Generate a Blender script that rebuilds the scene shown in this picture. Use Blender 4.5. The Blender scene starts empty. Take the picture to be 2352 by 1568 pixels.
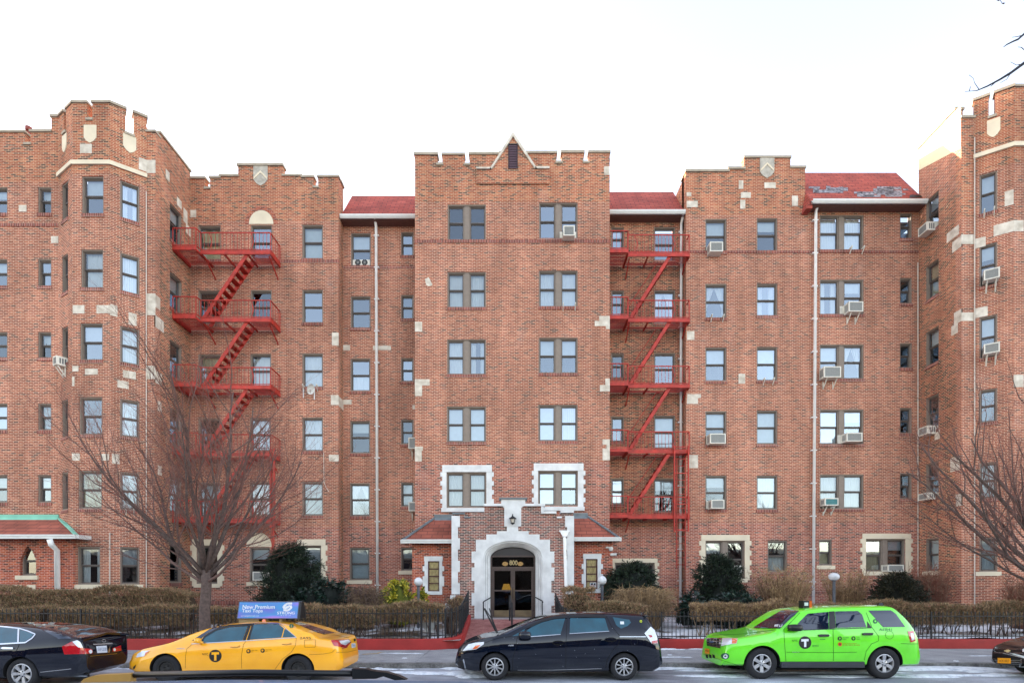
import bpy, bmesh, math, random
import numpy as np
from mathutils import Vector, Matrix
from mathutils.bvhtree import BVHTree
R = math.radians
scene = bpy.context.scene
COL = scene.collection
random.seed(7); rng = np.random.default_rng(7)

# ------------------------------------------------------------------ camera, sky, sun, exposure
CAMZ, FPX, UC, VH = 2.33, 1300.0, 1176.0, 1335.0      # eye height; focal length / principal point in 2352-px image units
cam = bpy.data.objects.new("camera", bpy.data.cameras.new("camera"))
COL.objects.link(cam); scene.camera = cam
cam.location = (0, 0, CAMZ); cam.rotation_euler = (R(90), 0, 0)
cam.data.sensor_width = 36; cam.data.lens = 36 * FPX / 2352
cam.data.shift_y = (VH - 784) / 2352; cam.data.clip_start = 0.05; cam.data.clip_end = 3000

SUN_EL, SUN_AZ = 9.0, -60.0                             # azimuth from +Y, clockwise seen from above
world = bpy.data.worlds.new("World"); scene.world = world; world.use_nodes = True
wn = world.node_tree; wn.nodes.clear()
sky = wn.nodes.new("ShaderNodeTexSky"); sky.sky_type = 'NISHITA'; sky.sun_disc = False
sky.sun_elevation = R(SUN_EL); sky.sun_rotation = R(SUN_AZ)
sky.air_density = 1.0; sky.dust_density = 0.7; sky.ozone_density = 1.3
hs = wn.nodes.new("ShaderNodeHueSaturation"); hs.inputs["Saturation"].default_value = 0.70
tint = wn.nodes.new("ShaderNodeMix"); tint.data_type = 'RGBA'; tint.blend_type = 'MULTIPLY'
tint.inputs[0].default_value = 1.0; tint.inputs[7].default_value = (1.0, 0.885, 0.85, 1)
bg = wn.nodes.new("ShaderNodeBackground"); bg.inputs[1].default_value = 0.15
wo = wn.nodes.new("ShaderNodeOutputWorld")
wn.links.new(sky.outputs[0], hs.inputs["Color"]); wn.links.new(hs.outputs[0], tint.inputs[6])
wn.links.new(tint.outputs[2], bg.inputs[0]); wn.links.new(bg.outputs[0], wo.inputs[0])
sun = bpy.data.objects.new("sun", bpy.data.lights.new("sun", 'SUN')); COL.objects.link(sun)
sun.data.energy = 3.0; sun.data.angle = R(0.5); sun.data.color = (1, 0.86, 0.68)
_d = Vector((math.sin(R(SUN_AZ)) * math.cos(R(SUN_EL)), math.cos(R(SUN_AZ)) * math.cos(R(SUN_EL)), math.sin(R(SUN_EL))))
sun.rotation_euler = _d.to_track_quat('Z', 'Y').to_euler(); sun.location = _d * 60
vs = scene.view_settings
vs.view_transform = 'Standard'; vs.look = 'None'; vs.gamma = 1.0; vs.use_curve_mapping = False; vs.exposure = 2.88
try:
    scene.cycles.use_adaptive_sampling = True; scene.cycles.max_bounces = 8; scene.cycles.transparent_max_bounces = 12
    scene.cycles.sample_clamp_indirect = 8; scene.cycles.use_denoising = True
except Exception: pass

# ------------------------------------------------------------------ coordinates
K = 3240 / 2352.0
def PX(U, D): return (U - UC) / FPX * D
def PZ(V, D): return CAMZ + (VH - V) / FPX * D
def P(U, V, D): return Vector((PX(U, D), D, PZ(V, D)))
def Zm(fac, ox, oy):                                    # reader of a zoomed crop: zoom px -> image units
    return (lambda x: (x / fac + ox) / K), (lambda y: (y / fac + oy) / K)

# ------------------------------------------------------------------ objects and tags
ROOT = {}
def tag(o, label=None, cat=None, group=None, kind=None):
    if label: o["label"] = label
    if cat: o["category"] = cat
    if group: o["group"] = group
    if kind: o["kind"] = kind
    return o
def thing(name, label, cat, loc=(0, 0, 0), group=None):
    o = bpy.data.objects.new(name, None); COL.objects.link(o); o.location = loc
    o.empty_display_size = 0.3
    ROOT[o] = Vector(loc)
    return tag(o, label, cat, group)

class Frame:
    """plane frame: s along the wall, n inward, z up"""
    def __init__(s, p0, p1):
        s.p = Vector((p0[0], p0[1], 0)); q = Vector((p1[0], p1[1], 0)); s.L = (q - s.p).length
        s.d = (q - s.p) / s.L; s.n = Vector((-s.d.y, s.d.x, 0))
    def pt(s, a, n, z): return s.p + s.d * a + s.n * n + Vector((0, 0, z))
    def xs(s, U, D=None): return PX(U, D if D else s.p.y) - s.p.x        # facade-parallel walls only

class MB:
    def __init__(s): s.v = []; s.f = []; s.m = []
    def add(s, vs, fs, mi=0):
        o = len(s.v); s.v.extend(tuple(p) for p in vs)
        for f in fs: s.f.append(tuple(i + o for i in f)); s.m.append(mi)
        return s
    def hexa(s, c, mi=0):
        return s.add(c, [(0, 3, 2, 1), (4, 5, 6, 7), (0, 1, 5, 4), (1, 2, 6, 5), (2, 3, 7, 6), (3, 0, 4, 7)], mi)
    def box(s, x0, x1, y0, y1, z0, z1, mi=0):
        return s.hexa([(x0, y0, z0), (x1, y0, z0), (x1, y1, z0), (x0, y1, z0), (x0, y0, z1), (x1, y0, z1), (x1, y1, z1), (x0, y1, z1)], mi)
    def fbox(s, F, a0, a1, n0, n1, z0, z1, mi=0):
        return s.hexa([F.pt(a0, n0, z0), F.pt(a1, n0, z0), F.pt(a1, n1, z0), F.pt(a0, n1, z0),
                       F.pt(a0, n0, z1), F.pt(a1, n0, z1), F.pt(a1, n1, z1), F.pt(a0, n1, z1)], mi)
    def quad(s, a, b, c, d, mi=0): return s.add([a, b, c, d], [(0, 1, 2, 3)], mi)
    def prism(s, poly, F, n0, n1, mi=0):                # poly in (s,z), extruded along n
        k = len(poly)
        vs = [F.pt(a, n0, z) for a, z in poly] + [F.pt(a, n1, z) for a, z in poly]
        fs = [tuple(range(k)), tuple(range(2 * k - 1, k - 1, -1))] + [(i, k + i, k + (i + 1) % k, (i + 1) % k) for i in range(k)]
        return s.add(vs, fs, mi)
    def bar(s, a, b, w, h, mi=0, up=(0, 0, 1)):         # rectangular bar, w across, h along up
        a = Vector(a); b = Vector(b); d = (b - a).normalized(); u = Vector(up)
        if abs(d.dot(u)) > .95: u = Vector((0, 1, 0))
        x = d.cross(u).normalized() * w / 2; y = x.cross(d).normalized() * h / 2
        return s.hexa([a - x - y, a + x - y, a + x + y, a - x + y, b - x - y, b + x - y, b + x + y, b - x + y], mi)
    def tube(s, pts, r, n=8, mi=0, cap=True):
        pts = [Vector(p) for p in pts]; k = len(pts)
        rs = r if isinstance(r, (list, tuple)) else [r] * k
        vs = []; ref = None
        for i, p in enumerate(pts):
            t = (pts[min(i + 1, k - 1)] - pts[max(i - 1, 0)])
            t = t.normalized() if t.length > 1e-9 else Vector((0, 0, 1))
            if ref is None: ref = Vector((1, 0, 0)) if abs(t.x) < .8 else Vector((0, 1, 0))
            a = (ref - t * ref.dot(t))
            a = a.normalized() if a.length > 1e-6 else t.orthogonal().normalized()
            ref = a; b = t.cross(a)
            for j in range(n):
                an = 2 * math.pi * j / n; vs.append(p + (a * math.cos(an) + b * math.sin(an)) * rs[i])
        fs = [(i * n + j, i * n + (j + 1) % n, (i + 1) * n + (j + 1) % n, (i + 1) * n + j) for i in range(k - 1) for j in range(n)]
        if cap: fs += [tuple(range(n - 1, -1, -1)), tuple((k - 1) * n + j for j in range(n))]
        return s.add(vs, fs, mi)
    def lathe(s, prof, c, axis='z', n=24, mi=0):        # prof: (r, h) along the axis
        c = Vector(c); vs = []
        for r, h in prof:
            for j in range(n):
                a = 2 * math.pi * j / n; x, y = r * math.cos(a), r * math.sin(a)
                vs.append(c + (Vector((x, y, h)) if axis == 'z' else Vector((x, h, y)) if axis == 'y' else Vector((h, x, y))))
        k = len(prof)
        fs = [(i * n + j, i * n + (j + 1) % n, (i + 1) * n + (j + 1) % n, (i + 1) * n + j) for i in range(k - 1) for j in range(n)]
        return s.add(vs, fs, mi)
    def build(s, name, mat, parent=None, smooth=False, fixn=True):
        me = bpy.data.meshes.new(name)
        off = Vector((0, 0, 0)); q = parent
        while q is not None:
            off = off + Vector(q.location); q = q.parent
        co = np.array(s.v, dtype=np.float64).reshape(-1, 3) - np.array(off)
        me.from_pydata(co.tolist(), [], s.f)
        mats = mat if isinstance(mat, (list, tuple)) else [mat]
        for m_ in mats: me.materials.append(m_)
        if len(mats) > 1: me.polygons.foreach_set("material_index", np.array(s.m, dtype=np.int32))
        if fixn:
            bm = bmesh.new(); bm.from_mesh(me); bmesh.ops.recalc_face_normals(bm, faces=bm.faces); bm.to_mesh(me); bm.free()
        if any(m_.get("uv") for m_ in mats): box_uv(me, off)
        if smooth: me.polygons.foreach_set("use_smooth", np.ones(len(me.polygons), dtype=bool))
        me.update()
        o = bpy.data.objects.new(name, me); COL.objects.link(o)
        if parent is not None: o.parent = parent
        return o

def box_uv(me, off):
    n = len(me.loops); vi = np.empty(n, np.int32); me.loops.foreach_get("vertex_index", vi)
    co = np.empty(len(me.vertices) * 3); me.vertices.foreach_get("co", co); co = co.reshape(-1, 3) + np.array(off)
    pn = np.empty(len(me.polygons) * 3); me.polygons.foreach_get("normal", pn); pn = pn.reshape(-1, 3)
    tot = np.empty(len(me.polygons), np.int32); me.polygons.foreach_get("loop_total", tot)
    nr = np.repeat(pn, tot, axis=0); c = co[vi]
    t = np.stack([-nr[:, 1], nr[:, 0]], 1); ln = np.linalg.norm(t, axis=1); ln[ln < 1e-6] = 1; t /= ln[:, None]
    uv = np.stack([c[:, 0] * t[:, 0] + c[:, 1] * t[:, 1], c[:, 2]], 1)
    flat = np.abs(nr[:, 2]) > .9; uv[flat] = c[flat][:, :2]
    lay = me.uv_layers.new(name="UVMap"); lay.data.foreach_set("uv", uv.astype(np.float32).ravel())

def boxes(m, name, mat, parent):                        # a builder holding only boxes: every box its own part
    for i in range(0, len(m.v), 8):
        q = MB(); q.hexa(m.v[i:i + 8]); o = q.build(name, mat, parent)
    return o

# ------------------------------------------------------------------ materials
def lin(h):
    h = h.lstrip('#'); out = []
    for i in (0, 2, 4):
        c = int(h[i:i + 2], 16) / 255; out.append(c / 12.92 if c <= .04045 else ((c + .055) / 1.055) ** 2.4)
    return (*out, 1.0)
MATS = {}
def new_mat(name):
    m = bpy.data.materials.new(name); m.use_nodes = True; nt = m.node_tree
    return m, nt, nt.nodes["Principled BSDF"]
def N(nt, typ, **kw):
    n = nt.nodes.new(typ)
    for k, v in kw.items(): setattr(n, k, v)
    return n
def plain(name, hexc, rough=.6, metal=0.0, var=.12, scale=6.0, bump=0.0, spec=.5, coat=0.0, hue2=None):
    """a solid colour broken up by noise in value, with a little roughness change"""
    if name in MATS: return MATS[name]
    m, nt, b = new_mat(name); c = lin(hexc)
    tc = N(nt, "ShaderNodeTexCoord"); no = N(nt, "ShaderNodeTexNoise"); no.inputs["Scale"].default_value = scale; no.inputs["Detail"].default_value = 5
    nt.links.new(tc.outputs["Object"], no.inputs["Vector"])
    r = N(nt, "ShaderNodeValToRGB"); r.color_ramp.elements[0].position = .3; r.color_ramp.elements[1].position = .7
    c2 = lin(hue2) if hue2 else tuple(min(1, x * (1 + var)) for x in c[:3]) + (1,)
    r.color_ramp.elements[0].color = tuple(x * (1 - var) for x in c[:3]) + (1,); r.color_ramp.elements[1].color = c2
    nt.links.new(no.outputs[0], r.inputs[0]); nt.links.new(r.outputs[0], b.inputs["Base Color"])
    b.inputs["Roughness"].default_value = rough; b.inputs["Metallic"].default_value = metal; b.inputs["Specular IOR Level"].default_value = spec
    if coat: b.inputs["Coat Weight"].default_value = coat; b.inputs["Coat Roughness"].default_value = .03
    if bump:
        bp = N(nt, "ShaderNodeBump"); bp.inputs["Strength"].default_value = bump; bp.inputs["Distance"].default_value = .02
        nt.links.new(no.outputs[0], bp.inputs["Height"]); nt.links.new(bp.outputs[0], b.inputs["Normal"])
    MATS[name] = m; return m

def brick(name, palette, mortar, bw=.207, bh=.068, ms=.010, weather=.25, soldier=False, stain=None):
    m, nt, b = new_mat(name); m["uv"] = 1
    uv = N(nt, "ShaderNodeUVMap"); vec = uv.outputs[0]
    if soldier: bw, bh = .0725, .21
    bt = N(nt, "ShaderNodeTexBrick"); bt.offset = 0 if soldier else .5
    bt.inputs["Color1"].default_value = (0, 0, 0, 1); bt.inputs["Color2"].default_value = (1, 1, 1, 1); bt.inputs["Mortar"].default_value = (.5, .5, .5, 1)
    for k, v in (("Scale", 1), ("Mortar Size", ms), ("Mortar Smooth", .2), ("Bias", 0), ("Brick Width", bw), ("Row Height", bh)): bt.inputs[k].default_value = v
    nt.links.new(vec, bt.inputs["Vector"])
    ramp = N(nt, "ShaderNodeValToRGB"); ramp.color_ramp.interpolation = 'CONSTANT'
    el = ramp.color_ramp.elements
    while len(el) < len(palette): el.new(.5)
    for i, (pos, hx) in enumerate(palette): el[i].position = pos; el[i].color = lin(hx)
    nt.links.new(bt.outputs["Color"], ramp.inputs[0])
    mix = N(nt, "ShaderNodeMix", data_type='RGBA'); mix.inputs[7].default_value = lin(mortar)
    nt.links.new(bt.outputs["Fac"], mix.inputs[0]); nt.links.new(ramp.outputs[0], mix.inputs[6])
    tc = N(nt, "ShaderNodeTexCoord")
    n1 = N(nt, "ShaderNodeTexNoise"); n1.inputs["Scale"].default_value = .45; n1.inputs["Detail"].default_value = 6; n1.inputs["Roughness"].default_value = .62
    mp = N(nt, "ShaderNodeMapping"); mp.inputs["Scale"].default_value = (1, 1, .6)
    nt.links.new(tc.outputs["Object"], mp.inputs[0]); nt.links.new(mp.outputs[0], n1.inputs["Vector"])
    rr = N(nt, "ShaderNodeMapRange"); rr.inputs["From Min"].default_value = .3; rr.inputs["From Max"].default_value = .7
    rr.inputs["To Min"].default_value = 1 - weather; rr.inputs["To Max"].default_value = 1 + weather * .6
    nt.links.new(n1.outputs[0], rr.inputs[0])
    mul = N(nt, "ShaderNodeMix", data_type='RGBA', blend_type='MULTIPLY'); mul.inputs[0].default_value = 1
    nt.links.new(mix.outputs[2], mul.inputs[6]); nt.links.new(rr.outputs[0], mul.inputs[7])
    # rain streaks and soot: long marks that run down the wall
    m3 = N(nt, "ShaderNodeMapping"); m3.inputs["Scale"].default_value = (1.7, 1.7, .16); n3 = N(nt, "ShaderNodeTexNoise"); n3.inputs["Scale"].default_value = 1.0; n3.inputs["Detail"].default_value = 7; n3.inputs["Roughness"].default_value = .66
    nt.links.new(tc.outputs["Object"], m3.inputs[0]); nt.links.new(m3.outputs[0], n3.inputs["Vector"])
    r3 = N(nt, "ShaderNodeMapRange"); r3.inputs["From Min"].default_value = .32; r3.inputs["From Max"].default_value = .68; r3.inputs["To Min"].default_value = .78; r3.inputs["To Max"].default_value = 1.14
    nt.links.new(n3.outputs[0], r3.inputs[0]); mu3 = N(nt, "ShaderNodeMix", data_type='RGBA', blend_type='MULTIPLY'); mu3.inputs[0].default_value = 1
    nt.links.new(mul.outputs[2], mu3.inputs[6]); nt.links.new(r3.outputs[0], mu3.inputs[7])
    out = mu3.outputs[2]
    # pale efflorescence blotches, a stain with a shape of its own
    n2 = N(nt, "ShaderNodeTexNoise"); n2.inputs["Scale"].default_value = 1.1; n2.inputs["Detail"].default_value = 8; n2.inputs["Roughness"].default_value = .7
    nt.links.new(mp.outputs[0], n2.inputs["Vector"])
    r2 = N(nt, "ShaderNodeMapRange"); r2.inputs["From Min"].default_value = .56; r2.inputs["From Max"].default_value = .8; r2.inputs["To Max"].default_value = .22 if stain is None else stain
    nt.links.new(n2.outputs[0], r2.inputs[0])
    mx = N(nt, "ShaderNodeMix", data_type='RGBA'); mx.inputs[7].default_value = lin("#d9b8ad")
    nt.links.new(r2.outputs[0], mx.inputs[0]); nt.links.new(out, mx.inputs[6]); out = mx.outputs[2]
    nt.links.new(out, b.inputs["Base Color"]); b.inputs["Roughness"].default_value = .9; b.inputs["Specular IOR Level"].default_value = .2
    bp = N(nt, "ShaderNodeBump"); bp.inputs["Strength"].default_value = .5; bp.inputs["Distance"].default_value = .006; bp.invert = True
    nt.links.new(bt.outputs["Fac"], bp.inputs["Height"]); nt.links.new(bp.outputs[0], b.inputs["Normal"])
    MATS[name] = m; return m

PAL_MID = [(0, '#624640'), (.07, '#8a4c3c'), (.26, '#a25a45'), (.5, '#955240'), (.68, '#ac654d'), (.86, '#824a3e'), (.94, '#b8765c')]
PAL_TOP = [(0, '#58423c'), (.12, '#a85a41'), (.42, '#b46346'), (.6, '#984f3d'), (.78, '#70483e'), (.86, '#ba7656')]
PAL_LOW = [(0, '#4e3836'), (.12, '#924a3c'), (.45, '#a85a46'), (.7, '#8e4a3e'), (.88, '#ba7058')]
BRK = brick("brick_middle", PAL_MID, '#d3b39b')
BRK_TOP = brick("brick_top", PAL_TOP, '#ceae90', weather=.2)
BRK_LOW = brick("brick_low", PAL_LOW, '#d0b2a0')
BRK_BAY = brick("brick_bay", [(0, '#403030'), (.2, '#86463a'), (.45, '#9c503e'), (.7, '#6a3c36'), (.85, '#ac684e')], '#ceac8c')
BRK_ORG = brick("brick_orange", [(0, '#5a3028'), (.15, '#a84a30'), (.5, '#b85a38'), (.8, '#8c3c2c')], '#caa090')
BRK_SOL = brick("brick_soldier", [(0, '#70423c'), (.3, '#985246'), (.7, '#824842')], '#bc9a8c', soldier=True)
BRK_DIRTY = brick("brick_portal", [(0, '#54403e'), (.25, '#884c42'), (.6, '#9c584a'), (.85, '#6a4844')], '#d4c0b2', stain=.5)
STONE = plain("limestone", '#c8bcaa', .85, var=.2, scale=4, bump=.25, hue2='#e0d8ca')
STONE_G = plain("grey_stone", '#b4aea2', .9, var=.25, scale=5, bump=.5)
CREAM = plain("cream_stone", '#dccfb6', .85, var=.08, scale=2, bump=.15)
WHITEP = plain("white_painted_stone", '#d6d7d6', .7, var=.15, scale=2.5, bump=.2)
WHITE = plain("white_metal", '#d6d6d2', .5, var=.05)
PIPEW = plain("white_pipe", '#f4f4f2', .5, var=.06, scale=5)
FRAME = plain("window_frame", '#82756a', .6, var=.08, scale=8)
SASH = plain("dark_sash", '#574f4b', .5, var=.1)
IRON = plain("black_iron", '#17171b', .55, var=.2)
REDFE = plain("red_escape_paint", '#ac3024', .6, var=.3, scale=5)
REDK = plain("red_wall_paint", '#a12a26', .65, var=.15, scale=2, bump=.2)
COPPER = plain("verdigris_copper", '#7fc0a8', .8, var=.15, scale=2)
LEAD = plain("lead_flashing", '#687074', .7, var=.2, scale=4)
ROOMD = plain("dark_room", '#15141a', .9)  # darkness of unlit rooms put into the colour
FABRIC = plain("curtain_white", '#dad8d4', .95, var=.05, scale=3)
FABRIC_C = plain("curtain_cream", '#d8c8a0', .95, var=.06, scale=3)
BLIND = plain("window_blind", '#cfd2d2', .9, var=.04)
ACW = plain("ac_white", '#d8d4c8', .55, var=.08, scale=10)
ACG = plain("ac_grille", '#8f918f', .6, var=.2, scale=40)
BLACKP = plain("black_plastic", '#101012', .45, var=.1)
COPING = plain("parapet_coping", '#a69a88', .85, var=.15, scale=4)
CREAMWALL = plain("cream_stucco", '#e0cfae', .9, var=.06, scale=1.5)

def glass_mat(name, tintc, fac=.25, wob=.012):
    m, nt, b = new_mat(name); nt.nodes.remove(b); o = nt.nodes["Material Output"]
    tr = N(nt, "ShaderNodeBsdfTransparent"); tr.inputs[0].default_value = lin(tintc)
    gl = N(nt, "ShaderNodeBsdfGlossy"); gl.inputs["Roughness"].default_value = .02; gl.inputs["Color"].default_value = (.76, .88, 1, 1)
    fr = N(nt, "ShaderNodeFresnel"); fr.inputs[0].default_value = 1.5
    ad = N(nt, "ShaderNodeMath", operation='ADD', use_clamp=True); ad.inputs[1].default_value = fac
    tc = N(nt, "ShaderNodeTexCoord"); no = N(nt, "ShaderNodeTexNoise"); no.inputs["Scale"].default_value = 1.3
    bp = N(nt, "ShaderNodeBump"); bp.inputs["Strength"].default_value = .25; bp.inputs["Distance"].default_value = wob
    mix = N(nt, "ShaderNodeMixShader")
    nt.links.new(tc.outputs["Object"], no.inputs["Vector"]); nt.links.new(no.outputs[0], bp.inputs["Height"]); nt.links.new(bp.outputs[0], gl.inputs["Normal"])
    nt.links.new(fr.outputs[0], ad.inputs[0]); nt.links.new(ad.outputs[0], mix.inputs[0])
    nt.links.new(tr.outputs[0], mix.inputs[1]); nt.links.new(gl.outputs[0], mix.inputs[2]); nt.links.new(mix.outputs[0], o.inputs[0])
    return m
GLASSES = [glass_mat("window_glass_a", '#e6eef2', .11), glass_mat("window_glass_b", '#e6eef2', .19), glass_mat("window_glass_c", '#e2eaf0', .27)]
GLASS = GLASSES[1]

def shingle(name, c1, c2, c3):
    m, nt, b = new_mat(name); m["uv"] = 1
    uv = N(nt, "ShaderNodeUVMap"); bt = N(nt, "ShaderNodeTexBrick")
    bt.inputs["Color1"].default_value = lin(c1); bt.inputs["Color2"].default_value = lin(c2); bt.inputs["Mortar"].default_value = lin(c3)
    for k, v in (("Scale", 1), ("Mortar Size", .016), ("Brick Width", .45), ("Row Height", .16), ("Bias", -.1)): bt.inputs[k].default_value = v
    nt.links.new(uv.outputs[0], bt.inputs["Vector"])
    tc = N(nt, "ShaderNodeTexCoord"); no = N(nt, "ShaderNodeTexNoise"); no.inputs["Scale"].default_value = 1.2; no.inputs["Detail"].default_value = 8
    nt.links.new(tc.outputs["Object"], no.inputs["Vector"])
    rr = N(nt, "ShaderNodeMapRange"); rr.inputs["From Min"].default_value = .3; rr.inputs["From Max"].default_value = .7; rr.inputs["To Min"].default_value = .75; rr.inputs["To Max"].default_value = 1.2
    mul = N(nt, "ShaderNodeMix", data_type='RGBA', blend_type='MULTIPLY'); mul.inputs[0].default_value = 1
    nt.links.new(no.outputs[0], rr.inputs[0]); nt.links.new(bt.outputs[0], mul.inputs[6]); nt.links.new(rr.outputs[0], mul.inputs[7])
    nt.links.new(mul.outputs[2], b.inputs["Base Color"]); b.inputs["Roughness"].default_value = .85
    bp = N(nt, "ShaderNodeBump"); bp.invert = True; bp.inputs["Strength"].default_value = .6; bp.inputs["Distance"].default_value = .02
    nt.links.new(bt.outputs["Fac"], bp.inputs["Height"]); nt.links.new(bp.outputs[0], b.inputs["Normal"])
    MATS[name] = m; return m
SHING = shingle("red_shingles", '#9e4438', '#b05446', '#6a322c')
SHING2 = shingle("faded_red_shingles", '#94503f', '#a45a48', '#744036')
# ------------------------------------------------------------------ the apartment building
BLD = thing("apartment_building", "six storey red brick apartment house with crenellated parapets, angled bay towers and white arched entrance",
            "apartment building", (0, 25, 0))

def panel(name, F, prof, holes=(), t=.3, z0=-.1, split=None, mats=(BRK, BRK_TOP), low=None):
    """wall with openings and a stepped top, real thickness; prof = [(s0,s1,ztop)], holes = [(s0,s1,z0,z1)]"""
    S = sorted({round(a, 4) for p in prof for a in p[:2]} | {round(a, 4) for h in holes for a in h[:2]})
    Z = sorted({round(z0, 4)} | {round(p[2], 4) for p in prof} | {round(a, 4) for h in holes for a in h[2:4]} |
               ({round(split, 4)} if split else set()) | ({round(low, 4)} if low else set()))
    nS, nZ = len(S) - 1, len(Z) - 1
    occ = np.zeros((nS, nZ), bool)
    for i in range(nS):
        sm = (S[i] + S[i + 1]) / 2
        top = max([p[2] for p in prof if p[0] < sm < p[1]] or [-9])
        for j in range(nZ):
            zm = (Z[j] + Z[j + 1]) / 2
            occ[i, j] = zm < top and not any(h[0] < sm < h[1] and h[2] < zm < h[3] for h in holes)
    mb = MB()
    def mi(z): return 1 if (split and z > split) else (2 if (low and z < low) else 0)
    for i in range(nS):
        for j in range(nZ):
            if not occ[i, j]: continue
            a, b, c, d = S[i], S[i + 1], Z[j], Z[j + 1]; k = mi((c + d) / 2)
            mb.quad(F.pt(a, 0, c), F.pt(b, 0, c), F.pt(b, 0, d), F.pt(a, 0, d), k)
            mb.quad(F.pt(a, t, d), F.pt(b, t, d), F.pt(b, t, c), F.pt(a, t, c), k)
            if i == 0 or not occ[i - 1, j]: mb.quad(F.pt(a, t, c), F.pt(a, 0, c), F.pt(a, 0, d), F.pt(a, t, d), k)
            if i == nS - 1 or not occ[i + 1, j]: mb.quad(F.pt(b, 0, c), F.pt(b, t, c), F.pt(b, t, d), F.pt(b, 0, d), k)
            if j == nZ - 1 or not occ[i, j + 1]: mb.quad(F.pt(a, 0, d), F.pt(b, 0, d), F.pt(b, t, d), F.pt(a, t, d), k)
            if j == 0 or not occ[i, j - 1]: mb.quad(F.pt(a, t, c), F.pt(b, t, c), F.pt(b, 0, c), F.pt(a, 0, c), k)
    ml = list(mats) + ([BRK_LOW] if low else [])
    return mb.build(name, ml, BLD, fixn=False)

JIT = [0]
def copings(F, prof, t=.3, h=.09, lo=None):
    for a, b, z in prof:
        JIT[0] = (JIT[0] + 1) % 7; e = .0023 * JIT[0]
        mb = MB(); mb.fbox(F, a - .03 - e, b + .03 + e, -.05 - e, t + .05 + e, z + .001, z + h + e); mb.build("coping", COPING, BLD)

CURT = {}
def sash_set(fr, sa, gl, F, a, b, z0, z1, n=.11, up=.5):
    """one double-hung unit: frame border, meeting rail, two panes"""
    w = .055; zm = z0 + (z1 - z0) * up
    fr.fbox(F, a, a + w, n - .03, n + .09, z0, z1); fr.fbox(F, b - w, b, n - .03, n + .09, z0, z1)
    fr.fbox(F, a + w, b - w, n - .03, n + .09, z1 - w * 1.3, z1); fr.fbox(F, a + w, b - w, n - .03, n + .09, z0, z0 + w)
    i = w; s = .035
    for (c, d, nn) in ((zm, z1 - w * 1.3, n), (z0 + w, zm, n + .045)):
        sa.fbox(F, a + i, a + i + s, nn, nn + .04, c, d); sa.fbox(F, b - i - s, b - i, nn, nn + .04, c, d)
        sa.fbox(F, a + i + s, b - i - s, nn, nn + .04, c, c + .045); sa.fbox(F, a + i + s, b - i - s, nn, nn + .04, d - .045, d)
        gl.quad(F.pt(a + i + s, nn + .02, c + .045), F.pt(b - i - s, nn + .02, c + .045), F.pt(b - i - s, nn + .02, d - .045), F.pt(a + i + s, nn + .02, d - .045))

def drape(mb, F, a, b, z0, z1, n=.26, amp=.018, waves=7, cut=None):
    """a hanging cloth: wavy sheet; cut(fr, side) narrows it towards the bottom"""
    k = 28; rows = 6; o = []
    ph = random.random() * 6
    for r in range(rows + 1):
        f = r / rows; z = z1 + (z0 - z1) * f
        aa, bb = (a, b) if cut is None else cut(f, a, b)
        for i in range(k + 1):
            q = i / k; s = aa + (bb - aa) * q
            o.append(F.pt(s, n + amp * math.sin(ph + q * waves * 6.28) + amp * .5 * math.sin(ph * 2 + q * 17), z))
    fs = [(r * (k + 1) + i, r * (k + 1) + i + 1, (r + 1) * (k + 1) + i + 1, (r + 1) * (k + 1) + i) for r in range(rows) for i in range(k)]
    mb.add(o, fs)

def dress(F, a, b, z0, z1, style, par):
    """what hangs behind the glass"""
    h = z1 - z0; zm = z0 + h / 2
    a, b = a + .06, b - .06
    if style in ('n', None): return
    if style == 'c':
        m = MB(); drape(m, F, a, b, z0 + .05, z1 - .05); m.build("curtain", FABRIC, par, True, False)
    elif style == 'y':
        m = MB(); drape(m, F, a, b, z0 + .05, z1 - .05); m.build("curtain", FABRIC_C, par, True, False)
    elif style == 's':      # swept aside like a tent
        m = MB(); c = (a + b) / 2
        drape(m, F, a, c, z0 + .05, z1 - .05, waves=3, cut=lambda f, p, q: (p, q - (q - p) * .82 * min(1, f * 1.5)))
        drape(m, F, c, b, z0 + .05, z1 - .05, waves=3, cut=lambda f, p, q: (p + (q - p) * .82 * min(1, f * 1.5), q))
        m.build("curtain", FABRIC, par, True, False)
    elif style == 'k':      # parted
        m = MB(); w = b - a
        drape(m, F, a, a + w * .36, z0 + .05, z1 - .05, waves=3); drape(m, F, b - w * .30, b, z0 + .05, z1 - .05, waves=3)
        m.build("curtain", FABRIC, par, True, False)
    elif style == 'h':      # shade half way down
        m = MB(); m.fbox(F, a, b, .24, .25, zm - .02, z1 - .05); m.build("blind", BLIND, par)
    elif style == 'q':      # shade a quarter down with a curtain behind
        m = MB(); m.fbox(F, a, b, .22, .23, z0 + h * .66, z1 - .05); m.build("blind", BLIND, par)
    elif style == 'f':      # shade all the way
        m = MB(); m.fbox(F, a, b, .24, .25, z0 + .06, z1 - .05); m.build("blind", BLIND, par)
    elif style == 'v':      # lower part curtained
        m = MB(); drape(m, F, a, b, z0 + .05, zm, waves=5); m.build("curtain", FABRIC, par, True, False)
    elif style == 'g':      # child guard over a dim room with a half shade
        m = MB()
        for i in range(5): m.fbox(F, a, b, .205, .215, z0 + .12 + i * .12, z0 + .135 + i * .12)
        for f in (.28, .72): m.fbox(F, a + (b - a) * f - .012, a + (b - a) * f + .012, .195, .205, z0 + .06, z0 + .68)
        m.build("window_guard", BLACKP, par)
        m = MB(); m.fbox(F, a, b, .25, .26, zm + .05, z1 - .05); m.build("blind", BLIND, par)

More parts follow.
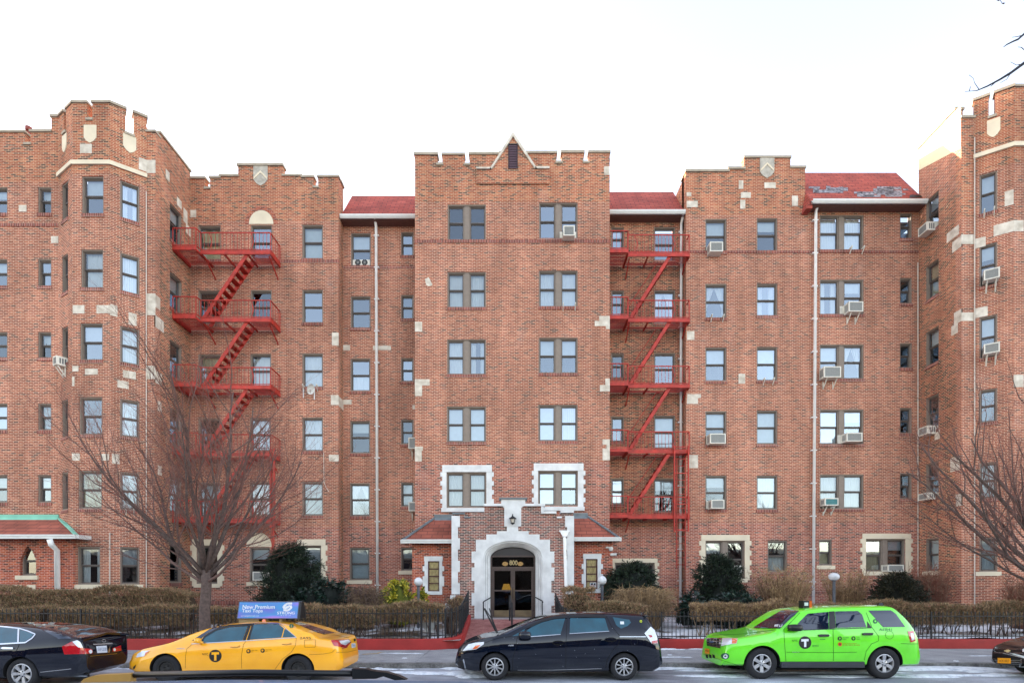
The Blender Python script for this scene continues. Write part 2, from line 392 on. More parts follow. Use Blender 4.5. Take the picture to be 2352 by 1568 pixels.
STY = ['c', 'c', 'h', 'n', 'f', 'k', 'q', 'v', 'c', 'n', 'f', 'y']
def window(name, F, a, b, z0, z1, style=None, units=1, sill='brick', up=.5, brackets=False, widths=None):
    style = style if style is not None else random.choice(STY)
    fr, sa, gl = MB(), MB(), MB()
    spans = []
    if units == 1: spans = [(a, b)]
    else:
        mul = .2; w = (b - a - mul) / 2
        spans = [(a, a + w), (b - w, b)]
        fr.fbox(F, a + w, b - w, .05, .2, z0, z1)
    e = .045
    fr.fbox(F, a, a + e, .03, .08, z0, z1); fr.fbox(F, b - e, b, .03, .08, z0, z1); fr.fbox(F, a + e, b - e, .03, .08, z1 - e, z1); fr.fbox(F, a + e, b - e, .03, .08, z0, z0 + e)
    for (p, q) in spans: sash_set(fr, sa, gl, F, p + .002, q - .002, z0 + .002, z1 - .002, up=up)
    o = fr.build(name, FRAME, BLD)
    sa.build("sash", SASH, o); gl.build("pane", random.choice(GLASSES), o, fixn=False)
    if sill == 'brick':
        m = MB(); m.fbox(F, a - .02, b + .02, -.033, .08, z0 - .13, z0 + .004); m.build("sill", BRK_SOL, o)
    elif sill == 'stone':
        m = MB(); m.fbox(F, a - .12, b + .12, -.06, .08, z0 - .17, z0 + .004); m.build("sill", CREAM, o)
    st = style if isinstance(style, (list, tuple)) else [style] * len(spans)
    for (p, q), s_ in zip(spans, st): dress(F, p, q, z0, z1, s_, o)
    if brackets:
        m = MB()
        for f in brackets:
            s_ = a + (b - a) * f
            m.bar(F.pt(s_, -.02, z0 - .2), F.pt(s_, -.22, z0 + .02), .03, .03); m.bar(F.pt(s_, .06, z0 + .02), F.pt(s_, -.24, z0 + .05), .035, .05)
        m.build("bracket", ACW, o)
    return o

def prj(F, D, r):                                    # image rectangle on a facade-parallel wall -> s,z
    U0, V0, U1, V1 = r
    return F.xs(U0, D), F.xs(U1, D), PZ(V1, D), PZ(V0, D)

def facade(name, F, D, prof, wins, **kw):
    """wins: (name, rect, style, units, extra)"""
    holes = []; todo = []
    for w in wins:
        nm, r, st, un = w[:4]; ex = w[4] if len(w) > 4 else {}
        a, b, z0, z1 = prj(F, D, r); a = max(a, .0); b = min(b, F.L)
        holes.append((a, b, z0, z1)); todo.append((nm, a, b, z0, z1, st, un, ex))
    holes += kw.pop('holes', [])
    o = panel(name, F, prof, holes, **kw)
    out = []
    for nm, a, b, z0, z1, st, un, ex in todo: out.append(window(nm, F, a, b, z0, z1, st, un, **ex))
    return out

def blocks(F, D, rects, name="stone_block", mat=None, proud=.012, parent=None):
    """odd stones set in the brickwork (one mesh per wall: a pattern of the wall)"""
    m = MB()
    for r in rects:
        a, b, z0, z1 = prj(F, D, r); a = max(a, 0.0); b = min(b, F.L)
        m.fbox(F, a, b, -proud, .05, z0, z1)
    return boxes(m, name, mat or STONE, parent or BLD)
def S4(rs, zx, zy): return [(zx(a), zy(b), zx(c), zy(d)) for a, b, c, d in rs]
def prof_of(F, D, segs): return [(max(0, F.xs(a, D)), min(F.L, F.xs(b, D)), PZ(v, D)) for a, b, v in segs]

SW, DW, TW = "window", "paired_window", "narrow_window"
# ---- left flat wall
z1x, z1y = Zm(1.9606, 0, 280)
XTA = PX(134.3, 23.5)
F_LF = Frame((-130, 23.5), (XTA, 23.5))  # unseen length added to keep the low sun off the street
seg = prof_of(F_LF, 23.5, [(-200, z1x(155), z1y(275)), (z1x(155), z1x(190), z1y(352)), (z1x(190), z1x(318), z1y(273)), (z1x(318), 134.3, z1y(180))])
seg[0] = (0, seg[0][1], seg[0][2]); seg[-1] = (seg[-1][0], F_LF.L, seg[-1][2])
rows = [(430, 490), (595, 657), (762, 822), (926, 988), (1090, 1154)]
wins = []
for i, (v0, v1) in enumerate(rows):
    wins.append((SW, (-26, v0, 17, v1), ['q', 'h', 'n', 'f', 'h'][i], 1))
    wins.append((TW, (87, v0, 118, v1), ['g', 'n', 'g', 'f', 'h'][i], 1))
facade("left_wall", F_LF, 23.5, seg, wins, split=PZ(418, 23.5))
copings(F_LF, seg)
blocks(F_LF, 23.5, S4([(118, 725, 165, 765), (318, 918, 372, 960)], z1x, z1y))
mb = MB(); mb.fbox(F_LF, 0, F_LF.L, -.02, .05, PZ(520, 23.5), PZ(513, 23.5)); mb.build("band_course", BRK_SOL, BLD)

# ---- left tower: angled bay
pA0, pA1, pB1 = (XTA, 23.5), (PX(165.9, 22.8), 22.8), (PX(252.6, 22.8), 22.8)
pC1, pD1 = (PX(336.8, 23.55), 23.55), (PX(357.2, 23.55), 23.55)
F_TA, F_TB, F_TC, F_TD = Frame(pA0, pA1), Frame(pA1, pB1), Frame(pB1, pC1), Frame(pC1, pD1)
ZT = 21.58
trow = [(405, 491), (573, 661), (742, 827), (911, 998), (1080, 1168), (1254, 1342)]
tz = [(PZ(b, 22.8), PZ(a, 22.8)) for a, b in trow]
def angled(name, F, prof, s0, s1, styles, rowz, extra=None, **kw):
    holes = [(s0, s1, a, b) for a, b in rowz]
    panel(name, F, prof, holes, **kw)
    for i, (a, b) in enumerate(rowz):
        ex = dict(extra[i]) if extra and extra[i] else {}
        window(TW if s1 - s0 < .75 else SW, F, s0, s1, a, b, styles[i], 1, **ex)
notch = ZT - .95
pr = [(0, .5, ZT), (.5, .72, notch), (.72, F_TA.L, ZT)]
angled("tower_wall", F_TA, pr, .32, .92, ['n', 'n', 'n', 'n', 'h', 'n'], tz, split=PZ(398, 22.8)); copings(F_TA, pr)
a0, a1 = F_TB.xs(z1x(540), 22.8), F_TB.xs(z1x(572), 22.8)
pr = [(0, a0, ZT), (a0, a1, PZ(z1y(200), 22.8)), (a1, F_TB.L, ZT)]
facade("tower_wall", F_TB, 22.8, pr, [(SW, (188 - 2 * i if i < 5 else 178, v0, 238 - i if i < 5 else 230, v1), ['h', 'c', 'g', 'n', 'y', 'k'][i], 1, {'sill': 'stone'} if i == 5 else {})
       for i, (v0, v1) in enumerate(trow)], split=PZ(398, 22.8)); copings(F_TB, pr)
c0 = F_TC.L
pr = [(0, c0 * .42, ZT), (c0 * .42, c0 * .64, ZT - 1.0), (c0 * .64, c0, ZT)]
angled("tower_wall", F_TC, pr, c0 * .27, c0 * .80, ['k', 'c', 'c', 'c', 'f', 'g'], tz, [None, None, None, None, {'brackets': (.3, .7)}, {'sill': 'stone'}], split=PZ(398, 22.8)); copings(F_TC, pr)
pr = [(0, F_TD.L, 21.0)]
panel("tower_pier", F_TD, pr, split=18.2); copings(F_TD, pr)
m = MB(); zb = PZ(379, 22.8)
for F in (F_TA, F_TB, F_TC): m.fbox(F, -.02, F.L + .02, -.07, .02, zb, zb + .16)
boxes(m, "belt_course", CREAM, BLD)
blocks(F_TB, 22.8, S4([(497, 345, 570, 403), (452, 1345, 524, 1396), (600, 1345, 682, 1396)], z1x, z1y))
z6x, z6y = Zm(2.3758, 0, 1040)
blocks(F_TB, 22.8, S4([(520, 360, 560, 430), (545, 280, 590, 320), (640, 300, 735, 345), (525, 935, 600, 990), (765, 940, 820, 990)], z6x, z6y))
def shield(F, s, z, w, h, mat=CREAM):
    m = MB(); pts = [(s - w / 2, z + h / 2), (s - w / 2, z - h * .2), (s - w * .3, z - h * .38), (s, z - h / 2), (s + w * .3, z - h * .38), (s + w / 2, z - h * .2), (s + w / 2, z + h / 2)]
    m.prism(pts[::-1], F, -.03, .03); m.build("shield_stone", mat, BLD)
shield(F_TB, F_TB.xs(z1x(561), 22.8), PZ(z1y(285), 22.8), .5, .72)
shield(F_TC, c0 * .53, PZ(z1y(300), 22.8), .45, .72); shield(F_TA, .62, PZ(z1y(300), 22.8), .4, .72)
m = MB()
for (q0, q1, a, b) in ((.78, 1, 19.35, 19.85), (0, .2, 13.05, 13.5), (.5, .72, 12.85, 13.35), (.35, .7, 10.65, 10.95), (.2, .5, 10.2, 10.5), (.05, .25, 7.1, 7.5)): m.fbox(F_TC, c0 * q0, c0 * q1, -.012, .05, a, b)
for (a, b) in ((19.3, 19.85), (13.4, 14.3), (10.75, 11.3)): m.fbox(F_TD, 0, F_TD.L, -.012, .05, a, b)
boxes(m, "stone_block", STONE, BLD)
# ---- left tower side wall
F_TE = Frame(pD1, (pD1[0], 26.1))
lwrow = [(516, 594), (665, 741), (811, 889), (958, 1036), (1105, 1184), (1250, 1338)]
lz = [(PZ(b, 26.1), PZ(a, 26.1)) for a, b in lwrow]
pr = [(.301, F_TE.L, 21.2)]
sE0, sE1 = .99, 1.89
angled("tower_side_wall", F_TE, pr, sE0, sE1, ['q', 'h', 'n', 'n', 'f', 'n'], lz, split=18.6, mats=(BRK_BAY, BRK_TOP)); copings(F_TE, pr)
m = MB()
for (a, b, c, d) in ((1.5, 1.85, 19.0, 19.35), (2.0, 2.3, 18.6, 19.2), (2.2, F_TE.L, 18.2, 18.6), (0, .3, 13.75, 14.25), (0, .55, 12.9, 13.4), (0, .4, 10.6, 11.1), (.15, .4, 9.5, 9.9), (.15, .4, 6.8, 7.2), (.7, .95, 19.6, 20.0)): m.fbox(F_TE, a, b, -.012, .05, c, d)
boxes(m, "stone_block", STONE, BLD)
m = MB(); m.box(pD1[0] - 1.1, pD1[0] - .8, 23.85, 26.2, 20.6, 21.75); m.box(pC1[0] - .35, pD1[0] - .8, 23.85, 24.1, 20.6, 21.7); m.build("inner_parapet", BRK_TOP, BLD)

# ---- left wing
z2x, z2y = Zm(2.6128, 540, 480)
XLW = PX(777.6, 26.1)
F_LW = Frame((pD1[0], 26.1), (XLW, 26.1))
seg = prof_of(F_LW, 26.1, [(420, z2x(285), z2y(226)), (z2x(285), z2x(325), z2y(312)), (z2x(325), z2x(410), z2y(222)), (z2x(410), z2x(557), z2y(208)), (z2x(557), z2x(925), z2y(120)),
     (z2x(925), z2x(1083), z2y(204)), (z2x(1083), z2x(1183), z2y(216)), (z2x(1183), z2x(1218), z2y(302)), (z2x(1218), 777.6, z2y(214))])
seg[0] = (0, seg[0][1], seg[0][2]); seg[-1] = (seg[-1][0], F_LW.L, seg[-1][2])
wins = []
for i, (v0, v1) in enumerate(lwrow):
    g = i == 5; s = {'sill': 'stone'} if g else {}
    wins.append((SW, (455, v0 + 2, 507, v1 + 2) if not g else (452, 1252, 500, 1340), ['y', 'n', 'y', 'n', 'f', 'n'][i], 1, s))
    wins.append((SW, (576 - .8 * i, v0 + 1, 625 - i, v1) if not g else (573, 1256, 620, 1336), ['n', 'n', 'c', 'f', 'c', 'q'][i], 1, s))
    wins.append((SW, (694, v0, 742, v1) if not g else (693, 1252, 738, 1340), ['f', 'n', 'c', 'c', 'c', 'f'][i], 1, dict(s, brackets=(.1, .75)) if i == 2 else s))
facade("left_wing_wall", F_LW, 26.1, seg, wins, split=PZ(508, 26.1), low=PZ(1210, 26.1)); copings(F_LW, seg)
m = MB(); m.fbox(F_LW, F_LW.xs(640), F_LW.L + .02, -.02, .05, PZ(604, 26.1), PZ(597, 26.1)); m.fbox(F_LW, 0, F_LW.L, -.03, .05, PZ(1387, 26.1), PZ(1379, 26.1)); boxes(m, "band_course", BRK_SOL, BLD)
z7x, z7y = Zm(2.3756, 540, 1040)
blocks(F_LW, 26.1, S4([(1212, 30, 1265, 125), (1205, 498, 1262, 572), (1190, 945, 1262, 995)], z7x, z7y) + S4([(165, 483, 212, 545)], z2x, z2y))
shield(F_LW, F_LW.xs(z2x(744)), PZ(z2y(195), 26.1), .66, 1.0, STONE_G)
def half_disc(F, D, uc, vbase, r_px, mat, name, brickring=True):
    m = MB(); s = F.xs(uc, D); z = PZ(vbase, D); r = r_px / FPX * D
    pts = [(s + r * math.cos(a), z + r * 1.12 * math.sin(a)) for a in np.linspace(0, math.pi, 25)]
    m.prism(pts, F, -.02, .03); o = m.build(name, mat, BLD)
    if brickring:
        m = MB()
        for k in range(26):
            a = math.pi * (k + .5) / 26
            q = [(s + rr * math.cos(a + da), z + rr * 1.12 * math.sin(a + da)) for rr, da in ((r + .015, -.045), (r + .19, -.05), (r + .19, .05), (r + .015, .045))]
            m.prism(q, F, -.012, .03)
        m.build("brick_arch", BRK_ORG, o)
half_disc(F_LW, 26.1, 600, 515, 28, CREAM, "stone_tympanum")
half_disc(F_LW, 26.1, 595, 1255, 29, CREAM, "stone_tympanum")
def surround(F, D, win, out, mat, teeth=True, name="stone_surround", bottom=False, par=None):
    """stone frame round an opening with toothed sides"""
    a, b, z0, z1 = prj(F, D, win); A, B, Z0, Z1 = prj(F, D, out); m = MB()
    m.fbox(F, A, B, -.05, .03, z1 + .003, Z1)
    n = 8; hh = (z1 - Z0) / n
    for k in range(n):
        e = .085 if (teeth and k % 2) else 0
        m.fbox(F, A - e, a - .003, -.04, .03, Z0 + k * hh, Z0 + (k + 1) * hh); m.fbox(F, b + .003, B + e, -.04, .03, Z0 + k * hh, Z0 + (k + 1) * hh)
    if bottom: m.fbox(F, A - .04, B + .04, -.10, .03, Z0 - .18, Z0 - .003)
    return m.build(name, mat, par or BLD)
surround(F_LW, 26.1, (452, 1252, 500, 1340), (442, 1238, 511, 1345), CREAM)
surround(F_LW, 26.1, (693, 1252, 738, 1340), (684, 1238, 748, 1345), CREAM)
F_LR = Frame((XLW, 26.1), (XLW, 26.83)); pr = [(.301, F_LR.L, seg[-1][2])]
panel("wing_return_wall", F_LR, pr, split=18.6, mats=(BRK_BAY, BRK_TOP)); copings(F_LR, pr)
m = MB(); m.fbox(F_LR, .02, F_LR.L, -.012, .03, PZ(z7y(592), 26.4), PZ(z7y(520), 26.4)); boxes(m, "stone_block", STONE, BLD)

# ---- left recessed bay with its red roof
XC0, XC1 = PX(953, 25), PX(1400.5, 25)
F_LB = Frame((XLW, 26.83), (XC0, 26.83))
rows = [(535, 610), (680, 753), (823, 898), (966, 1041), (1109, 1185), (1256, 1332)]
r2 = [(533, 587), (677, 732), (822, 876), (963, 1020), (1107, 1163), (1256, 1310)]
wins = []
for i in range(6):
    wins.append((SW, (806 - .6 * i, *rows[i][:1], 852 - .6 * i, rows[i][1]), ['h', 'n', 'v', 'q', 's', 'f'][i], 1, {'sill': 'stone'} if i == 5 else {}))
    wins.append((TW, (921, r2[i][0], 950, r2[i][1]), ['n', 'n', 'n', 'n', 'f', 'h'][i], 1, {'sill': 'stone'} if i == 5 else {}))
facade("recess_wall", F_LB, 26.83, [(0, F_LB.L, PZ(500, 26.83))], wins, mats=(BRK, BRK_TOP), low=PZ(1210, 26.83))
blocks(F_LB, 26.83, S4([(1290, 122, 1348, 162), (1522, 128, 1655, 160), (1290, 532, 1360, 568), (1818, 572, 1836, 604)], z7x, z7y))
m = MB(); m.fbox(F_LB, 0, F_LB.L, -.015, .05, PZ(617, 26.83), PZ(611, 26.83)); boxes(m, "band_course", BRK_SOL, BLD)
def pent_roof(x0, x1, yw, ze, zr, over=.45, depth=1.5, mat=SHING, rx0=None, rx1=None):
    rx0 = x0 if rx0 is None else rx0; rx1 = x1 if rx1 is None else rx1
    m = MB(); y0 = yw - over; y1 = yw + depth
    m.hexa([(x0, y0, ze), (x1, y0, ze), (rx1, y1, zr - .1), (rx0, y1, zr - .1), (x0, y0, ze + .07), (x1, y0, ze + .07), (rx1, y1, zr), (rx0, y1, zr)])
    o = m.build("shingle_roof", mat, BLD)
    m = MB(); m.box(x0, x1, y0 + .02, yw + .01, ze - .16, ze - .06); m.build("soffit", plain("dark_eave", '#6e4c42', .8), o)
    g = MB(); yg = y0 - .02
    prof = [(0, .0), (0, -.11), (-.05, -.17), (-.12, -.17), (-.17, -.08), (-.17, 0), (-.15, 0), (-.15, -.07), (-.11, -.14), (-.02, -.14), (-.02, 0)]
    k = len(prof); vs_ = [(x, yg + q[0], ze + .03 + q[1]) for x in (x0, x1) for q in prof]
    g.add(vs_, [(i, (i + 1) % k, k + (i + 1) % k, k + i) for i in range(k)] + [tuple(range(k)), tuple(range(2 * k - 1, k - 1, -1))])
    g.build("gutter", WHITE, o)
    return o
pent_roof(XLW + .02, XC0 - .02, 26.83, PZ(499, 26.4), PZ(449, 28.2), depth=1.4)
m = MB(); m.bar((PX(845, 27.1), 27.17, PZ(478, 27.15)), (PX(856, 27.1), 27.17, PZ(478, 27.15)), .12, .03); m.build("roof_vent", plain("vent_purple", '#4a2a38'), BLD)

# ---- centre block
F_CL = Frame((XC0, 26.83), (XC0, 25)); F_C = Frame((XC0, 25), (XC1, 25)); F_CR = Frame((XC1, 25), (XC1, 26.7))
z3x, z3y = Zm(2.613, 1280, 400)
tops = [(85, 270, 240), (270, 312, 325), (312, 495, 240), (495, 537, 324), (537, 790, 236), (790, 1010, 228), (1010, 1255, 228), (1255, 1300, 310), (1300, 1480, 224), (1480, 1523, 307), (1523, 1700, 222)]
seg = prof_of(F_C, 25, [(z3x(a), z3x(b), z3y(c)) for a, b, c in tops]); seg[0] = (0, seg[0][1], seg[0][2]); seg[-1] = (seg[-1][0], F_C.L, seg[-1][2])
Lr = [(470, 551), (624, 706), (779, 860), (933, 1015), (1084, 1165)]; Rr = [(465, 548), (621, 704), (775, 857), (929, 1013), (1081, 1161)]
wins = []
for i in range(5):
    wins.append((DW, (1028 - .5 * i, Lr[i][0], 1116 + .2 * i, Lr[i][1]), [['n', 'n'], ['c', 'c'], ['c', 'k'], ['f', 'f'], ['c', 'c']][i], 2, {'sill': None} if i == 4 else {}))
    wins.append((DW, (1238 - .5 * i, Rr[i][0], 1327, Rr[i][1]), [['n', 'n'], ['c', 'c'], ['g', 'g'], ['f', 'c'], ['f', 'h']][i], 2, {'sill': None} if i == 4 else ({'brackets': (.62, .93)} if i == 1 else {})))
facade("centre_wall", F_C, 25, seg, wins, holes=[(F_C.xs(1176, 25) - 2.0, F_C.xs(1176, 25) + 2.0, -.1, 4.3)], split=PZ(463, 25), low=PZ(1060, 25)); copings(F_C, [s for k, s in enumerate(seg)])
for F in (F_CL, F_CR):
    pr = [(0, F.L - .301, PZ(360, 25))] if F is F_CL else [(.301, F.L, PZ(360, 25))]; panel("centre_return_wall", F, pr, split=18.8, mats=(BRK_BAY, BRK_TOP)); copings(F, pr)
surround(F_C, 25, (1026, 1084, 1117, 1165), (1016, 1068, 1130, 1166), WHITEP, name="white_surround", bottom=True)
surround(F_C, 25, (1236, 1081, 1327, 1161), (1226, 1064, 1340, 1163), WHITEP, name="white_surround", bottom=True)
m = MB(); m.fbox(F_C, -.02, F_C.L + .02, -.018, .05, PZ(558, 25), PZ(551, 25)); boxes(m, "band_course", BRK_SOL, BLD)
z8x, z8y = Zm(2.614, 1240, 1000)
blocks(F_C, 25, S4([(188, 48, 250, 128), (188, 522, 312, 572), (188, 572, 250, 660), (188, 1077, 256, 1110), (188, 1110, 246, 1200), (1715, 0, 1806, 40), (1678, 40, 1806, 82), (1770, 82, 1806, 106),
     (1765, 515, 1806, 570), (1720, 570, 1806, 622), (1742, 1018, 1806, 1060), (1775, 1060, 1806, 1094), (1742, 1094, 1806, 1190)], z8x, z8y) + S4([(1650, 333, 1700, 403)], z3x, z3y), proud=.014)
m = MB(); m.prism([(F_C.xs(z3x(a), 25), PZ(z3y(b), 25)) for a, b in ((168, 1262), (200, 1248), (232, 1312), (205, 1322), (180, 1312))][::-1], F_C, -.012, .03); m.build("stone_block", STONE, BLD)
# gable with louvre
def q3(a, b): return (F_C.xs(z3x(a), 25), PZ(z3y(b), 25))
m = MB(); m.prism([q3(593, 480), q3(1197, 480), q3(1197, 358), q3(1085, 358), q3(897, 72), q3(710, 362), q3(593, 362)], F_C, -.06, .2); gb = m.build("gable", BRK_TOP, BLD)
m = MB()
for pts in ([q3(593, 366), q3(716, 366), q3(716, 352), q3(593, 352)], [q3(705, 366), q3(722, 366), q3(897, 100), q3(897, 62)], [q3(897, 100), q3(1076, 362), q3(1094, 362), q3(897, 62)], [q3(1080, 362), q3(1197, 362), q3(1197, 348), q3(1080, 348)]):
    m.prism(pts, F_C, -.13, .22)
m.build("gable_coping", STONE, gb)
a, b = q3(865, 360), q3(928, 165); m = MB(); fr = MB()
for k in range(14):
    z = a[1] + (b[1] - a[1]) * (k + .5) / 14; m.fbox(F_C, a[0], b[0], -.10, -.062, z - .035, z + .005)
fr.fbox(F_C, a[0], b[0], -.066, -.061, a[1], b[1]); fr.fbox(F_C, a[0] - .04, a[0], -.11, -.06, a[1], b[1]); fr.fbox(F_C, b[0], b[0] + .04, -.11, -.06, a[1], b[1]); fr.fbox(F_C, a[0] - .04, b[0] + .04, -.11, -.06, b[1], b[1] + .04)
fr.build("louvre_frame", plain("louvre_dark", '#2a2026'), gb); m.build("louvre_blades", plain("louvre_slat", '#5c4450'), gb)

# ---- right recessed bay
XRW = PX(1575.5, 26.1)
F_RB = Frame((XC1, 26.7), (XRW, 26.7))
q1 = [(522, 573), (667, 727), (812, 868), (956, 1014), (1098, 1158)]; q2 = [(521, 598), (666, 742), (810, 883), (954, 1030), (1098, 1176)]
wins = []
for i in range(5):
    wins.append((TW, (1404, q1[i][0], 1433, q1[i][1]), ['q', 'n', 'n', 'n', 'f'][i], 1)); wins.append((SW, (1502, q2[i][0], 1551, q2[i][1]), ['n', 's', 'n', 'f', 'q'][i], 1))
z9x, z9y = Zm(3.266, 1700, 1560)
wins.append((DW, (z9x(800), z9y(716), z9x(1212), z9y(980)), ['n', 'n'], 2, {'sill': 'stone'}))
facade("recess_wall", F_RB, 26.7, [(0, F_RB.L, PZ(491, 26.7))], wins, mats=(BRK_BAY, BRK_TOP), low=PZ(1210, 26.7))
surround(F_RB, 26.7, (z9x(800), z9y(716), z9x(1212), z9y(980)), (z9x(770), z9y(672), z9x(1240), z9y(985)), CREAM)
pent_roof(XC1 + .02, XRW - .02, 26.7, PZ(490, 26.3), PZ(441, 28.1), depth=1.4)
m = MB(); m.bar((PX(1468, 27.0), 27.04, PZ(472, 27.05)), (PX(1482, 27.0), 27.04, PZ(472, 27.05)), .1, .03); m.build("roof_vent", MATS["vent_purple"], BLD)
F_RR = Frame((XRW, 26.7), (XRW, 26.1)); z4x, z4y = Zm(2.613, 1900, 460)
ztw = PZ(z4y(222), 26.1); pr = [(0, F_RR.L - .301, ztw)]
panel("wing_return_wall", F_RR, pr, split=18.8, mats=(BRK_BAY, BRK_TOP)); copings(F_RR, pr)
m = MB(); m.box(XRW, XRW + .3, 26.41, 28.4, ztw - 2.4, ztw); m.build("wing_return_wall", BRK_TOP, BLD)

# ---- right wing and the long wall beside it
XRS = PX(2110, 26.1)
F_RW = Frame((XRW, 26.1), (XRS, 26.1))
seg = prof_of(F_RW, 26.1, [(1570, z4x(1058), z4y(222)), (z4x(1058), z4x(1188), z4y(201)), (z4x(1188), z4x(1570), z4y(106)), (z4x(1570), z4x(1692), z4y(190)), (z4x(1692), 2110, 468)])
seg[0] = (0, seg[0][1], seg[0][2]); seg[-1] = (seg[-1][0], F_RW.L, seg[-1][2])
p1 = [(503, 578), (652, 730), (797, 875), (944, 1021), (1091, 1170)]; p2 = [(501, 576), (651, 725), (796, 874), (942, 1020), (1091, 1170)]
t1 = [(494, 574), (642, 722), (791, 870), (940, 1020), (1089, 1168)]; t2 = [(490, 548), (638, 697), (788, 845), (936, 995), (1086, 1145)]
wins = []
for i in range(5):
    wins.append((SW, (1620, p1[i][0], 1669, p1[i][1]), ['h', 's', 'g', 'h', 'q'][i], 1, {'brackets': (.25, .8)} if i == 1 else {}))
    wins.append((SW, (1738, p2[i][0], 1786, p2[i][1]), ['q', 'k', 'g', 'f', 'c'][i], 1, {'brackets': (.3, .75)} if i == 2 else {}))
    wins.append((DW, (1883, t1[i][0], 1984, t1[i][1]), [['c', 'c'], ['k', 'q'], ['h', 's'], ['f', 'q'], ['c', 'c']][i], 2, {'brackets': (.67, .95)} if i == 0 else {}))
    wins.append((TW, (2067, t2[i][0], 2095, t2[i][1]), 'n', 1))
wins += [(DW, (1620, 1241, 1710, 1328), ['q', 'n'], 2, {'sill': 'stone'}), (SW, (1763, 1240, 1808, 1313), 'v', 1), (TW, (1881, 1238, 1911, 1298), 'y', 1, {'sill': 'stone'}), (DW, (1988, 1237, 2079, 1312), ['y', 'q'], 2, {'sill': 'stone'})]
facade("right_wing_wall", F_RW, 26.1, seg, wins, split=PZ(494, 26.1), low=PZ(1200, 26.1)); copings(F_RW, seg[:-1])
surround(F_RW, 26.1, (1620, 1241, 1710, 1328), (1610, 1228, 1721, 1331), CREAM); surround(F_RW, 26.1, (1988, 1237, 2079, 1312), (1980, 1225, 2091, 1316), CREAM)
shield(F_RW, F_RW.xs(z4x(1376), 26.1), PZ(z4y(184), 26.1), .66, 1.0, STONE_G)
for (F, uc, vc) in ((F_RW, z4x(1376), z4y(175)), (F_LW, z2x(744), z2y(190))):      # chevron carved on the shield
    m = MB(); s = F.xs(uc, 26.1); z = PZ(vc, 26.1)
    for sg in (-1, 1): m.prism([(s, z + .16), (s + sg * .3, z - .14), (s + sg * .3, z - .24), (s, z + .06)], F, -.055, -.025)
    m.build("chevron", CREAM, BLD)
zAx, zAy = Zm(2.24, 1900, 1040)
blocks(F_RW, 26.1, S4([(1143, 290, 1180, 360), (1355, 308, 1448, 355), (1160, 388, 1242, 435), (1155, 452, 1196, 525), (1582, 418, 1632, 502), (712, 388, 750, 420), (712, 460, 803, 512)], z4x, z4y)
       + S4([(612, 18, 665, 78), (615, 462, 712, 490), (612, 490, 690, 532), (628, 893, 690, 985), (978, 318, 1024, 388)], zAx, zAy))
m = MB(); m.fbox(F_RW, 0, F_RW.L, -.02, .05, PZ(581, 26.1), PZ(576, 26.1)); m.fbox(F_RW, 0, F_RW.L, -.03, .05, PZ(1362, 26.1), PZ(1355, 26.1)); boxes(m, "band_course", BRK_SOL, BLD)
ze = PZ(464, 25.65); xr0 = PX(1851, 26.1)
ro = pent_roof(xr0, XRS - .02, 26.1, ze, PZ(397, 27.6), depth=1.5)
# bare patches where shingles have blown off, and the side overhang
def on_roof(U, V):                                     # drop an image point onto the roof slope
    y0, z0r, y1, z1r = 25.65, ze + .07, 27.6, PZ(397, 27.6); k = (z1r - z0r) / (y1 - y0)
    q = (VH - V) / FPX; y = (z0r - k * y0 - CAMZ) / (q - k); return Vector((PX(U, y), y, CAMZ + q * y))
m = MB()
z5x, z5y = Zm(1.9595, 2500, 260)
for (x0, y0, x1, y1) in ((115, 648, 185, 660), (142, 655, 180, 688), (150, 668, 330, 688), (222, 645, 250, 672), (232, 655, 358, 676), (300, 650, 330, 662), (395, 680, 450, 692), (415, 680, 520, 712), (452, 700, 560, 714), (515, 660, 600, 694), (538, 648, 640, 700), (600, 650, 690, 668), (590, 672, 694, 712), (700, 662, 732, 672), (690, 690, 715, 700)):
    q = [on_roof(z5x(a), z5y(b)) + Vector((0, -.006, .006)) for a, b in ((x0, y1), (x1, y1), (x1, y0), (x0, y0))]; m.quad(*q)
m.build("bare_patch", plain("bare_roof_felt", '#5a525c', .9, var=.45, scale=9, hue2='#a8a4ac'), ro)
m = MB(); m.quad(*[on_roof(a, b) + Vector((0, -.008, .008)) for a, b in ((z5x(738), z5y(718)), (z5x(815), z5y(718)), (z5x(822), z5y(700)), (z5x(745), z5y(700)))]); m.build("roof_patch", BLACKP, ro)
m = MB(); m.hexa([(xr0 - .22, 25.62, ze - .3), (xr0 + .05, 25.62, ze - .3), (xr0 + .05, 26.1, ze - .3), (xr0 - .22, 26.1, ze - .3), (xr0 - .05, 25.62, ze + .1), (xr0 + .05, 25.62, ze + .1), (xr0 + .05, 26.1, ze + .75), (xr0 - .02, 26.1, ze + .7)]); m.build("eave_return", SHING, BLD)

# ---- right tower
F_RS = Frame((XRS, 26.1), (XRS, 23.62)); q0 = (XRS, 23.62); q1_ = (PX((3082) / K, 23.62), 23.62); q2_ = (PX(3207 / K, 22.93), 22.93)
F_RP, F_RC, F_RF = Frame(q0, q1_), Frame(q1_, q2_), Frame(q2_, (25, 22.93))
rsr = [(PZ(b, 26.1), PZ(a, 26.1)) for a, b in ((478, 556), (626, 704), (774, 852), (922, 1000), (1070, 1148), (1238, 1312))]
pr = [(0, F_RS.L - .301, 22.25)]
L = F_RS.L
def rs_at(U): return 26.1 - XRS * FPX / (U - UC)
s0, s1 = rs_at(2126) , rs_at(2156)
angled("tower_side_wall", F_RS, pr, s0, s1, ['q', 'y', 'h', 'n', 'n', 'f'], rsr, [None] * 5 + [{'sill': 'stone'}], split=19.0, mats=(BRK_BAY, BRK)); copings(F_RS, pr)
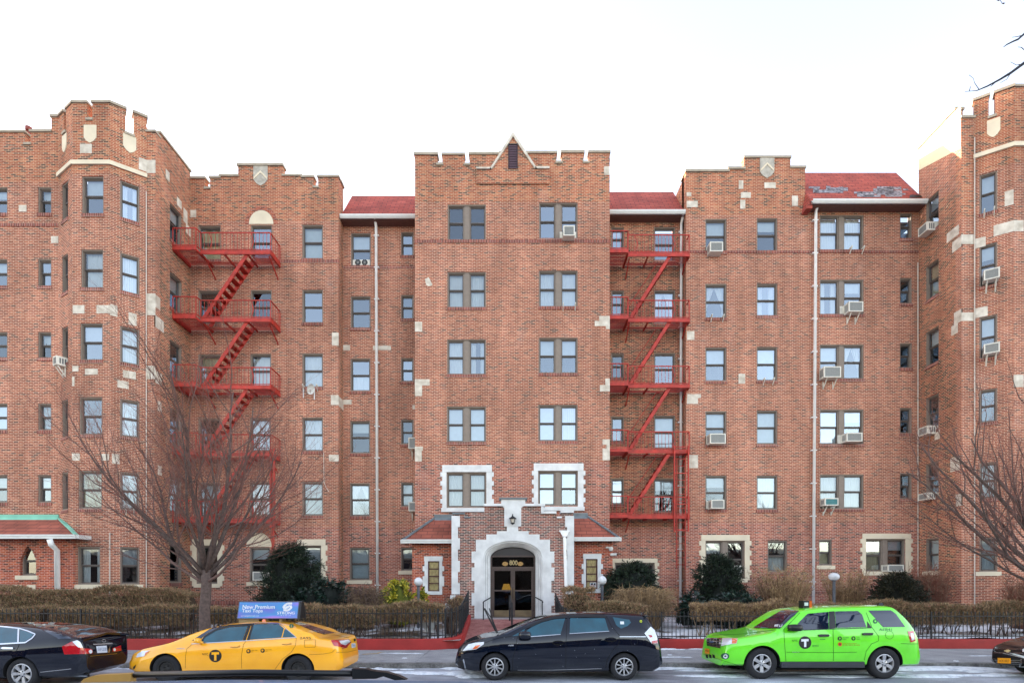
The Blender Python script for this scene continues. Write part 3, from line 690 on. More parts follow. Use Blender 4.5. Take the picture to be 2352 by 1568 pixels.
m = MB(); m.prism([(.02, 21.25), (L - .02, 20.41), (L - .02, 22.2), (.02, 22.2)], F_RS, -.02, .02); m.build("stucco_panel", CREAMWALL, BLD)
m = MB()
for (a, b, c, d) in ((1.7, 2.35, 16.9, 17.3), (2.0, L, 16.3, 16.75), (2.1, L, 13.2, 13.7), (1.95, 2.3, 12.8, 13.2), (1.0, 1.3, 8.6, 9.0), (1.9, 2.4, 7.0, 7.6), (2.2, L, 5.5, 6.0)): m.fbox(F_RS, a, b, -.012, .05, c, d)
boxes(m, "stone_block", STONE, BLD)
pr = [(0, F_RP.L, 21.64)]; panel("tower_pier", F_RP, pr, mats=(BRK, BRK_TOP), split=17.5); copings(F_RP, pr)
m = MB()
for (a, b) in ((13.2, 13.55), (16.4, 16.8)): m.fbox(F_RP, 0, F_RP.L, -.012, .05, a, b)
boxes(m, "stone_block", STONE, BLD)
ZR = 22.35; c1 = F_RC.L
rcr = [(PZ(b, 23.1), PZ(a, 23.1)) for a, b in ((386, 478), (551, 648), (718, 815), (888, 965), (1058, 1142), (1232, 1312))]
pr = [(0, c1 * .38, ZR), (c1 * .38, c1 * .54, ZR - .95), (c1 * .54, c1, ZR)]
angled("tower_wall", F_RC, pr, c1 * .14, c1 * .60, ['h', 'q', 'h', 'n', 'f', 'f'], rcr, [{'brackets': (.25, .8)}, None, None, None, None, {'sill': 'stone'}], split=PZ(380, 23.1)); copings(F_RC, pr)
pr = [(0, F_RF.L, ZR)]
angled("tower_wall", F_RF, pr, .55, 1.45, ['c', 'h', 'c', 'f', 'f', 'c'], rcr, split=PZ(380, 23.1)); copings(F_RF, pr)
m = MB(); zb = PZ(z5y(478), 23.62)
for F in (F_RC, F_RF): m.fbox(F, -.02, F.L + .02, -.07, .02, zb, zb + .17)
boxes(m, "belt_course", CREAM, BLD)
shield(F_RC, c1 * .5, PZ(z5y(278), 23.2), .42, .75)
m = MB()
for (F, a, b, c, d) in ((F_RC, c1 * .78, c1, 17.6, 18.2), (F_RC, c1 * .5, c1, 16.5, 16.95), (F_RF, 0, .4, 16.5, 16.95), (F_RC, 0, c1 * .3, 16.2, 16.6), (F_RC, 0, c1 * .35, 13.3, 13.7), (F_RF, 0, .4, 10.2, 10.7)): m.fbox(F, a, b, -.012, .05, c, d)
boxes(m, "stone_block", STONE, BLD)

# ---- roof decks, rear and side walls close the house
m = MB()
m.box(-130, 25, 27.3, 41, 18.9, 19.1); m.box(-129.9, -15, 23.9, 27.3, 18.9, 19.1); m.box(-14.7, XLW - .35, 26.45, 27.3, 18.9, 19.1); m.box(XC0 + .35, XC1 - .35, 25.35, 27.3, 18.9, 19.1)
m.box(XRW + .35, XRS - .1, 26.45, 27.3, 18.9, 19.1); m.box(XRS + .35, 25, 23.95, 27.3, 18.9, 19.1); m.box(-17.6, -16.4, 23.2, 23.9, 18.9, 19.1); m.box(20.3, 25, 23.3, 23.95, 18.9, 19.1)
m.build("flat_roof", plain("roof_tar", '#3a3a3e', .95), BLD)
m = MB(); m.box(-130.3, 25.3, 41, 41.3, -.1, 20); m.box(-130.3, -130, 23.5, 41, -.1, 20); m.box(25, 25.3, 22.93, 41, -.1, 20); m.build("rear_wall", BRK, BLD)
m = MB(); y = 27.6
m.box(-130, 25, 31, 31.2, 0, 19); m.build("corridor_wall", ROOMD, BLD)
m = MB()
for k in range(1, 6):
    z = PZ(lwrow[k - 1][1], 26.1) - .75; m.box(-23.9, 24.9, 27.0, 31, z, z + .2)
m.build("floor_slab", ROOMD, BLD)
m = MB(); m.tube([(PX(57, 24), 24.2, 19.5), (PX(57, 24), 24.2, PZ(296, 24))], .09, 8); m.tube([(PX(57, 24), 24.2, PZ(292, 24)), (PX(57, 24), 24.2, PZ(284, 24))], .13, 8); m.build("vent_stack", plain("rust_red", '#7a3428'), BLD)
# ------------------------------------------------------------------ low annex at the left
zax, zay = Zm(3.7333, 0, 1580)
DA = 22.68
F_AN = Frame((-24, DA), (PX(168, DA), DA))
a0, a1 = F_AN.xs(zax(240), DA), F_AN.xs(zax(425), DA); b0, b1 = PZ(zay(895), DA), PZ(zay(552), DA)
panel("annex_wall", F_AN, [(0, F_AN.L, PZ(1237, DA))], [(a0, a1, b0, b1)], mats=(BRK_ORG, BRK_ORG))
m = MB(); cx = (a0 + a1) / 2; hw = (a1 - a0) / 2; zs = b0 + (b1 - b0) * .52          # pointed head closes the upper corners
def ogive(x): return zs + (b1 - zs) * (1 - (abs(x - cx) / hw) ** 1.7)
for sg in (-1, 1):
    pts = [(cx + sg * hw * t, ogive(cx + sg * hw * t)) for t in np.linspace(0, 1, 11)] + [(cx + sg * hw, b1)]
    m.prism(pts, F_AN, .001, .28)
m.build("arch_head", BRK_ORG, BLD)
m = MB(); m.box(-24, -23.8, DA + .3, 23.49, -.1, PZ(1237, DA)); m.fbox(F_AN, a0 - .5, a1 + .5, .55, .6, b0 - .5, b1 + .4); m.build("annex_light_stop", ROOMD, BLD)  # added end wall shuts out sun; dark sheet makes the window read unlit
fr, sa, gl = MB(), MB(), MB(); sash_set(fr, sa, gl, F_AN, a0, a1, b0, b1, n=.14); o = fr.build("pointed_window", FRAME, BLD); sa.build("sash", SASH, o); gl.build("pane", GLASS, o, fixn=False)
m = MB(); m.fbox(F_AN, a0 - .16, a1 + .1, -.07, .05, b0 - .16, b0); m.build("sill", CREAM, o)
m = MB()
for x in (215, 375): s = F_AN.xs(zax(x), DA); z = PZ(zay(1010), DA); m.prism([(s - .18, z + .02), (s + .16, z + .02), (s + .16, z - .3), (s + .04, z - .3), (s + .02, z - .08), (s - .18, z - .08)][::-1], F_AN, -.03, .05)
m.build("stone_block", CREAM, BLD)
def hip_roof(x0, x1, y0, y1, ze, zr, ins0, ins1, mat, cap, capr, thick=.06, wall=None):
    """lean-to roof hipped at one or both ends: eave y0 low, ridge on the wall y1 high"""
    m = MB(); a, b, c, d = (x0, y0, ze), (x1, y0, ze), (x1 - ins1, y1, zr), (x0 + ins0, y1, zr)
    m.quad(a, b, c, d)
    if ins1: m.add([b, (x1, y1, ze), c], [(0, 1, 2)])
    if ins0: m.add([(x0, y1, ze), a, d], [(0, 1, 2)])
    m.add([(x0, y0, ze - .01), (x1, y0, ze - .01), (x1, y1, ze - .01), (x0, y1, ze - .01)], [(0, 3, 2, 1)])
    o = m.build("shingle_roof", mat, BLD)
    m = MB()
    if ins1: m.bar((x1, y0, ze + .02), (c[0], y1, zr + .03), .14, .05)
    if ins0: m.bar((x0, y0, ze + .02), (d[0], y1, zr + .03), .14, .05)
    m.build("hip_cap", capr, o)
    m = MB(); m.box(d[0] - .02, c[0] + .02, y1 - .06, y1 - .003, zr - .04, zr + .16); m.hexa([(d[0], y1 - .2, zr - .26), (c[0], y1 - .2, zr - .26), (c[0], y1 - .06, zr - .02), (d[0], y1 - .06, zr - .02), (d[0], y1 - .21, zr - .23), (c[0], y1 - .21, zr - .23), (c[0], y1 - .05, zr + .03), (d[0], y1 - .05, zr + .03)])
    m.build("flashing", cap, o)
    m = MB(); m.box(x0 - .01, x1 + .04, y0 - .12, y0, ze - .13, ze + .03); m.box(x0 - .01, x1 + .04, y0 - .15, y0 - .12, ze - .03, ze + .03)
    if ins1: m.box(x1, x1 + .1, y0, y1, ze - .13, ze + .03)
    if ins0: m.box(x0 - .1, x0 - .012, y0, y1, ze - .13, ze + .03)
    m.build("gutter", WHITE, o)
    return o
hip_roof(-24, PX(178, 22.2), 22.15, 23.48, PZ(1229, 22.15), PZ(1190, 23.48), 0, 1.76, SHING2, COPPER, COPPER)

# ------------------------------------------------------------------ entrance porch
DP, DWG = 23.4, 24.0
zex, zey = Zm(2.3764, 1240, 1500)
F_P = Frame((PX(zex(455), DP), DP), (PX(zex(1363), DP), DP))
def e(x, y): return (F_P.xs(zex(x), DP), PZ(zey(y), DP))
def es(x): return F_P.xs(zex(x), DP)
def ezz(y): return PZ(zey(y), DP)
ZDOOR = ezz(1078)
aL, aR = es(737), es(1083)
# brick front: stepped top, opening for the arch
prof = [(0, es(570), ezz(296)), (es(570), es(585), ezz(330)), (es(585), es(695), ezz(290)), (es(695), es(1125), ezz(240)), (es(1125), es(1232), ezz(290)), (es(1232), es(1275), ezz(320)), (es(1275), F_P.L, ezz(285))]
panel("portal_wall", F_P, prof, [(es(690), es(1130), -.1, ezz(500))], t=.4, mats=(BRK_DIRTY, BRK_DIRTY))
m = MB()
for x in (0, F_P.L - .4): m.fbox(F_P, x, x + .4, .4, 1.65, .0, ezz(300))
m.build("portal_side_wall", BRK_DIRTY, BLD)
m = MB(); m.fbox(F_P, 0, F_P.L, .4, 1.65, ezz(330), ezz(320)); m.build("portal_roof", LEAD, BLD)
m = MB()                                                # copings and quoins, white
for x0, x1, y in ((695, 843, 222), (980, 1147, 222), (1127, 1232, 278), (1272, 1363, 272)):
    m.fbox(F_P, es(x0) - .02, es(x1) + .02, -.12, .45, ezz(y + 18), ezz(y))
m.fbox(F_P, es(1120), es(1140), -.1, .4, ezz(296), ezz(240)); m.fbox(F_P, es(1240), es(1275), -.1, .4, ezz(330), ezz(318)); boxes(m, "coping", WHITEP, BLD)
for sd in (0, 1):
    m = MB()
    for k in range(7):
        y0, y1 = 312 + k * 84, 312 + (k + 1) * 84
        w = 57 if k % 2 == 0 else 42
        if sd == 0: m.fbox(F_P, -.03, es(455 + w), -.06, .02, ezz(y1), ezz(y0))
        else: m.fbox(F_P, es(1363 - w - 4), F_P.L + .03, -.06, .02, ezz(y1), ezz(y0))
    m.build("quoin_strip", WHITEP, BLD)
m = MB(); m.prism([e(845, 392), e(972, 392), e(972, 252), e(1003, 235), e(1003, 190), e(822, 190), e(822, 235), e(845, 252)], F_P, -.10, .42); m.build("keystone_panel", WHITEP, BLD)
m = MB(); m.fbox(F_P, es(806), es(1018), -.16, .5, ezz(190), ezz(178)); m.fbox(F_P, es(455), es(548), -.08, .46, ezz(300), ezz(288)); m.fbox(F_P, es(545), es(590), -.06, .44, ezz(330), ezz(318)); m.build("slate_cap", LEAD, BLD)
# white arch surround, column strips between the arch and the stepped outline
xc = (es(690) + es(1130)) / 2
def arch(s, half, zsp, rise):
    t = min(1, abs(s - xc) / half); return zsp + rise * math.sqrt(max(0, 1 - t * t))
def surround_top(x):
    for (x0, x1, y) in ((865, 950, 392), (790, 1028, 428), (710, 1110, 452), (632, 1188, 492), (604, 1216, 580)):
        if x0 <= x <= x1: return y
    return None
def toothed(y):
    return 0 if (int((y - 580) // 85) % 2 == 0) else 1
m = MB(); xs_ = sorted(set(list(np.linspace(690, 1130, 45)) + [632, 710, 790, 865, 950, 1028, 1110, 1188]))
zsp, rise = ezz(625), ezz(500) - ezz(625); half = (es(1130) - es(690)) / 2
for xa, xb in zip(xs_[:-1], xs_[1:]):
    xm = (xa + xb) / 2; yt = surround_top(xm)
    if yt is None: continue
    sa_, sb_ = es(xa), es(xb)
    if 690 <= xm <= 1130: za, zb_ = arch(sa_, half, zsp, rise), arch(sb_, half, zsp, rise)
    else: za = zb_ = ezz(580)
    zt = ezz(yt)
    m.hexa([F_P.pt(sa_, -.08, za), F_P.pt(sb_, -.08, zb_), F_P.pt(sb_, .42, zb_), F_P.pt(sa_, .42, za), F_P.pt(sa_, -.08, zt), F_P.pt(sb_, -.08, zt), F_P.pt(sb_, .42, zt), F_P.pt(sa_, .42, zt)])
for sd in (0, 1):
    ys = [580, 665, 700, 800, 890, 985, 1092]
    for k, (ya, yb) in enumerate(zip(ys[:-1], ys[1:])):
        out = 600 if k % 2 == 0 else 622
        if sd == 0: m.fbox(F_P, es(out), es(690), -.08, .42, ezz(yb), ezz(ya))
        else: m.fbox(F_P, es(1130), es(1820 - out), -.08, .42, ezz(yb), ezz(ya))
pw = m.build("arch_surround", WHITEP, BLD)
m = MB()                                                # stepped mouldings inside the arch
for k, (ins, n0, n1) in enumerate(((0, .0, .12), (14, .12, .24), (28, .24, .38), (40, .38, .62))):
    hw = (es(1130 - ins) - es(690 + ins)) / 2; hw2 = hw - .07
    if k == 3: hw2 = (aR - aL) / 2
    zt_ = rise - k * .05; N_ = 28
    A = [(xc - hw, .0)] + [(xc + hw * math.cos(t), zsp + zt_ * math.sin(t)) for t in np.linspace(math.pi, 0, N_)] + [(xc + hw, .0)]
    B = [(xc - hw2, .0)] + [(xc + hw2 * math.cos(t), zsp + (zt_ - .07) * math.sin(t)) for t in np.linspace(math.pi, 0, N_)] + [(xc + hw2, .0)]
    for i in range(len(A) - 1):
        m.hexa([F_P.pt(A[i][0], n0, A[i][1]), F_P.pt(A[i + 1][0], n0, A[i + 1][1]), F_P.pt(A[i + 1][0], n1, A[i + 1][1]), F_P.pt(A[i][0], n1, A[i][1]),
                F_P.pt(B[i][0], n0, B[i][1]), F_P.pt(B[i + 1][0], n0, B[i + 1][1]), F_P.pt(B[i + 1][0], n1, B[i + 1][1]), F_P.pt(B[i][0], n1, B[i][1])])
m.build("arch_moulding", WHITEP, pw)
# doors
BRONZE = plain("bronze_door", '#4c3c36', .45, metal=.1, var=.2); KICK = plain("kick_plate", '#6e5c42', .5, metal=.2, var=.25, scale=4)
n0 = .5; w_ = aR - aL; zt1, zt0 = ezz(606), ezz(700)
m = MB()
m.fbox(F_P, aL, aL + .07, n0, n0 + .12, ZDOOR, zt1); m.fbox(F_P, aR - .07, aR, n0, n0 + .12, ZDOOR, zt1); m.fbox(F_P, aL + .07, aR - .07, n0, n0 + .12, zt1 - .06, zt1); m.fbox(F_P, aL + .07, aR - .07, n0, n0 + .12, zt0 - .04, zt0 + .05)
df = m.build("door_frame", BRONZE, BLD)
GLD = glass_mat("door_glass", '#b8b0a8', .02)
m = MB(); hw = w_ / 2; pts = [(xc + hw * math.cos(t), zt1 + (ezz(545) - zt1) * math.sin(t)) for t in np.linspace(0, math.pi, 20)]; m.prism(pts, F_P, n0 + .04, n0 + .08); m.build("arch_panel", plain("dark_plum", '#241c22', .35), df)
m = MB(); m.fbox(F_P, aL + .07, aR - .07, n0 + .05, n0 + .06, zt0 + .05, zt1 - .06); tp = m.build("transom_pane", GLD, df)
for sd in (0, 1):
    x0 = aL + .075 + sd * (w_ - .15) / 2; x1 = x0 + (w_ - .15) / 2 - .006; zm = ezz(874)
    m = MB(); b = .09
    m.fbox(F_P, x0, x0 + b, n0 + .03, n0 + .09, ZDOOR + .02, zt0 - .045); m.fbox(F_P, x1 - b, x1, n0 + .03, n0 + .09, ZDOOR + .02, zt0 - .045)
    m.fbox(F_P, x0 + b, x1 - b, n0 + .03, n0 + .09, zt0 - .12, zt0 - .045); m.fbox(F_P, x0 + b, x1 - b, n0 + .03, n0 + .09, zm - .03, zm + .03)
    d = m.build("door", BRONZE, BLD)
    m = MB(); m.fbox(F_P, x0 + b, x1 - b, n0 + .02, n0 + .09, ZDOOR + .02, ezz(1025)); m.build("kick_plate", KICK, d)
    m = MB(); m.fbox(F_P, x0 + b, x1 - b, n0 + .055, n0 + .065, ezz(1025), zt0 - .12); m.build("pane", GLD, d)
    m = MB(); hx = x1 - .045 if sd == 0 else x0 + .045; m.tube([F_P.pt(hx, n0 - .03, zm - .35), F_P.pt(hx, n0 - .03, zm + .1)], .018, 8); m.build("handle", KICK, d)
# lobby behind the doors: warm wall, table lamp, ceiling globes lit
LOB = plain("lobby_wall", '#5a4a40', .8); m = MB()
m.fbox(F_P, aL - 1.2, aR + 1.2, 5.4, 5.5, 0, 5); m.fbox(F_P, aL - 1.3, aL - 1.2, .95, 5.4, 0, 5); m.fbox(F_P, aR + 1.2, aR + 1.3, .95, 5.4, 0, 5); m.fbox(F_P, aL - 1.2, aR + 1.2, .95, 5.4, 4.4, 4.5)
m.fbox(F_P, aL - 1.3, aL - .02, .9, .95, 0, 5); m.fbox(F_P, aR + .02, aR + 1.3, .9, .95, 0, 5)
m.build("lobby_wall", LOB, BLD)
m = MB(); m.fbox(F_P, aL - 1.2, aR + 1.2, .5, 5.4, ZDOOR - .1, ZDOOR); m.build("lobby_floor", plain("lobby_floor_tile", '#4a3c36', .3), BLD)
def emis(name, hexc, st):
    m_, nt, b = new_mat(name); b.inputs["Emission Color"].default_value = lin(hexc); b.inputs["Emission Strength"].default_value = st; b.inputs["Base Color"].default_value = lin(hexc); return m_
GLOW = emis("lamp_shade_glow", '#e8c460', .22); GLOW2 = emis("ceiling_lamp_glow", '#ffe8b0', .22)
tl = thing("table_lamp", "lit table lamp with a yellow shade inside the lobby behind the glass doors", "lamp", tuple(F_P.pt(es(858), 1.8, ZDOOR)))
c = F_P.pt(es(858), 1.8, 0); zl0, zl1 = PZ(zey(868), DP + 1.8), PZ(zey(822), DP + 1.8)
m = MB(); m.lathe([(.21, zl0), (.13, zl1), (.12, zl1), (.2, zl0)], (c.x, c.y, 0), n=20); m.build("lamp_shade", GLOW, tl)
m = MB(); m.lathe([(0, .75), (.1, .75), (.1, .8), (.03, .85), (.06, 1.0), (.02, 1.2), (.02, zl1 - ZDOOR - .03)], (c.x, c.y, ZDOOR), n=14); m.build("lamp_base", BRONZE, tl)
m = MB(); m.fbox(F_P, es(858) - .5, es(858) + .5, 1.55, 2.05, ZDOOR + .7, ZDOOR + .748); [m.fbox(F_P, es(858) + a_, es(858) + a_ + .05, n_, n_ + .05, ZDOOR, ZDOOR + .7) for a_ in (-.48, .43) for n_ in (1.58, 1.97)]
tag(m.build("side_table", plain("dark_wood", '#2c1c16', .4), None), "dark side table in the lobby carrying the lit yellow table lamp", "table")
def text_mesh(body, size=1.0):
    cu = bpy.data.curves.new("t", 'FONT'); cu.body = body; cu.size = size; cu.align_x = 'LEFT'
    o = bpy.data.objects.new("t", cu); COL.objects.link(o); dg = bpy.context.evaluated_depsgraph_get(); me = bpy.data.meshes.new_from_object(o.evaluated_get(dg))
    v = [tuple(p.co[:2]) for p in me.vertices]; f = [tuple(p.vertices) for p in me.polygons]
    bpy.data.objects.remove(o); bpy.data.curves.remove(cu); bpy.data.meshes.remove(me)
    xs = [p[0] for p in v]; ys = [p[1] for p in v]; x0, x1, y0, y1 = min(xs), max(xs), min(ys), max(ys)
    return [((x - x0), (y - y0)) for x, y in v], f, x1 - x0, y1 - y0
def wall_text(body, F, s0, s1, z0, z1, n, mat, name, par=None, bold=0):
    v, f, w, h = text_mesh(body); m = MB(); m.add([F.pt(s0 + x / w * (s1 - s0), n, z0 + y / h * (z1 - z0)) for x, y in v], f)
    return m.build(name, mat, par, fixn=False)
GOLD = plain("gilt_number", '#cdb684', .4, metal=.2)
wall_text("800", F_P, es(884), es(945), ezz(678), ezz(642), n0 + .045, GOLD, "house_number", df)
cl = thing("ceiling_lamp", "lit globe pendant in the lobby glowing behind the house number of the transom", "lamp", tuple(F_P.pt(es(885), 2.6, 3.6)))
for x in (846, 972):
    c = F_P.pt(es(x), 2.4, PZ(zey(672), DP + 2.4)); m = MB(); m.lathe([(0.01, -.1), (.10, -.06), (.14, 0), (.10, .07), (.03, .1)], c, n=14); m.build("globe", GLOW2, cl)
# side wings of the porch
for sd in (0, 1):
    if sd == 0: xa, xb = PX(946.8, DWG), F_P.p.x + .02
    else: xa, xb = F_P.p.x + F_P.L - .02, PX(zex(1660), DWG)
    F = Frame((xa, DWG), (xb, DWG)); zt = PZ(zey(500 if sd == 0 else 482), DWG)
    wz = ((272, 652, 357, 877), (1458, 635, 1545, 860))[sd]; so = ((243, 615, 383, 903), (1437, 597, 1575, 890))[sd]
    r = (zex(wz[0]), zey(wz[1]), zex(wz[2]), zey(wz[3])); ro_ = (zex(so[0]), zey(so[1]), zex(so[2]), zey(so[3]))
    a, b, z0, z1 = prj(F, DWG, r); A, B, Z0, Z1 = prj(F, DWG, ro_)
    panel("porch_wall", F, [(0, F.L, zt)], [(a, b, z0, z1)], mats=(BRK_ORG, BRK_ORG))
    Fs = Frame((xa, 25), (xa, DWG + .301)) if sd == 0 else Frame((xb, DWG + .301), (xb, 25)); panel("porch_side_wall", Fs, [(0, Fs.L, zt)], (), mats=(BRK_ORG, BRK_ORG))
    m = MB(); m.fbox(F, A, B, -.05, .03, z1 + .002, Z1); m.fbox(F, A + .02, B - .02, -.07, .03, Z0, z0 - .002)
    for k in range(6):
        hh = (z1 - z0) / 6; ee = .08 if k in (1, 2, 4) else 0; zz = z0 + k * hh
        m.fbox(F, A - ee + .02, a - .002, -.05, .03, zz, zz + hh); m.fbox(F, b + .002, B + ee - .02, -.05, .03, zz, zz + hh)
    m.build("white_surround", WHITEP, BLD)
    m = MB(); RW_ = plain("maroon_frame", '#4e2024', .5)
    for q in ((a, a + .04), (b - .04, b)): m.fbox(F, *q, .02, .1, z0, z1)
    for k in range(5): zz = z0 + (z1 - z0 - .04) * k / 4; m.fbox(F, a + .04, b - .04, .03, .09, zz, zz + .04)
    o = m.build("leaded_window", RW_, BLD)
    m = MB(); m.quad(F.pt(a, .062, z0), F.pt(b, .062, z0), F.pt(b, .062, z1), F.pt(a, .062, z1)); m.build("pane", glass_mat("porch_glass", '#f4ecd8', .05), o, fixn=False)
    m = MB(); m.fbox(F, a, b, .10, .11, z0, z1); m.build("blind", plain("amber_blind", '#f0e2c4', .8, var=.25, scale=7), o)
    m = MB()
    for k in range(-3, 8):                                # diamond leading in front of the blind
        for sg in (1, -1):
            for i in range(1):
                p0 = (a + (b - a) * k / 3.0, z1); p1 = (p0[0] + sg * (z1 - z0) * .33, z0)
                cl_ = []
                for t in np.linspace(0, 1, 40):
                    s_ = p0[0] + (p1[0] - p0[0]) * t; z_ = p0[1] + (p1[1] - p0[1]) * t
                    if a <= s_ <= b: cl_.append((s_, z_))
                if len(cl_) > 2: m.bar(F.pt(cl_[0][0], .055, cl_[0][1]), F.pt(cl_[-1][0], .055, cl_[-1][1]), .005, .004)
    m.build("lead_lattice", plain("lead_came", '#7a6a58'), o)
    if sd == 1:
        sg_ = MB(); sa_, sb_, za_, zb_ = prj(F, DWG, (zex(1490), zey(812), zex(1537), zey(858))); sg_.fbox(F, sa_, sb_, .035, .045, za_, zb_)
        no_ = sg_.build("notice_sign", plain("paper_white", '#d8d8dc', .7), None); tag(no_, "small white security notice in the leaded porch window", "sign")
        k_ = MB(); h_ = zb_ - za_; w2 = sb_ - sa_
        k_.fbox(F, sa_ + w2 * .12, sa_ + w2 * .5, .031, .034, za_ + h_ * .62, za_ + h_ * .9); k_.fbox(F, sa_ + w2 * .6, sa_ + w2 * .9, .031, .034, za_ + h_ * .6, za_ + h_ * .9)
        for j in range(3): k_.fbox(F, sa_ + w2 * .12, sb_ - w2 * .12, .031, .034, za_ + h_ * (.1 + j * .14), za_ + h_ * (.15 + j * .14))
        k_.build("print_mark", BLACKP, no_)
        k_ = MB(); k_.fbox(F, sa_ + w2 * .1, sb_ - w2 * .1, .031, .034, za_ + h_ * .5, za_ + h_ * .56); k_.build("red_print", plain("red_ink", '#a02028'), no_)
    x0, x1 = (PX(zex(80), 23.55), F_P.p.x) if sd == 0 else (F_P.p.x + F_P.L, PX(zex(1711), 23.55))
    ze_ = PZ(zey(495 if sd == 0 else 478), 23.6); zr_ = PZ(zey(330 if sd == 0 else 318), 24.98)
    hip_roof(x0, x1, 23.6, 24.98, ze_, zr_, 1.15 if sd == 0 else 0, 0 if sd == 0 else 1.15, SHING2, LEAD, LEAD)
# leader pipe with hopper on the portal
m = MB(); s = es(1295)
m.prism([(s - .21, ezz(424)), (s + .2, ezz(424)), (s + .08, ezz(470)), (s - .08, ezz(470))], F_P, -.25, -.09); m.prism([(s - .22, ezz(432)), (s + .21, ezz(432)), (s + .21, ezz(424)), (s - .22, ezz(424))], F_P, -.26, -.08)
m.tube([F_P.pt(s, -.16, ezz(468)), F_P.pt(s + .06, -.16, ezz(846))], .065, 10); m.build("leader_pipe", PIPEW, BLD)
# downpipes
def downpipe(pts, r=.085, clips=()):
    m = MB(); m.tube(pts, r, 10); o = m.build("downpipe", PIPEW, BLD, True)
    c = MB()
    for (x, y, z) in clips: c.box(x - .12, x + .12, y, y + .16, z - .02, z + .02)
    if clips: c.build("pipe_clip", PIPEW, o)
def pipe_on(U, D, Vt, Vb, Dw, gut=None, U2=None):
    x = PX(U, D); x2 = PX(U2 or U, D); pts = ([(x - .05, D - .3, PZ(Vt - 12, D - .3)), (x, D - .3, PZ(Vt, D))] if gut else []) + [(x, D, PZ(Vt + 14, D)), (x2, D, PZ(Vb, D))]
    downpipe(pts, .065, [(x + (x2 - x) * f, D, PZ(Vt + 14 + f * (Vb - Vt), D)) for f in np.linspace(.02, .92, 12)])
pipe_on(864, 26.68, 508, 1400, 26.8, True, 867)
pipe_on(1565, 26.55, 500, 1390, 26.7, True, 1563)
pipe_on(1874, 25.95, 472, 1395, 26.1, True, 1868)
downpipe([(PX(118, 22.1), 22.02, PZ(1238, 22.1)), (PX(120, 22.1), 22.05, PZ(1250, 22.1)), (PX(131, 22.5), 22.5, PZ(1263, 22.5)), (PX(133, 22.5), 22.5, PZ(1440, 22.5))], .10)
for (U, D, V0, V1) in ((461, 23.6, 0, 0),): pass
for x, y, z0_, z1_ in ((PX(252.6, 22.77), 22.76, 1.0, 4.3), (PX(336.8, 23.52), 23.5, 1.0, 18.5), (PX(2110, 26.05) - .03, 26.05, 1.5, 17), (PX(3082 / K, 23.6), 23.57, 1, 20.8)):
    m = MB(); m.tube([(x, y, z0_), (x, y, z1_)], .022, 6); m.build("cable", plain("pale_cable", '#c8beb2'), BLD)
m = MB(); pts = [P(720, 1430 - 0, 26.0)]; a_ = [(735, 1010), (736, 1200), (745, 1330)]
m.tube([P((1150 / 2.3756 + 540) / K, (930 / 2.3756 + 1040) / K, 26.05), P((1152 / 2.3756 + 540) / K, (1150 / 2.3756 + 1040) / K, 26.05), P((1170 / 2.3756 + 540) / K, (1195 / 2.3756 + 1040) / K, 26.05), P((1190 / 2.3756 + 540) / K, (1222 / 2.3756 + 1040) / K, 26.05)], .014, 5); m.build("cable", MATS["pale_cable"], BLD)
m = MB(); m.box(PX(1597, 26) - .13, PX(1597, 26) + .13, 26.04, 26.095, PZ(1374, 26), PZ(1362, 26))
o = m.build("notice_sign", plain("paper_pink", '#c8b4b4', .7), None); tag(o, "small pale plaque low on the brick wall beside the rounded evergreen", "sign")

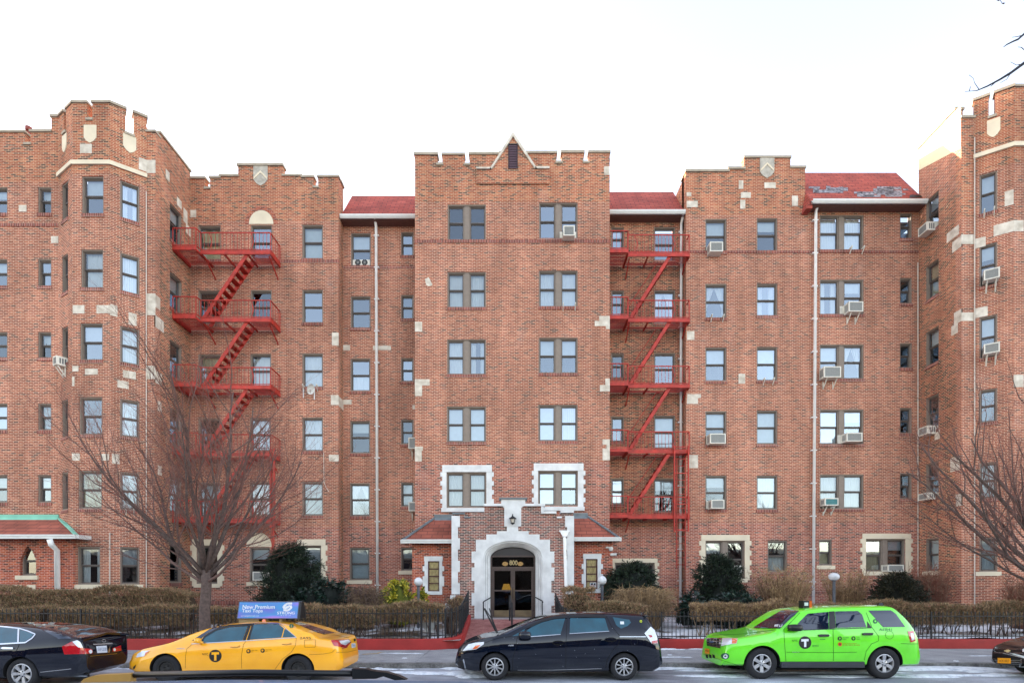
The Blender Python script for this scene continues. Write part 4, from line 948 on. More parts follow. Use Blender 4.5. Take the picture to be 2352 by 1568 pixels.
# ------------------------------------------------------------------ fire escapes
def fire_escape(label, rects, zs, dz_rail, stair, drop, yw, bars_dir):
    """rects: platform rectangles (x0,x1,yfront); zs: platform heights"""
    root = thing("fire_escape", label, "fire escape", (rects[0][0], yw, zs[-1]), "red fire escapes on the facade")
    for k, z in enumerate(zs):
        fr = MB(); gr = MB(); rl = MB()
        outline = []
        for i, (x0, x1, yf) in enumerate(rects):
            sx0, sx1 = stair[0] - .05, stair[1] + .0
            fr.bar((x0, yf, z), (x1, yf, z), .05, .165)
            n = max(2, int((yw - yf) / .085))
            for j in range(n):
                y = yf + .05 + (yw - yf - .05) * (j + .5) / n
                if i == len(rects) - 1 and k < len(zs) - 1 and stair[2] - .02 < y < stair[3] + .02:     # stair opening
                    xo0, xo1 = stair[0] - .55, stair[1] + .06
                    if xo0 > x0 + .05: gr.box(x0, xo0, y - .016, y + .016, z - .008, z + .008)
                    gr.box(xo1, x1, y - .016, y + .016, z - .008, z + .008)
                else: gr.box(x0, x1, y - .016, y + .016, z - .008, z + .008)
            for x in np.linspace(x0, x1, max(2, int((x1 - x0) / .9) + 1)): fr.bar((x, yf + .03, z - .06), (x, yw, z - .06), .05, .09)
            fr.bar((x0 if i == 0 else x1, yf, z), (x0 if i == 0 else x1, yw, z), .06, .17)
            for x in (x0 + .1, x1 - .1): fr.bar((x, yf + .1, z - .1), (x, yw + .03, z - .62), .045, .045) if i else None
        # railing follows the outer edge
        path = []
        for i, (x0, x1, yf) in enumerate(rects): path += [(x0, yf), (x1, yf)]
        if bars_dir == 'L': path = path + [(rects[-1][1], yw)]
        else: path = path + [(rects[-1][1], yw)]
        H = dz_rail
        for (a, b) in zip(path[:-1], path[1:]):
            L_ = math.hypot(b[0] - a[0], b[1] - a[1])
            if L_ < .02: continue
            rl.bar((*a, z + H), (*b, z + H), .04, .04); rl.bar((*a, z + .13), (*b, z + .13), .03, .03)
            n = max(1, int(L_ / .155))
            for j in range(0 if a == path[0] else 1, n + 1):
                f = j / n; x, y = a[0] + (b[0] - a[0]) * f, a[1] + (b[1] - a[1]) * f; th = .032 if j in (0, n) else .015
                rl.box(x - th / 2, x + th / 2, y - th / 2, y + th / 2, z + .02, z + H)
            if L_ > 2:
                for f in (.12, .72):
                    x, y = a[0] + (b[0] - a[0]) * f, a[1]
                    rl.bar((x, y + .01, z + .1), (x + .12, y + .01, z + H * .55), .03, .02); rl.bar((x + .12, y + .01, z + H * .55), (x, y + .01, z + H), .03, .02)
        p = fr.build("platform_frame", REDFE, root); gr.build("floor_slats", REDFE, p); rl.build("railing", REDFE, root)
        if k < len(zs) - 1:                              # stair down to the next landing
            z2 = zs[k + 1]; xt, xb, ya, yb = stair[1], stair[0], stair[2], stair[3]
            xb = stair[4]
            st = MB()
            for y in (ya, yb): st.bar((xt, y, z + .02), (xb, y, z2 + .03), .04, .15)
            s = st.build("stair", REDFE, root); tr = MB(); n = 11
            for j in range(1, n):
                f = j / n; x, zz = xt + (xb - xt) * f, z + (z2 - z) * f; tr.box(x - .13, x + .1, ya + .02, yb - .02, zz - .015, zz + .015); tr.box(x - .13, x - .115, ya + .02, yb - .02, zz - .05, zz + .015)
            tr.build("treads", REDFE, s)
            h = MB(); off = .75
            for y in (yb,): h.tube([(xt - .25, y, z - .15), (xt - .5, y, z - .1), (xb - .02, y, z2 + off), (xb + .45, y, z2 + off - .05)], .018, 6)
            h.build("handrail", REDFE, s)
    if drop:
        xa, xb2, y, zt, zb = drop
        m = MB()
        for x in (xa, xb2): m.bar((x, y, zt + .25), (x, y, zb + 1.7), .055, .09); m.bar((x + (.12 if x == xa else -.12), y + .05, zt - .3), (x + (.12 if x == xa else -.12), y + .05, zb), .03, .05)
        for z in np.arange(zb + .2, zt, .32): m.bar((xa + .12, y + .05, z), (xb2 - .12, y + .05, z), .022, .022)
        for z in (zt + .2, zt - 1.0, zt - 2.4, zb + 1.75): m.bar((xa, y, z), (xb2, y, z), .03, .04)
        m.build("drop_ladder", REDFE, root)
    return root
zsL = [PZ(v, 25.03) for v in (580, 735, 889, 1043, 1196)]
xL0, xL1, xL2 = -14.80, PX(620 / K, 24.7), PX(855.7 / K, 25.03)
fire_escape("long red iron fire escape behind the bare vase shaped street tree", [(xL0, xL1, 24.7), (xL1 + .03, xL2, 25.03)], zsL, .87,
            (PX(640 / K, 25.1), PX(785 / K, 25.1), 25.10, 25.75, PX(640 / K, 25.1)), (PX(856 / K, 25.0), PX(877 / K, 25.3), 25.0, zsL[3], 3.0), 26.06, 'L')
zsR = [PZ(v / K, 25.75) for v in (806, 1013, 1221, 1428, 1634)]
xR0, xR1, xR2 = XC1 + .03, PX(1987 / K, 25.5), PX(2181 / K, 25.75)
fire_escape("narrow red iron fire escape with a white downpipe running behind it", [(xR0, xR1, 25.45), (xR1 + .03, xR2, 25.75)], zsR, .9,
            (PX(1990 / K, 25.8), PX(2122 / K, 25.8), 25.82, 26.35, PX(1990 / K, 25.8)), (PX(2133 / K, 25.72), PX(2177 / K, 25.72), 25.68, zsR[3], 2.9), 26.66, 'R')

# ------------------------------------------------------------------ air conditioners
def ac(label, F, s, z, w=.6, h=.4, out=.42, legs=True, panelL=0, panelR=0, grille=ACG, side_louvre=True):
    """box air conditioner standing out of a window: s,z of the lower left front corner"""
    t = thing("air_conditioner", label, "air conditioner", tuple(F.pt(s + w / 2, 0, z)), "window air conditioners on the facade")
    m = MB(); n0 = -out
    m.fbox(F, s, s + w, n0 + .03, .12, z, z + h); m.fbox(F, s, s + w, n0, n0 + .03, z, z + .04); m.fbox(F, s, s + w, n0, n0 + .03, z + h - .045, z + h)
    m.fbox(F, s, s + .045, n0, n0 + .03, z + .04, z + h - .045); m.fbox(F, s + w - .045, s + w, n0, n0 + .03, z + .04, z + h - .045); m.build("case", ACW, t)
    g = MB(); g.fbox(F, s + .045, s + w - .045, n0 + .018, n0 + .028, z + .04, z + h - .045)
    for k in range(9): zz = z + .05 + (h - .1) * k / 9; g.fbox(F, s + .05, s + w - .05, n0 + .008, n0 + .018, zz, zz + .012)
    g.build("grille", grille, t)
    if side_louvre:
        g = MB()
        for q in (s - .004, s + w + .001):
            for k in range(3): g.fbox(F, q, q + .003, n0 + .1 + k * .09, n0 + .15 + k * .09, z + .07, z + h - .07)
        g.build("side_vent", plain("ac_vent_dark", '#55585c'), t)
    g = MB()
    if panelL: g.fbox(F, s - panelL, s, .03, .09, z, z + h)
    if panelR: g.fbox(F, s + w, s + w + panelR, .03, .09, z, z + h)
    if panelL or panelR: g.build("side_panel", plain("accordion_panel", '#d4d0c4', .7), t)
    if legs:
        g = MB()
        for f in (.22, .8): x = s + w * f; g.bar(F.pt(x, -out + .06, z - .01), F.pt(x, .0, z - .4), .035, .035); g.bar(F.pt(x, -.02, z - .4), F.pt(x, -.02, z), .04, .02)
        g.build("bracket", ACW, t)
    return t
def ac_px(label, F, D, r, out=.42, **kw):
    d = D - out; s0 = PX(r[0], d) - F.p.x; s1 = PX(r[2], d) - F.p.x; z0, z1 = PZ(r[3], d), PZ(r[1], d)
    return ac(label, F, s0, z0, s1 - s0, z1 - z0, out, **kw)
ac_px("white air conditioner in a top floor paired window of the centre block", F_C, 25, (1294, 518, 1320, 541), panelL=.12, panelR=.12, legs=False)
ac_px("white air conditioner in the top floor window beside the narrow fire escape", F_RW, 26.1, (1631, 555, 1661, 577), legs=False, panelL=.2, panelR=.1)
ac_px("large white air conditioner with accordion panel, fourth window down beside the narrow fire escape", F_RW, 26.1, (1631, 995, 1667, 1018), legs=False, panelL=.22)
ac_px("white air conditioner in the fifth window down beside the narrow fire escape", F_RW, 26.1, (1634, 1147, 1664, 1167), panelL=.22, legs=False)
ac_px("white bracketed air conditioner in the second paired window under the torn red roof", F_RW, 26.1, (1950, 692, 1983, 715), panelL=.15)
ac_px("long bracketed air conditioner in the third paired window under the torn red roof", F_RW, 26.1, (1893, 841, 1932, 866), panelL=.15)
ac_px("bracketless white air conditioner in the fourth paired window under the torn red roof", F_RW, 26.1, (1945, 993, 1981, 1013), panelL=.15, legs=False)
ac_px("air conditioner with a teal grille in the fifth paired window under the torn roof", F_RW, 26.1, (1895, 1143, 1926, 1160), panelL=.2, grille=plain("teal_grille", '#3a7f84', .5))
ac_px("white air conditioner in the cream framed ground floor window above the bronze evergreen", F_RW, 26.1, (2040, 1296, 2076, 1312), legs=False)
ac_px("small white air conditioner half hidden by the round dark evergreen, in the cream framed window", F_RW, 26.1, (1686, 1298, 1704, 1316))
ac_px("white air conditioner in the arched ground floor window beside the large jagged evergreen", F_LW, 26.1, (580, 1312, 606, 1332), panelR=.12)
for r, l in (((938, 1004, 962, 1030), "white air conditioner poking from the fourth narrow window beside the centre block"), ((938, 1152, 962, 1173), "white air conditioner poking from the fifth narrow window beside the centre block")):
    d = 26.83 - .5; s0 = PX(r[0], d) - F_LB.p.x; ac(l, F_LB, s0, PZ(r[3], d), F_LB.L - s0 - .05, PZ(r[1], d) - PZ(r[3], d), .5)
def ac_s(label, F, s, z, **kw): return ac(label, F, s, z, **kw)
ac(("white air conditioner in the top window of the shaded tower side wall"), F_RS, s0 := rs_at(2128) + .02, PZ(546, 25.6), .55, .38, .4, legs=False)
ac("white air conditioner in the fourth window of the shaded tower side wall, behind twigs", F_RS, rs_at(2128) + .02, PZ(1003, 25.6), .58, .36, .4, legs=False)
ac("white air conditioner in the fifth window of the shaded tower side wall, behind twigs", F_RS, rs_at(2128) + .02, PZ(1150, 25.6), .58, .3, .4, legs=False)
ac("white air conditioner on two brackets in the second window of a slanted tower face", F_RC, c1 * .22, PZ(640, 23.0), .5, .42, .4)
ac("white air conditioner on two brackets in the third window of a slanted tower face", F_RC, c1 * .22, PZ(810, 23.0), .5, .4, .4)
ac("small white air conditioner on brackets on a tower face above the copper edged annex", F_TA, .42, PZ(838, 22.9), .36, .36, .34)
# twin window fan, satellite dish, lantern, cameras
a, b, z0, z1 = prj(F_LB, 26.83, (810, 596, 849, 611)); t = thing("window_fan", "white twin window fan in a top floor window beside a long white downpipe", "fan", tuple(F_LB.pt(a, 0, z0)))
m = MB(); m.fbox(F_LB, a, b, .02, .06, z0 + .06, z1); m.build("fan_case", ACW, t)
for f in (.3, .7):
    c = F_LB.pt(a + (b - a) * f, .012, (z0 + .06 + z1) / 2); m = MB(); m.lathe([(.0, 0), (.135, 0), (.145, .01)], c, 'y', 20); fo = m.build("fan_grille", BLACKP, t)
    m = MB(); m.lathe([(.05, -.012), (.05, 0), (.0, -.012)], c, 'y', 10)
    for k in range(8): an = k * .785; m.bar(c + Vector((.05 * math.cos(an), -.008, .05 * math.sin(an))), c + Vector((.13 * math.cos(an), -.008, .13 * math.sin(an))), .01, .006, up=(0, 1, 0))
    m.build("fan_hub", ACG, fo)
t = thing("satellite_dish", "small white satellite dish and arm below the third floor window above the large evergreen", "satellite dish", tuple(P(713, 900, 26.0)))
c = P(713, 893, 25.75); m = MB(); q = Matrix.Rotation(R(50), 4, 'Z') @ Matrix.Rotation(R(25), 4, 'X')
for i, (r_, h_) in enumerate(((0, .03), (.12, .02), (.2, 0), (.25, -.03))): pass
v = []; prof_ = [(.01, .04), (.1, .03), (.18, .01), (.24, -.03)]
for r_, h_ in prof_:
    for j in range(18): an = j * 2 * math.pi / 18; v.append(c + q @ Vector((r_ * math.cos(an) * .8, h_, r_ * math.sin(an))))
m.add(v, [(i * 18 + j, i * 18 + (j + 1) % 18, (i + 1) * 18 + (j + 1) % 18, (i + 1) * 18 + j) for i in range(3) for j in range(18)]); m.build("dish", WHITE, t, True)
m = MB(); m.tube([c, P(717, 905, 26.05)], .025, 6); m.tube([c + Vector((0, 0, -.2)), c + Vector((.1, -.35, -.15))], .015, 6); m.tube([P(697, 892, 26.02), P(697, 913, 26.02)], .03, 6); m.tube([P(722, 892, 26.02), P(722, 917, 26.02)], .03, 6); m.build("mount", WHITE, t)
t = thing("wall_lantern", "black wall lantern with glass sides on the white keystone above the entrance arch", "lantern", tuple(F_P.pt(es(908), -.1, ezz(345))))
c = F_P.pt(es(908), -.26, 0); m = MB(); zb, zt = ezz(383), ezz(300)
hgt = zt - zb
m.lathe([(0, zt), (.02, zt - .03), (.03, zt - hgt * .22), (.16, zt - hgt * .44), (.15, zt - hgt * .48), (0, zt - hgt * .46)], c, n=8); m.lathe([(0, zb), (.04, zb + .02), (.09, zb + hgt * .14), (.09, zb + hgt * .18), (0, zb + hgt * .18)], c, n=8)
for k in range(4): an = k * math.pi / 2 + .78; m.bar(c + Vector((.08 * math.cos(an), .08 * math.sin(an), zb + hgt * .16)), c + Vector((.13 * math.cos(an), .13 * math.sin(an), zt - hgt * .46)), .02, .02)
m.bar(c + Vector((0, .05, zt - hgt * .3)), c + Vector((0, .18, zt - hgt * .3)), .03, .04); m.build("lantern_body", IRON, t)
m = MB(); m.lathe([(.07, zb + hgt * .19), (.11, zt - hgt * .47)], c, n=8); m.build("lantern_glass", plain("frosted_glass", '#cfc8b8', .3), t)
for (zx_, zy_, lab) in ((760, 563, "white dome security camera under the porch eave"), (797, 632, "short white bullet camera on the corner of the porch beneath the dome camera")):
    c = P(z9x(zx_), z9y(zy_), 23.86); t = thing("security_camera", lab, "camera", tuple(c)); m = MB()
    if zx_ == 760: m.lathe([(0, -.14), (.07, -.12), (.1, -.04), (.1, 0), (.06, .06), (0, .06)], c, n=14); m.box(c.x - .2, c.x - .05, c.y + .02, c.y + .139, c.z - .01, c.z + .06)
    else: m.tube([c + Vector((-.12, .1, 0)), c + Vector((.1, -.02, 0))], .06, 10); m.box(c.x - .16, c.x - .06, c.y + .02, c.y + .135, c.z - .03, c.z + .04)
    m.build("camera_case", WHITE, t)
    m = MB(); m.lathe([(0, -.152), (.05, -.135), (.055, -.12)], c, n=12) if zx_ == 760 else m.tube([c + Vector((.1, -.02, 0)), c + Vector((.115, -.028, 0))], .045, 10); m.build("lens", BLACKP, t)
# ------------------------------------------------------------------ ground, road, pavement
def noise_mat(name, cols, scale, rough=.85, detail=8, pos=(.35, .65), bump=.3, stretch=(1, 1, 1), fine=0, dist=.02, spec=.3):
    m, nt, b = new_mat(name); tc = N(nt, "ShaderNodeTexCoord"); mp = N(nt, "ShaderNodeMapping"); mp.inputs["Scale"].default_value = stretch
    no = N(nt, "ShaderNodeTexNoise"); no.inputs["Scale"].default_value = scale; no.inputs["Detail"].default_value = detail; no.inputs["Roughness"].default_value = .68
    nt.links.new(tc.outputs["Object"], mp.inputs[0]); nt.links.new(mp.outputs[0], no.inputs["Vector"])
    r = N(nt, "ShaderNodeValToRGB"); el = r.color_ramp.elements
    while len(el) < len(cols): el.new(.5)
    for i, c in enumerate(cols): el[i].position = pos[0] + (pos[1] - pos[0]) * i / max(1, len(cols) - 1); el[i].color = lin(c)
    nt.links.new(no.outputs[0], r.inputs[0]); out = r.outputs[0]
    if fine:
        n2 = N(nt, "ShaderNodeTexNoise"); n2.inputs["Scale"].default_value = fine; n2.inputs["Detail"].default_value = 3
        nt.links.new(tc.outputs["Object"], n2.inputs["Vector"])
        mr = N(nt, "ShaderNodeMapRange"); mr.inputs["From Min"].default_value = .3; mr.inputs["From Max"].default_value = .7; mr.inputs["To Min"].default_value = .7; mr.inputs["To Max"].default_value = 1.25
        mu = N(nt, "ShaderNodeMix", data_type='RGBA', blend_type='MULTIPLY'); mu.inputs[0].default_value = 1
        nt.links.new(n2.outputs[0], mr.inputs[0]); nt.links.new(out, mu.inputs[6]); nt.links.new(mr.outputs[0], mu.inputs[7]); out = mu.outputs[2]
    nt.links.new(out, b.inputs["Base Color"]); b.inputs["Roughness"].default_value = rough; b.inputs["Specular IOR Level"].default_value = spec
    bp = N(nt, "ShaderNodeBump"); bp.inputs["Strength"].default_value = bump; bp.inputs["Distance"].default_value = dist
    nt.links.new(no.outputs[0], bp.inputs["Height"]); nt.links.new(bp.outputs[0], b.inputs["Normal"])
    MATS[name] = m; return m
EARTH = noise_mat("earth", ['#34363a', '#44464a'], .3)
ASPH = noise_mat("salted_asphalt", ['#6c7078', '#90949c', '#b2b7bf', '#d2d8e0'], .9, pos=(.33, .72), stretch=(.45, 1.2, 1), fine=38, rough=.55, spec=.5)
CONC = noise_mat("pavement_concrete", ['#7c7e82', '#98999b', '#acadae'], 1.2, pos=(.25, .75), fine=45, bump=.15)
KERB = noise_mat("kerb_stone", ['#55534f', '#7a7874', '#908e8a'], 3, fine=30)
SNOW = noise_mat("old_snow", ['#b8bec8', '#dfe4ea', '#eef1f4'], 5, rough=.6, bump=.8, dist=.05)
LAWN = noise_mat("winter_lawn", ['#3a3a22', '#5a4c38', '#6a5c4c', '#8a8078', '#d4d8de', '#e8ebef'], .9, pos=(.34, .64), fine=25, bump=.6)
PAVER = noise_mat("red_paver", ['#8a5450', '#a06a64', '#b07c74'], 2.5, fine=18)
def sheet(name, x0, x1, y0, y1, z, mat, zf=None, nx=1, ny=1):
    m = MB(); v = []
    for j in range(ny + 1):
        for i in range(nx + 1):
            x = x0 + (x1 - x0) * i / nx; y = y0 + (y1 - y0) * j / ny; v.append((x, y, zf(x, y) if zf else z))
    m.add(v, [(j * (nx + 1) + i, j * (nx + 1) + i + 1, (j + 1) * (nx + 1) + i + 1, (j + 1) * (nx + 1) + i) for j in range(ny) for i in range(nx)])
    return tag(m.build(name, mat, smooth=zf is not None), kind="structure")
sheet("ground", -900, 900, -900, 900, -.03, EARTH)
sheet("road", -200, 200, -9, 15.3, 0, ASPH)
m = MB(); m.box(-200, 200, 15.28, 15.46, -.02, .125)
tag(m.build("kerb", KERB), kind="structure")
# pavement flags with joints
m = MB(); x = -30.0; r_ = random.Random(3)
while x < 32:
    w = 1.52
    for (y0, y1) in ((15.47, 16.95), (16.965, 18.6)): m.box(x, x + w - .014, y0, y1, .0, .128 + r_.uniform(-.004, .004))
    x += w
tag(m.build("pavement", CONC), kind="structure")
sheet("pavement_bed", -200, 200, 15.46, 18.6, .09, KERB)
m = MB(); m.box(-200, 200, -12, -9, -.02, .12); tag(m.build("near_pavement", CONC), kind="structure")
def gz(x, y): return .40 + .30 * max(0, min(1, (y - 18.6) / 6)) + .03 * math.sin(x * 1.7 + y) + .02 * math.sin(x * 4.1 - y * 3)
sheet("garden_ground", -30, -1.72, 18.45, 27, 0, LAWN, gz, 80, 20); sheet("garden_ground", 1.72, 30, 19.0, 27, 0, noise_mat("snowy_lawn", ['#4a3c2c', '#6a5c4c', '#8a8078', '#d4d8de', '#e8ebef', '#eef0f4'], 1.3, pos=(.30, .56), fine=25, bump=.6), gz, 80, 20)
# sloping red ramp up to the doors
m = MB(); m.hexa([(-1.64, 18.5, .0), (1.64, 18.5, .0), (1.64, 23.0, .0), (-1.64, 23.0, .0), (-1.64, 18.5, .135), (1.64, 18.5, .135), (1.64, 23.0, ZDOOR - .03), (-1.64, 23.0, ZDOOR - .03)])
tag(m.build("entrance_ramp", PAVER), kind="structure")
m = MB(); m.box(-1.9, 1.9, 23.0, 24.2, 0, ZDOOR - .012); tag(m.build("door_step", plain("step_stone", '#a89c9a', .8)), kind="structure")
# snow drifts along the kerb and on the road (one mass, nobody could count it)
def lump(mb, cx, cy, rx, ry, h, z0, seed, n=26):
    rr = random.Random(seed); ph = [rr.uniform(0, 6.28) for _ in range(6)]; v = [(cx, cy, z0 + h)]
    for k, f in enumerate((.45, .78, 1.0)):
        for j in range(n):
            a = 2 * math.pi * j / n; q = 1 + .22 * math.sin(3 * a + ph[0]) + .15 * math.sin(5 * a + ph[1]) + .12 * math.sin(9 * a + ph[2]) + .08 * math.sin(14 * a + ph[3])
            v.append((cx + rx * f * q * math.cos(a), cy + ry * f * q * math.sin(a), z0 + (h * (.75, .35, -.02 / max(h, .02))[k] if k < 2 else -.012) + rr.uniform(0, .015) * (k < 2)))
    f = [(0, 1 + j, 1 + (j + 1) % n) for j in range(n)] + [(1 + k * n + j, 1 + (k + 1) * n + j, 1 + (k + 1) * n + (j + 1) % n, 1 + k * n + (j + 1) % n) for k in range(2) for j in range(n)]
    mb.add(v, f)
m = MB(); rr = random.Random(11)
for (U, V, rx, ry, h) in ((1062, 1548, .5, .16, .10), (1000, 1546, .9, .14, .05), (940, 1544, .7, .12, .04), (1085, 1553, .45, .2, .08), (1545, 1521, .45, .22, .07), (1590, 1522, .7, .25, .06), (1640, 1527, .6, .25, .05),
      (2150, 1535, 1.9, .42, .06), (2120, 1552, 1.2, .22, .04), (2300, 1550, .9, .2, .04), (1960, 1553, 1.4, .16, .03), (1660, 1552, 1.0, .2, .03), (2210, 1530, .9, .22, .05), (2090, 1533, .8, .25, .05), (2260, 1541, .7, .18, .04), (1690, 1540, 1.2, .12, .03), (1900, 1544, 2.0, .14, .03), (2180, 1521, .6, .10, .03), (700, 1545, 2.5, .15, .04), (310, 1530, .6, .12, .03), (1540, 1535, .8, .16, .04)):
    y = CAMZ * FPX / (V - VH); lump(m, PX(U, y), y, rx, ry, h, .004, rr.randint(0, 999))
for k in range(46):
    x = rr.uniform(-11, 13); lump(m, x, 15.2 - abs(rr.gauss(0, .18)), rr.uniform(.1, .5), rr.uniform(.03, .09), rr.uniform(.01, .04), .003, k)
tag(m.build("snow", SNOW, smooth=True), kind="stuff")
m = MB()
for k in range(30): x = rr.choice([rr.uniform(2, 13), rr.uniform(6, 13)]); lump(m, x, rr.uniform(18.2, 18.75), rr.uniform(.1, .6), rr.uniform(.02, .07), .012, .13, k + 300)
for k in range(26): x = rr.uniform(-9, 14); lump(m, x, rr.uniform(15.5, 17.5), rr.uniform(.05, .5), rr.uniform(.02, .05), .008, .13, k + 600)
tag(m.build("pavement_snow", SNOW, smooth=True), kind="stuff")
m = MB(); mk = [(0, 0), (.5, .12), (.9, .05), (.7, .3), (.3, .28), (-.1, .15)]
for (x0, y0, s, a) in ((-4.5, 17.1, .5, .3), (-4.1, 17.35, .35, 1.2)): m.add([(x0 + s * (p * math.cos(a) - q * math.sin(a)), y0 + s * (p * math.sin(a) + q * math.cos(a)), .136) for p, q in mk], [tuple(range(6))])
tag(m.build("pavement_paint", plain("yellow_paint", '#b08a30', .7, var=.4, scale=20)), kind="structure")

# ------------------------------------------------------------------ red kerb walls, black iron fences
def path_wall(label, path, w, name="garden_wall"):
    """path: (x,y,zbase,ztop)"""
    m = MB(); n = len(path); v = []
    for i, (x, y, zb, zt) in enumerate(path):
        a = Vector(path[max(i - 1, 0)][:2]); b = Vector(path[min(i + 1, n - 1)][:2]); d = (b - a).normalized(); q = Vector((-d.y, d.x)) * w / 2
        v += [(x - q.x, y - q.y, zb), (x + q.x, y + q.y, zb), (x + q.x, y + q.y, zt - .02), (x + q.x * .8, y + q.y * .8, zt), (x - q.x * .8, y - q.y * .8, zt), (x - q.x, y - q.y, zt - .02)]
    m.add(v, [(i * 6 + j, i * 6 + (j + 1) % 6, (i + 1) * 6 + (j + 1) % 6, (i + 1) * 6 + j) for i in range(n - 1) for j in range(6)] + [tuple(range(6)), tuple((n - 1) * 6 + j for j in range(5, -1, -1))])
    return tag(m.build(name, REDK), label, "wall")
def fence(label, path, h, sp=.135):
    t = thing("iron_fence", label, "fence", (path[0][0], path[0][1], path[0][2]))
    pk, rl = MB(), MB(); carry = 0
    for (a, b) in zip(path[:-1], path[1:]):
        L_ = math.hypot(b[0] - a[0], b[1] - a[1]); d = carry
        while d < L_:
            f = d / L_; x, y, z = (a[i] + (b[i] - a[i]) * f for i in range(3))
            pk.box(x - .009, x + .009, y - .009, y + .009, z - .02, z + h); pk.add([(x - .016, y - .016, z + h), (x + .016, y - .016, z + h), (x + .016, y + .016, z + h), (x - .016, y + .016, z + h), (x, y, z + h + .07)], [(0, 1, 4), (1, 2, 4), (2, 3, 4), (3, 0, 4)])
            d += sp
        carry = d - L_
        for zz in (.09, h - .1): rl.bar((a[0], a[1], a[2] + zz), (b[0], b[1], b[2] + zz), .035, .03)
    pk.build("pickets", IRON, t); rl.build("rail", IRON, t)
    po = MB(); d = 0
    for (x, y, z) in path[::1]: po.box(x - .022, x + .022, y - .022, y + .022, z - .05, z + h + .05)
    po.build("posts", IRON, t)
    return t
arc = [(-1.75 - 1.2 * (1 - math.sin(a)), 18.38 + 1.2 * (1 - math.cos(a))) for a in np.linspace(0, math.pi / 2, 8)]
pl = [(-26, 18.38), (-20, 18.38), (-14, 18.38), (-10, 18.38), (-6, 18.38)] + arc + [(-1.75, 20.5), (-1.75, 21.6), (-1.75, 22.7)]
def zt_of(x, y): return .48 + max(0, y - 18.9) * .14
path_wall("red painted low garden wall behind the yellow cab, curving up along the ramp", [(x, y, .0, zt_of(x, y)) for x, y in pl], .22)
fence("black iron picket fence running from the ramp behind the yellow cab", [(x, y, zt_of(x, y)) for x, y in pl], .92)
pr_ = [(26, 18.9), (20, 18.9), (14, 18.9), (9, 18.9), (5, 18.9)] + [(-x, y + .52) for x, y in arc] + [(1.75, 21), (1.75, 22.7)]
path_wall("red painted low garden wall behind the bright green cab", [(x, y, .0, zt_of(x, y) - .06) for x, y in pr_], .22)
fence("black iron picket fence running behind the bright green cab", [(x, y, zt_of(x, y) - .06) for x, y in pr_], .86)
# hand rails
def handrail(label, pts, posts, r=.024):
    t = thing("handrail", label, "handrail", tuple(pts[0])); m = MB(); m.tube(pts, r, 8); m.build("rail", IRON, t, True)
    m = MB()
    for (x, y, z0, z1) in posts: m.tube([(x, y, z0), (x, y, z1)], r, 8)
    m.build("posts", IRON, t)
zD = ZDOOR
xl, xr = PX(zex(688), 22.9), PX(zex(1130), 22.9)
handrail("thin black handrail curling down at the entrance jamb by the globe lamp with yellow bush", [P(zex(742), zey(925), 23.35), P(zex(690), zey(955), 22.95), P(zex(685), zey(965), 22.9)], [(xl, 22.9, zD - .1, PZ(zey(958), 22.9))])
handrail("thin black handrail curling down at the entrance jamb below the white leader pipe", [P(zex(1078), zey(922), 23.35), P(zex(1130), zey(950), 22.95), P(zex(1135), zey(962), 22.9)], [(xr, 22.9, zD - .1, PZ(zey(953), 22.9))])
xm = PX(zex(893), 22.6)
handrail("black double pole handrail down the middle of the entrance ramp", [(xm, 22.8, zD + .92), (xm, 21.2, zD + .68), (xm, 20.6, zD + .55)], [(xm - .04, 22.75, zD - .1, zD + .95), (xm + .05, 21.3, zD - .5, zD + .72)], .034)
handrail("thin leaning black rail along the edge of the entrance ramp", [P(zex(695), zey(1010), 22.9), P(zex(790), zey(1195), 19.6)], [(PX(zex(790), 19.6), 19.6, .2, PZ(zey(1190), 19.6))], .03)
# globe lamps
def globe_lamp(label, U, V, D, r, sq=1.0):
    x = PX(U, D); z = PZ(V, D); t = thing("globe_lamp", label, "garden lamp", (x, D, gz(x, D)), "white globe garden lamps")
    m = MB(); m.tube([(x, D, gz(x, D) - .1), (x, D, z - r * sq)], .055, 10); m.lathe([(.055, z - r * sq - .02), (.09, z - r * sq * 1.0), (.09, z - r * sq * .85), (0.0, z - r * sq * .85)], (x, D, 0), n=14); m.build("pole", plain("lamp_pole_grey", '#4c5058', .5), t)
    m = MB(); m.lathe([(max(.001, r * math.cos(a)), z + r * sq * math.sin(a)) for a in np.linspace(-1.35, math.pi / 2, 12)], (x, D, 0), n=24); m.build("globe", plain("opal_globe", '#d4d6da', .25), t, True)
globe_lamp("white globe lamp on a grey pole by the yellow green bush", 961, 1335, 21.6, .165)
globe_lamp("white globe lamp on a grey pole by the porch window with a notice", 1383, 1332, 21.6, .17)
globe_lamp("flattened white globe lamp on a grey pole behind the bright green cab", 1915.5, 1323.5, 21.6, .20, .76)
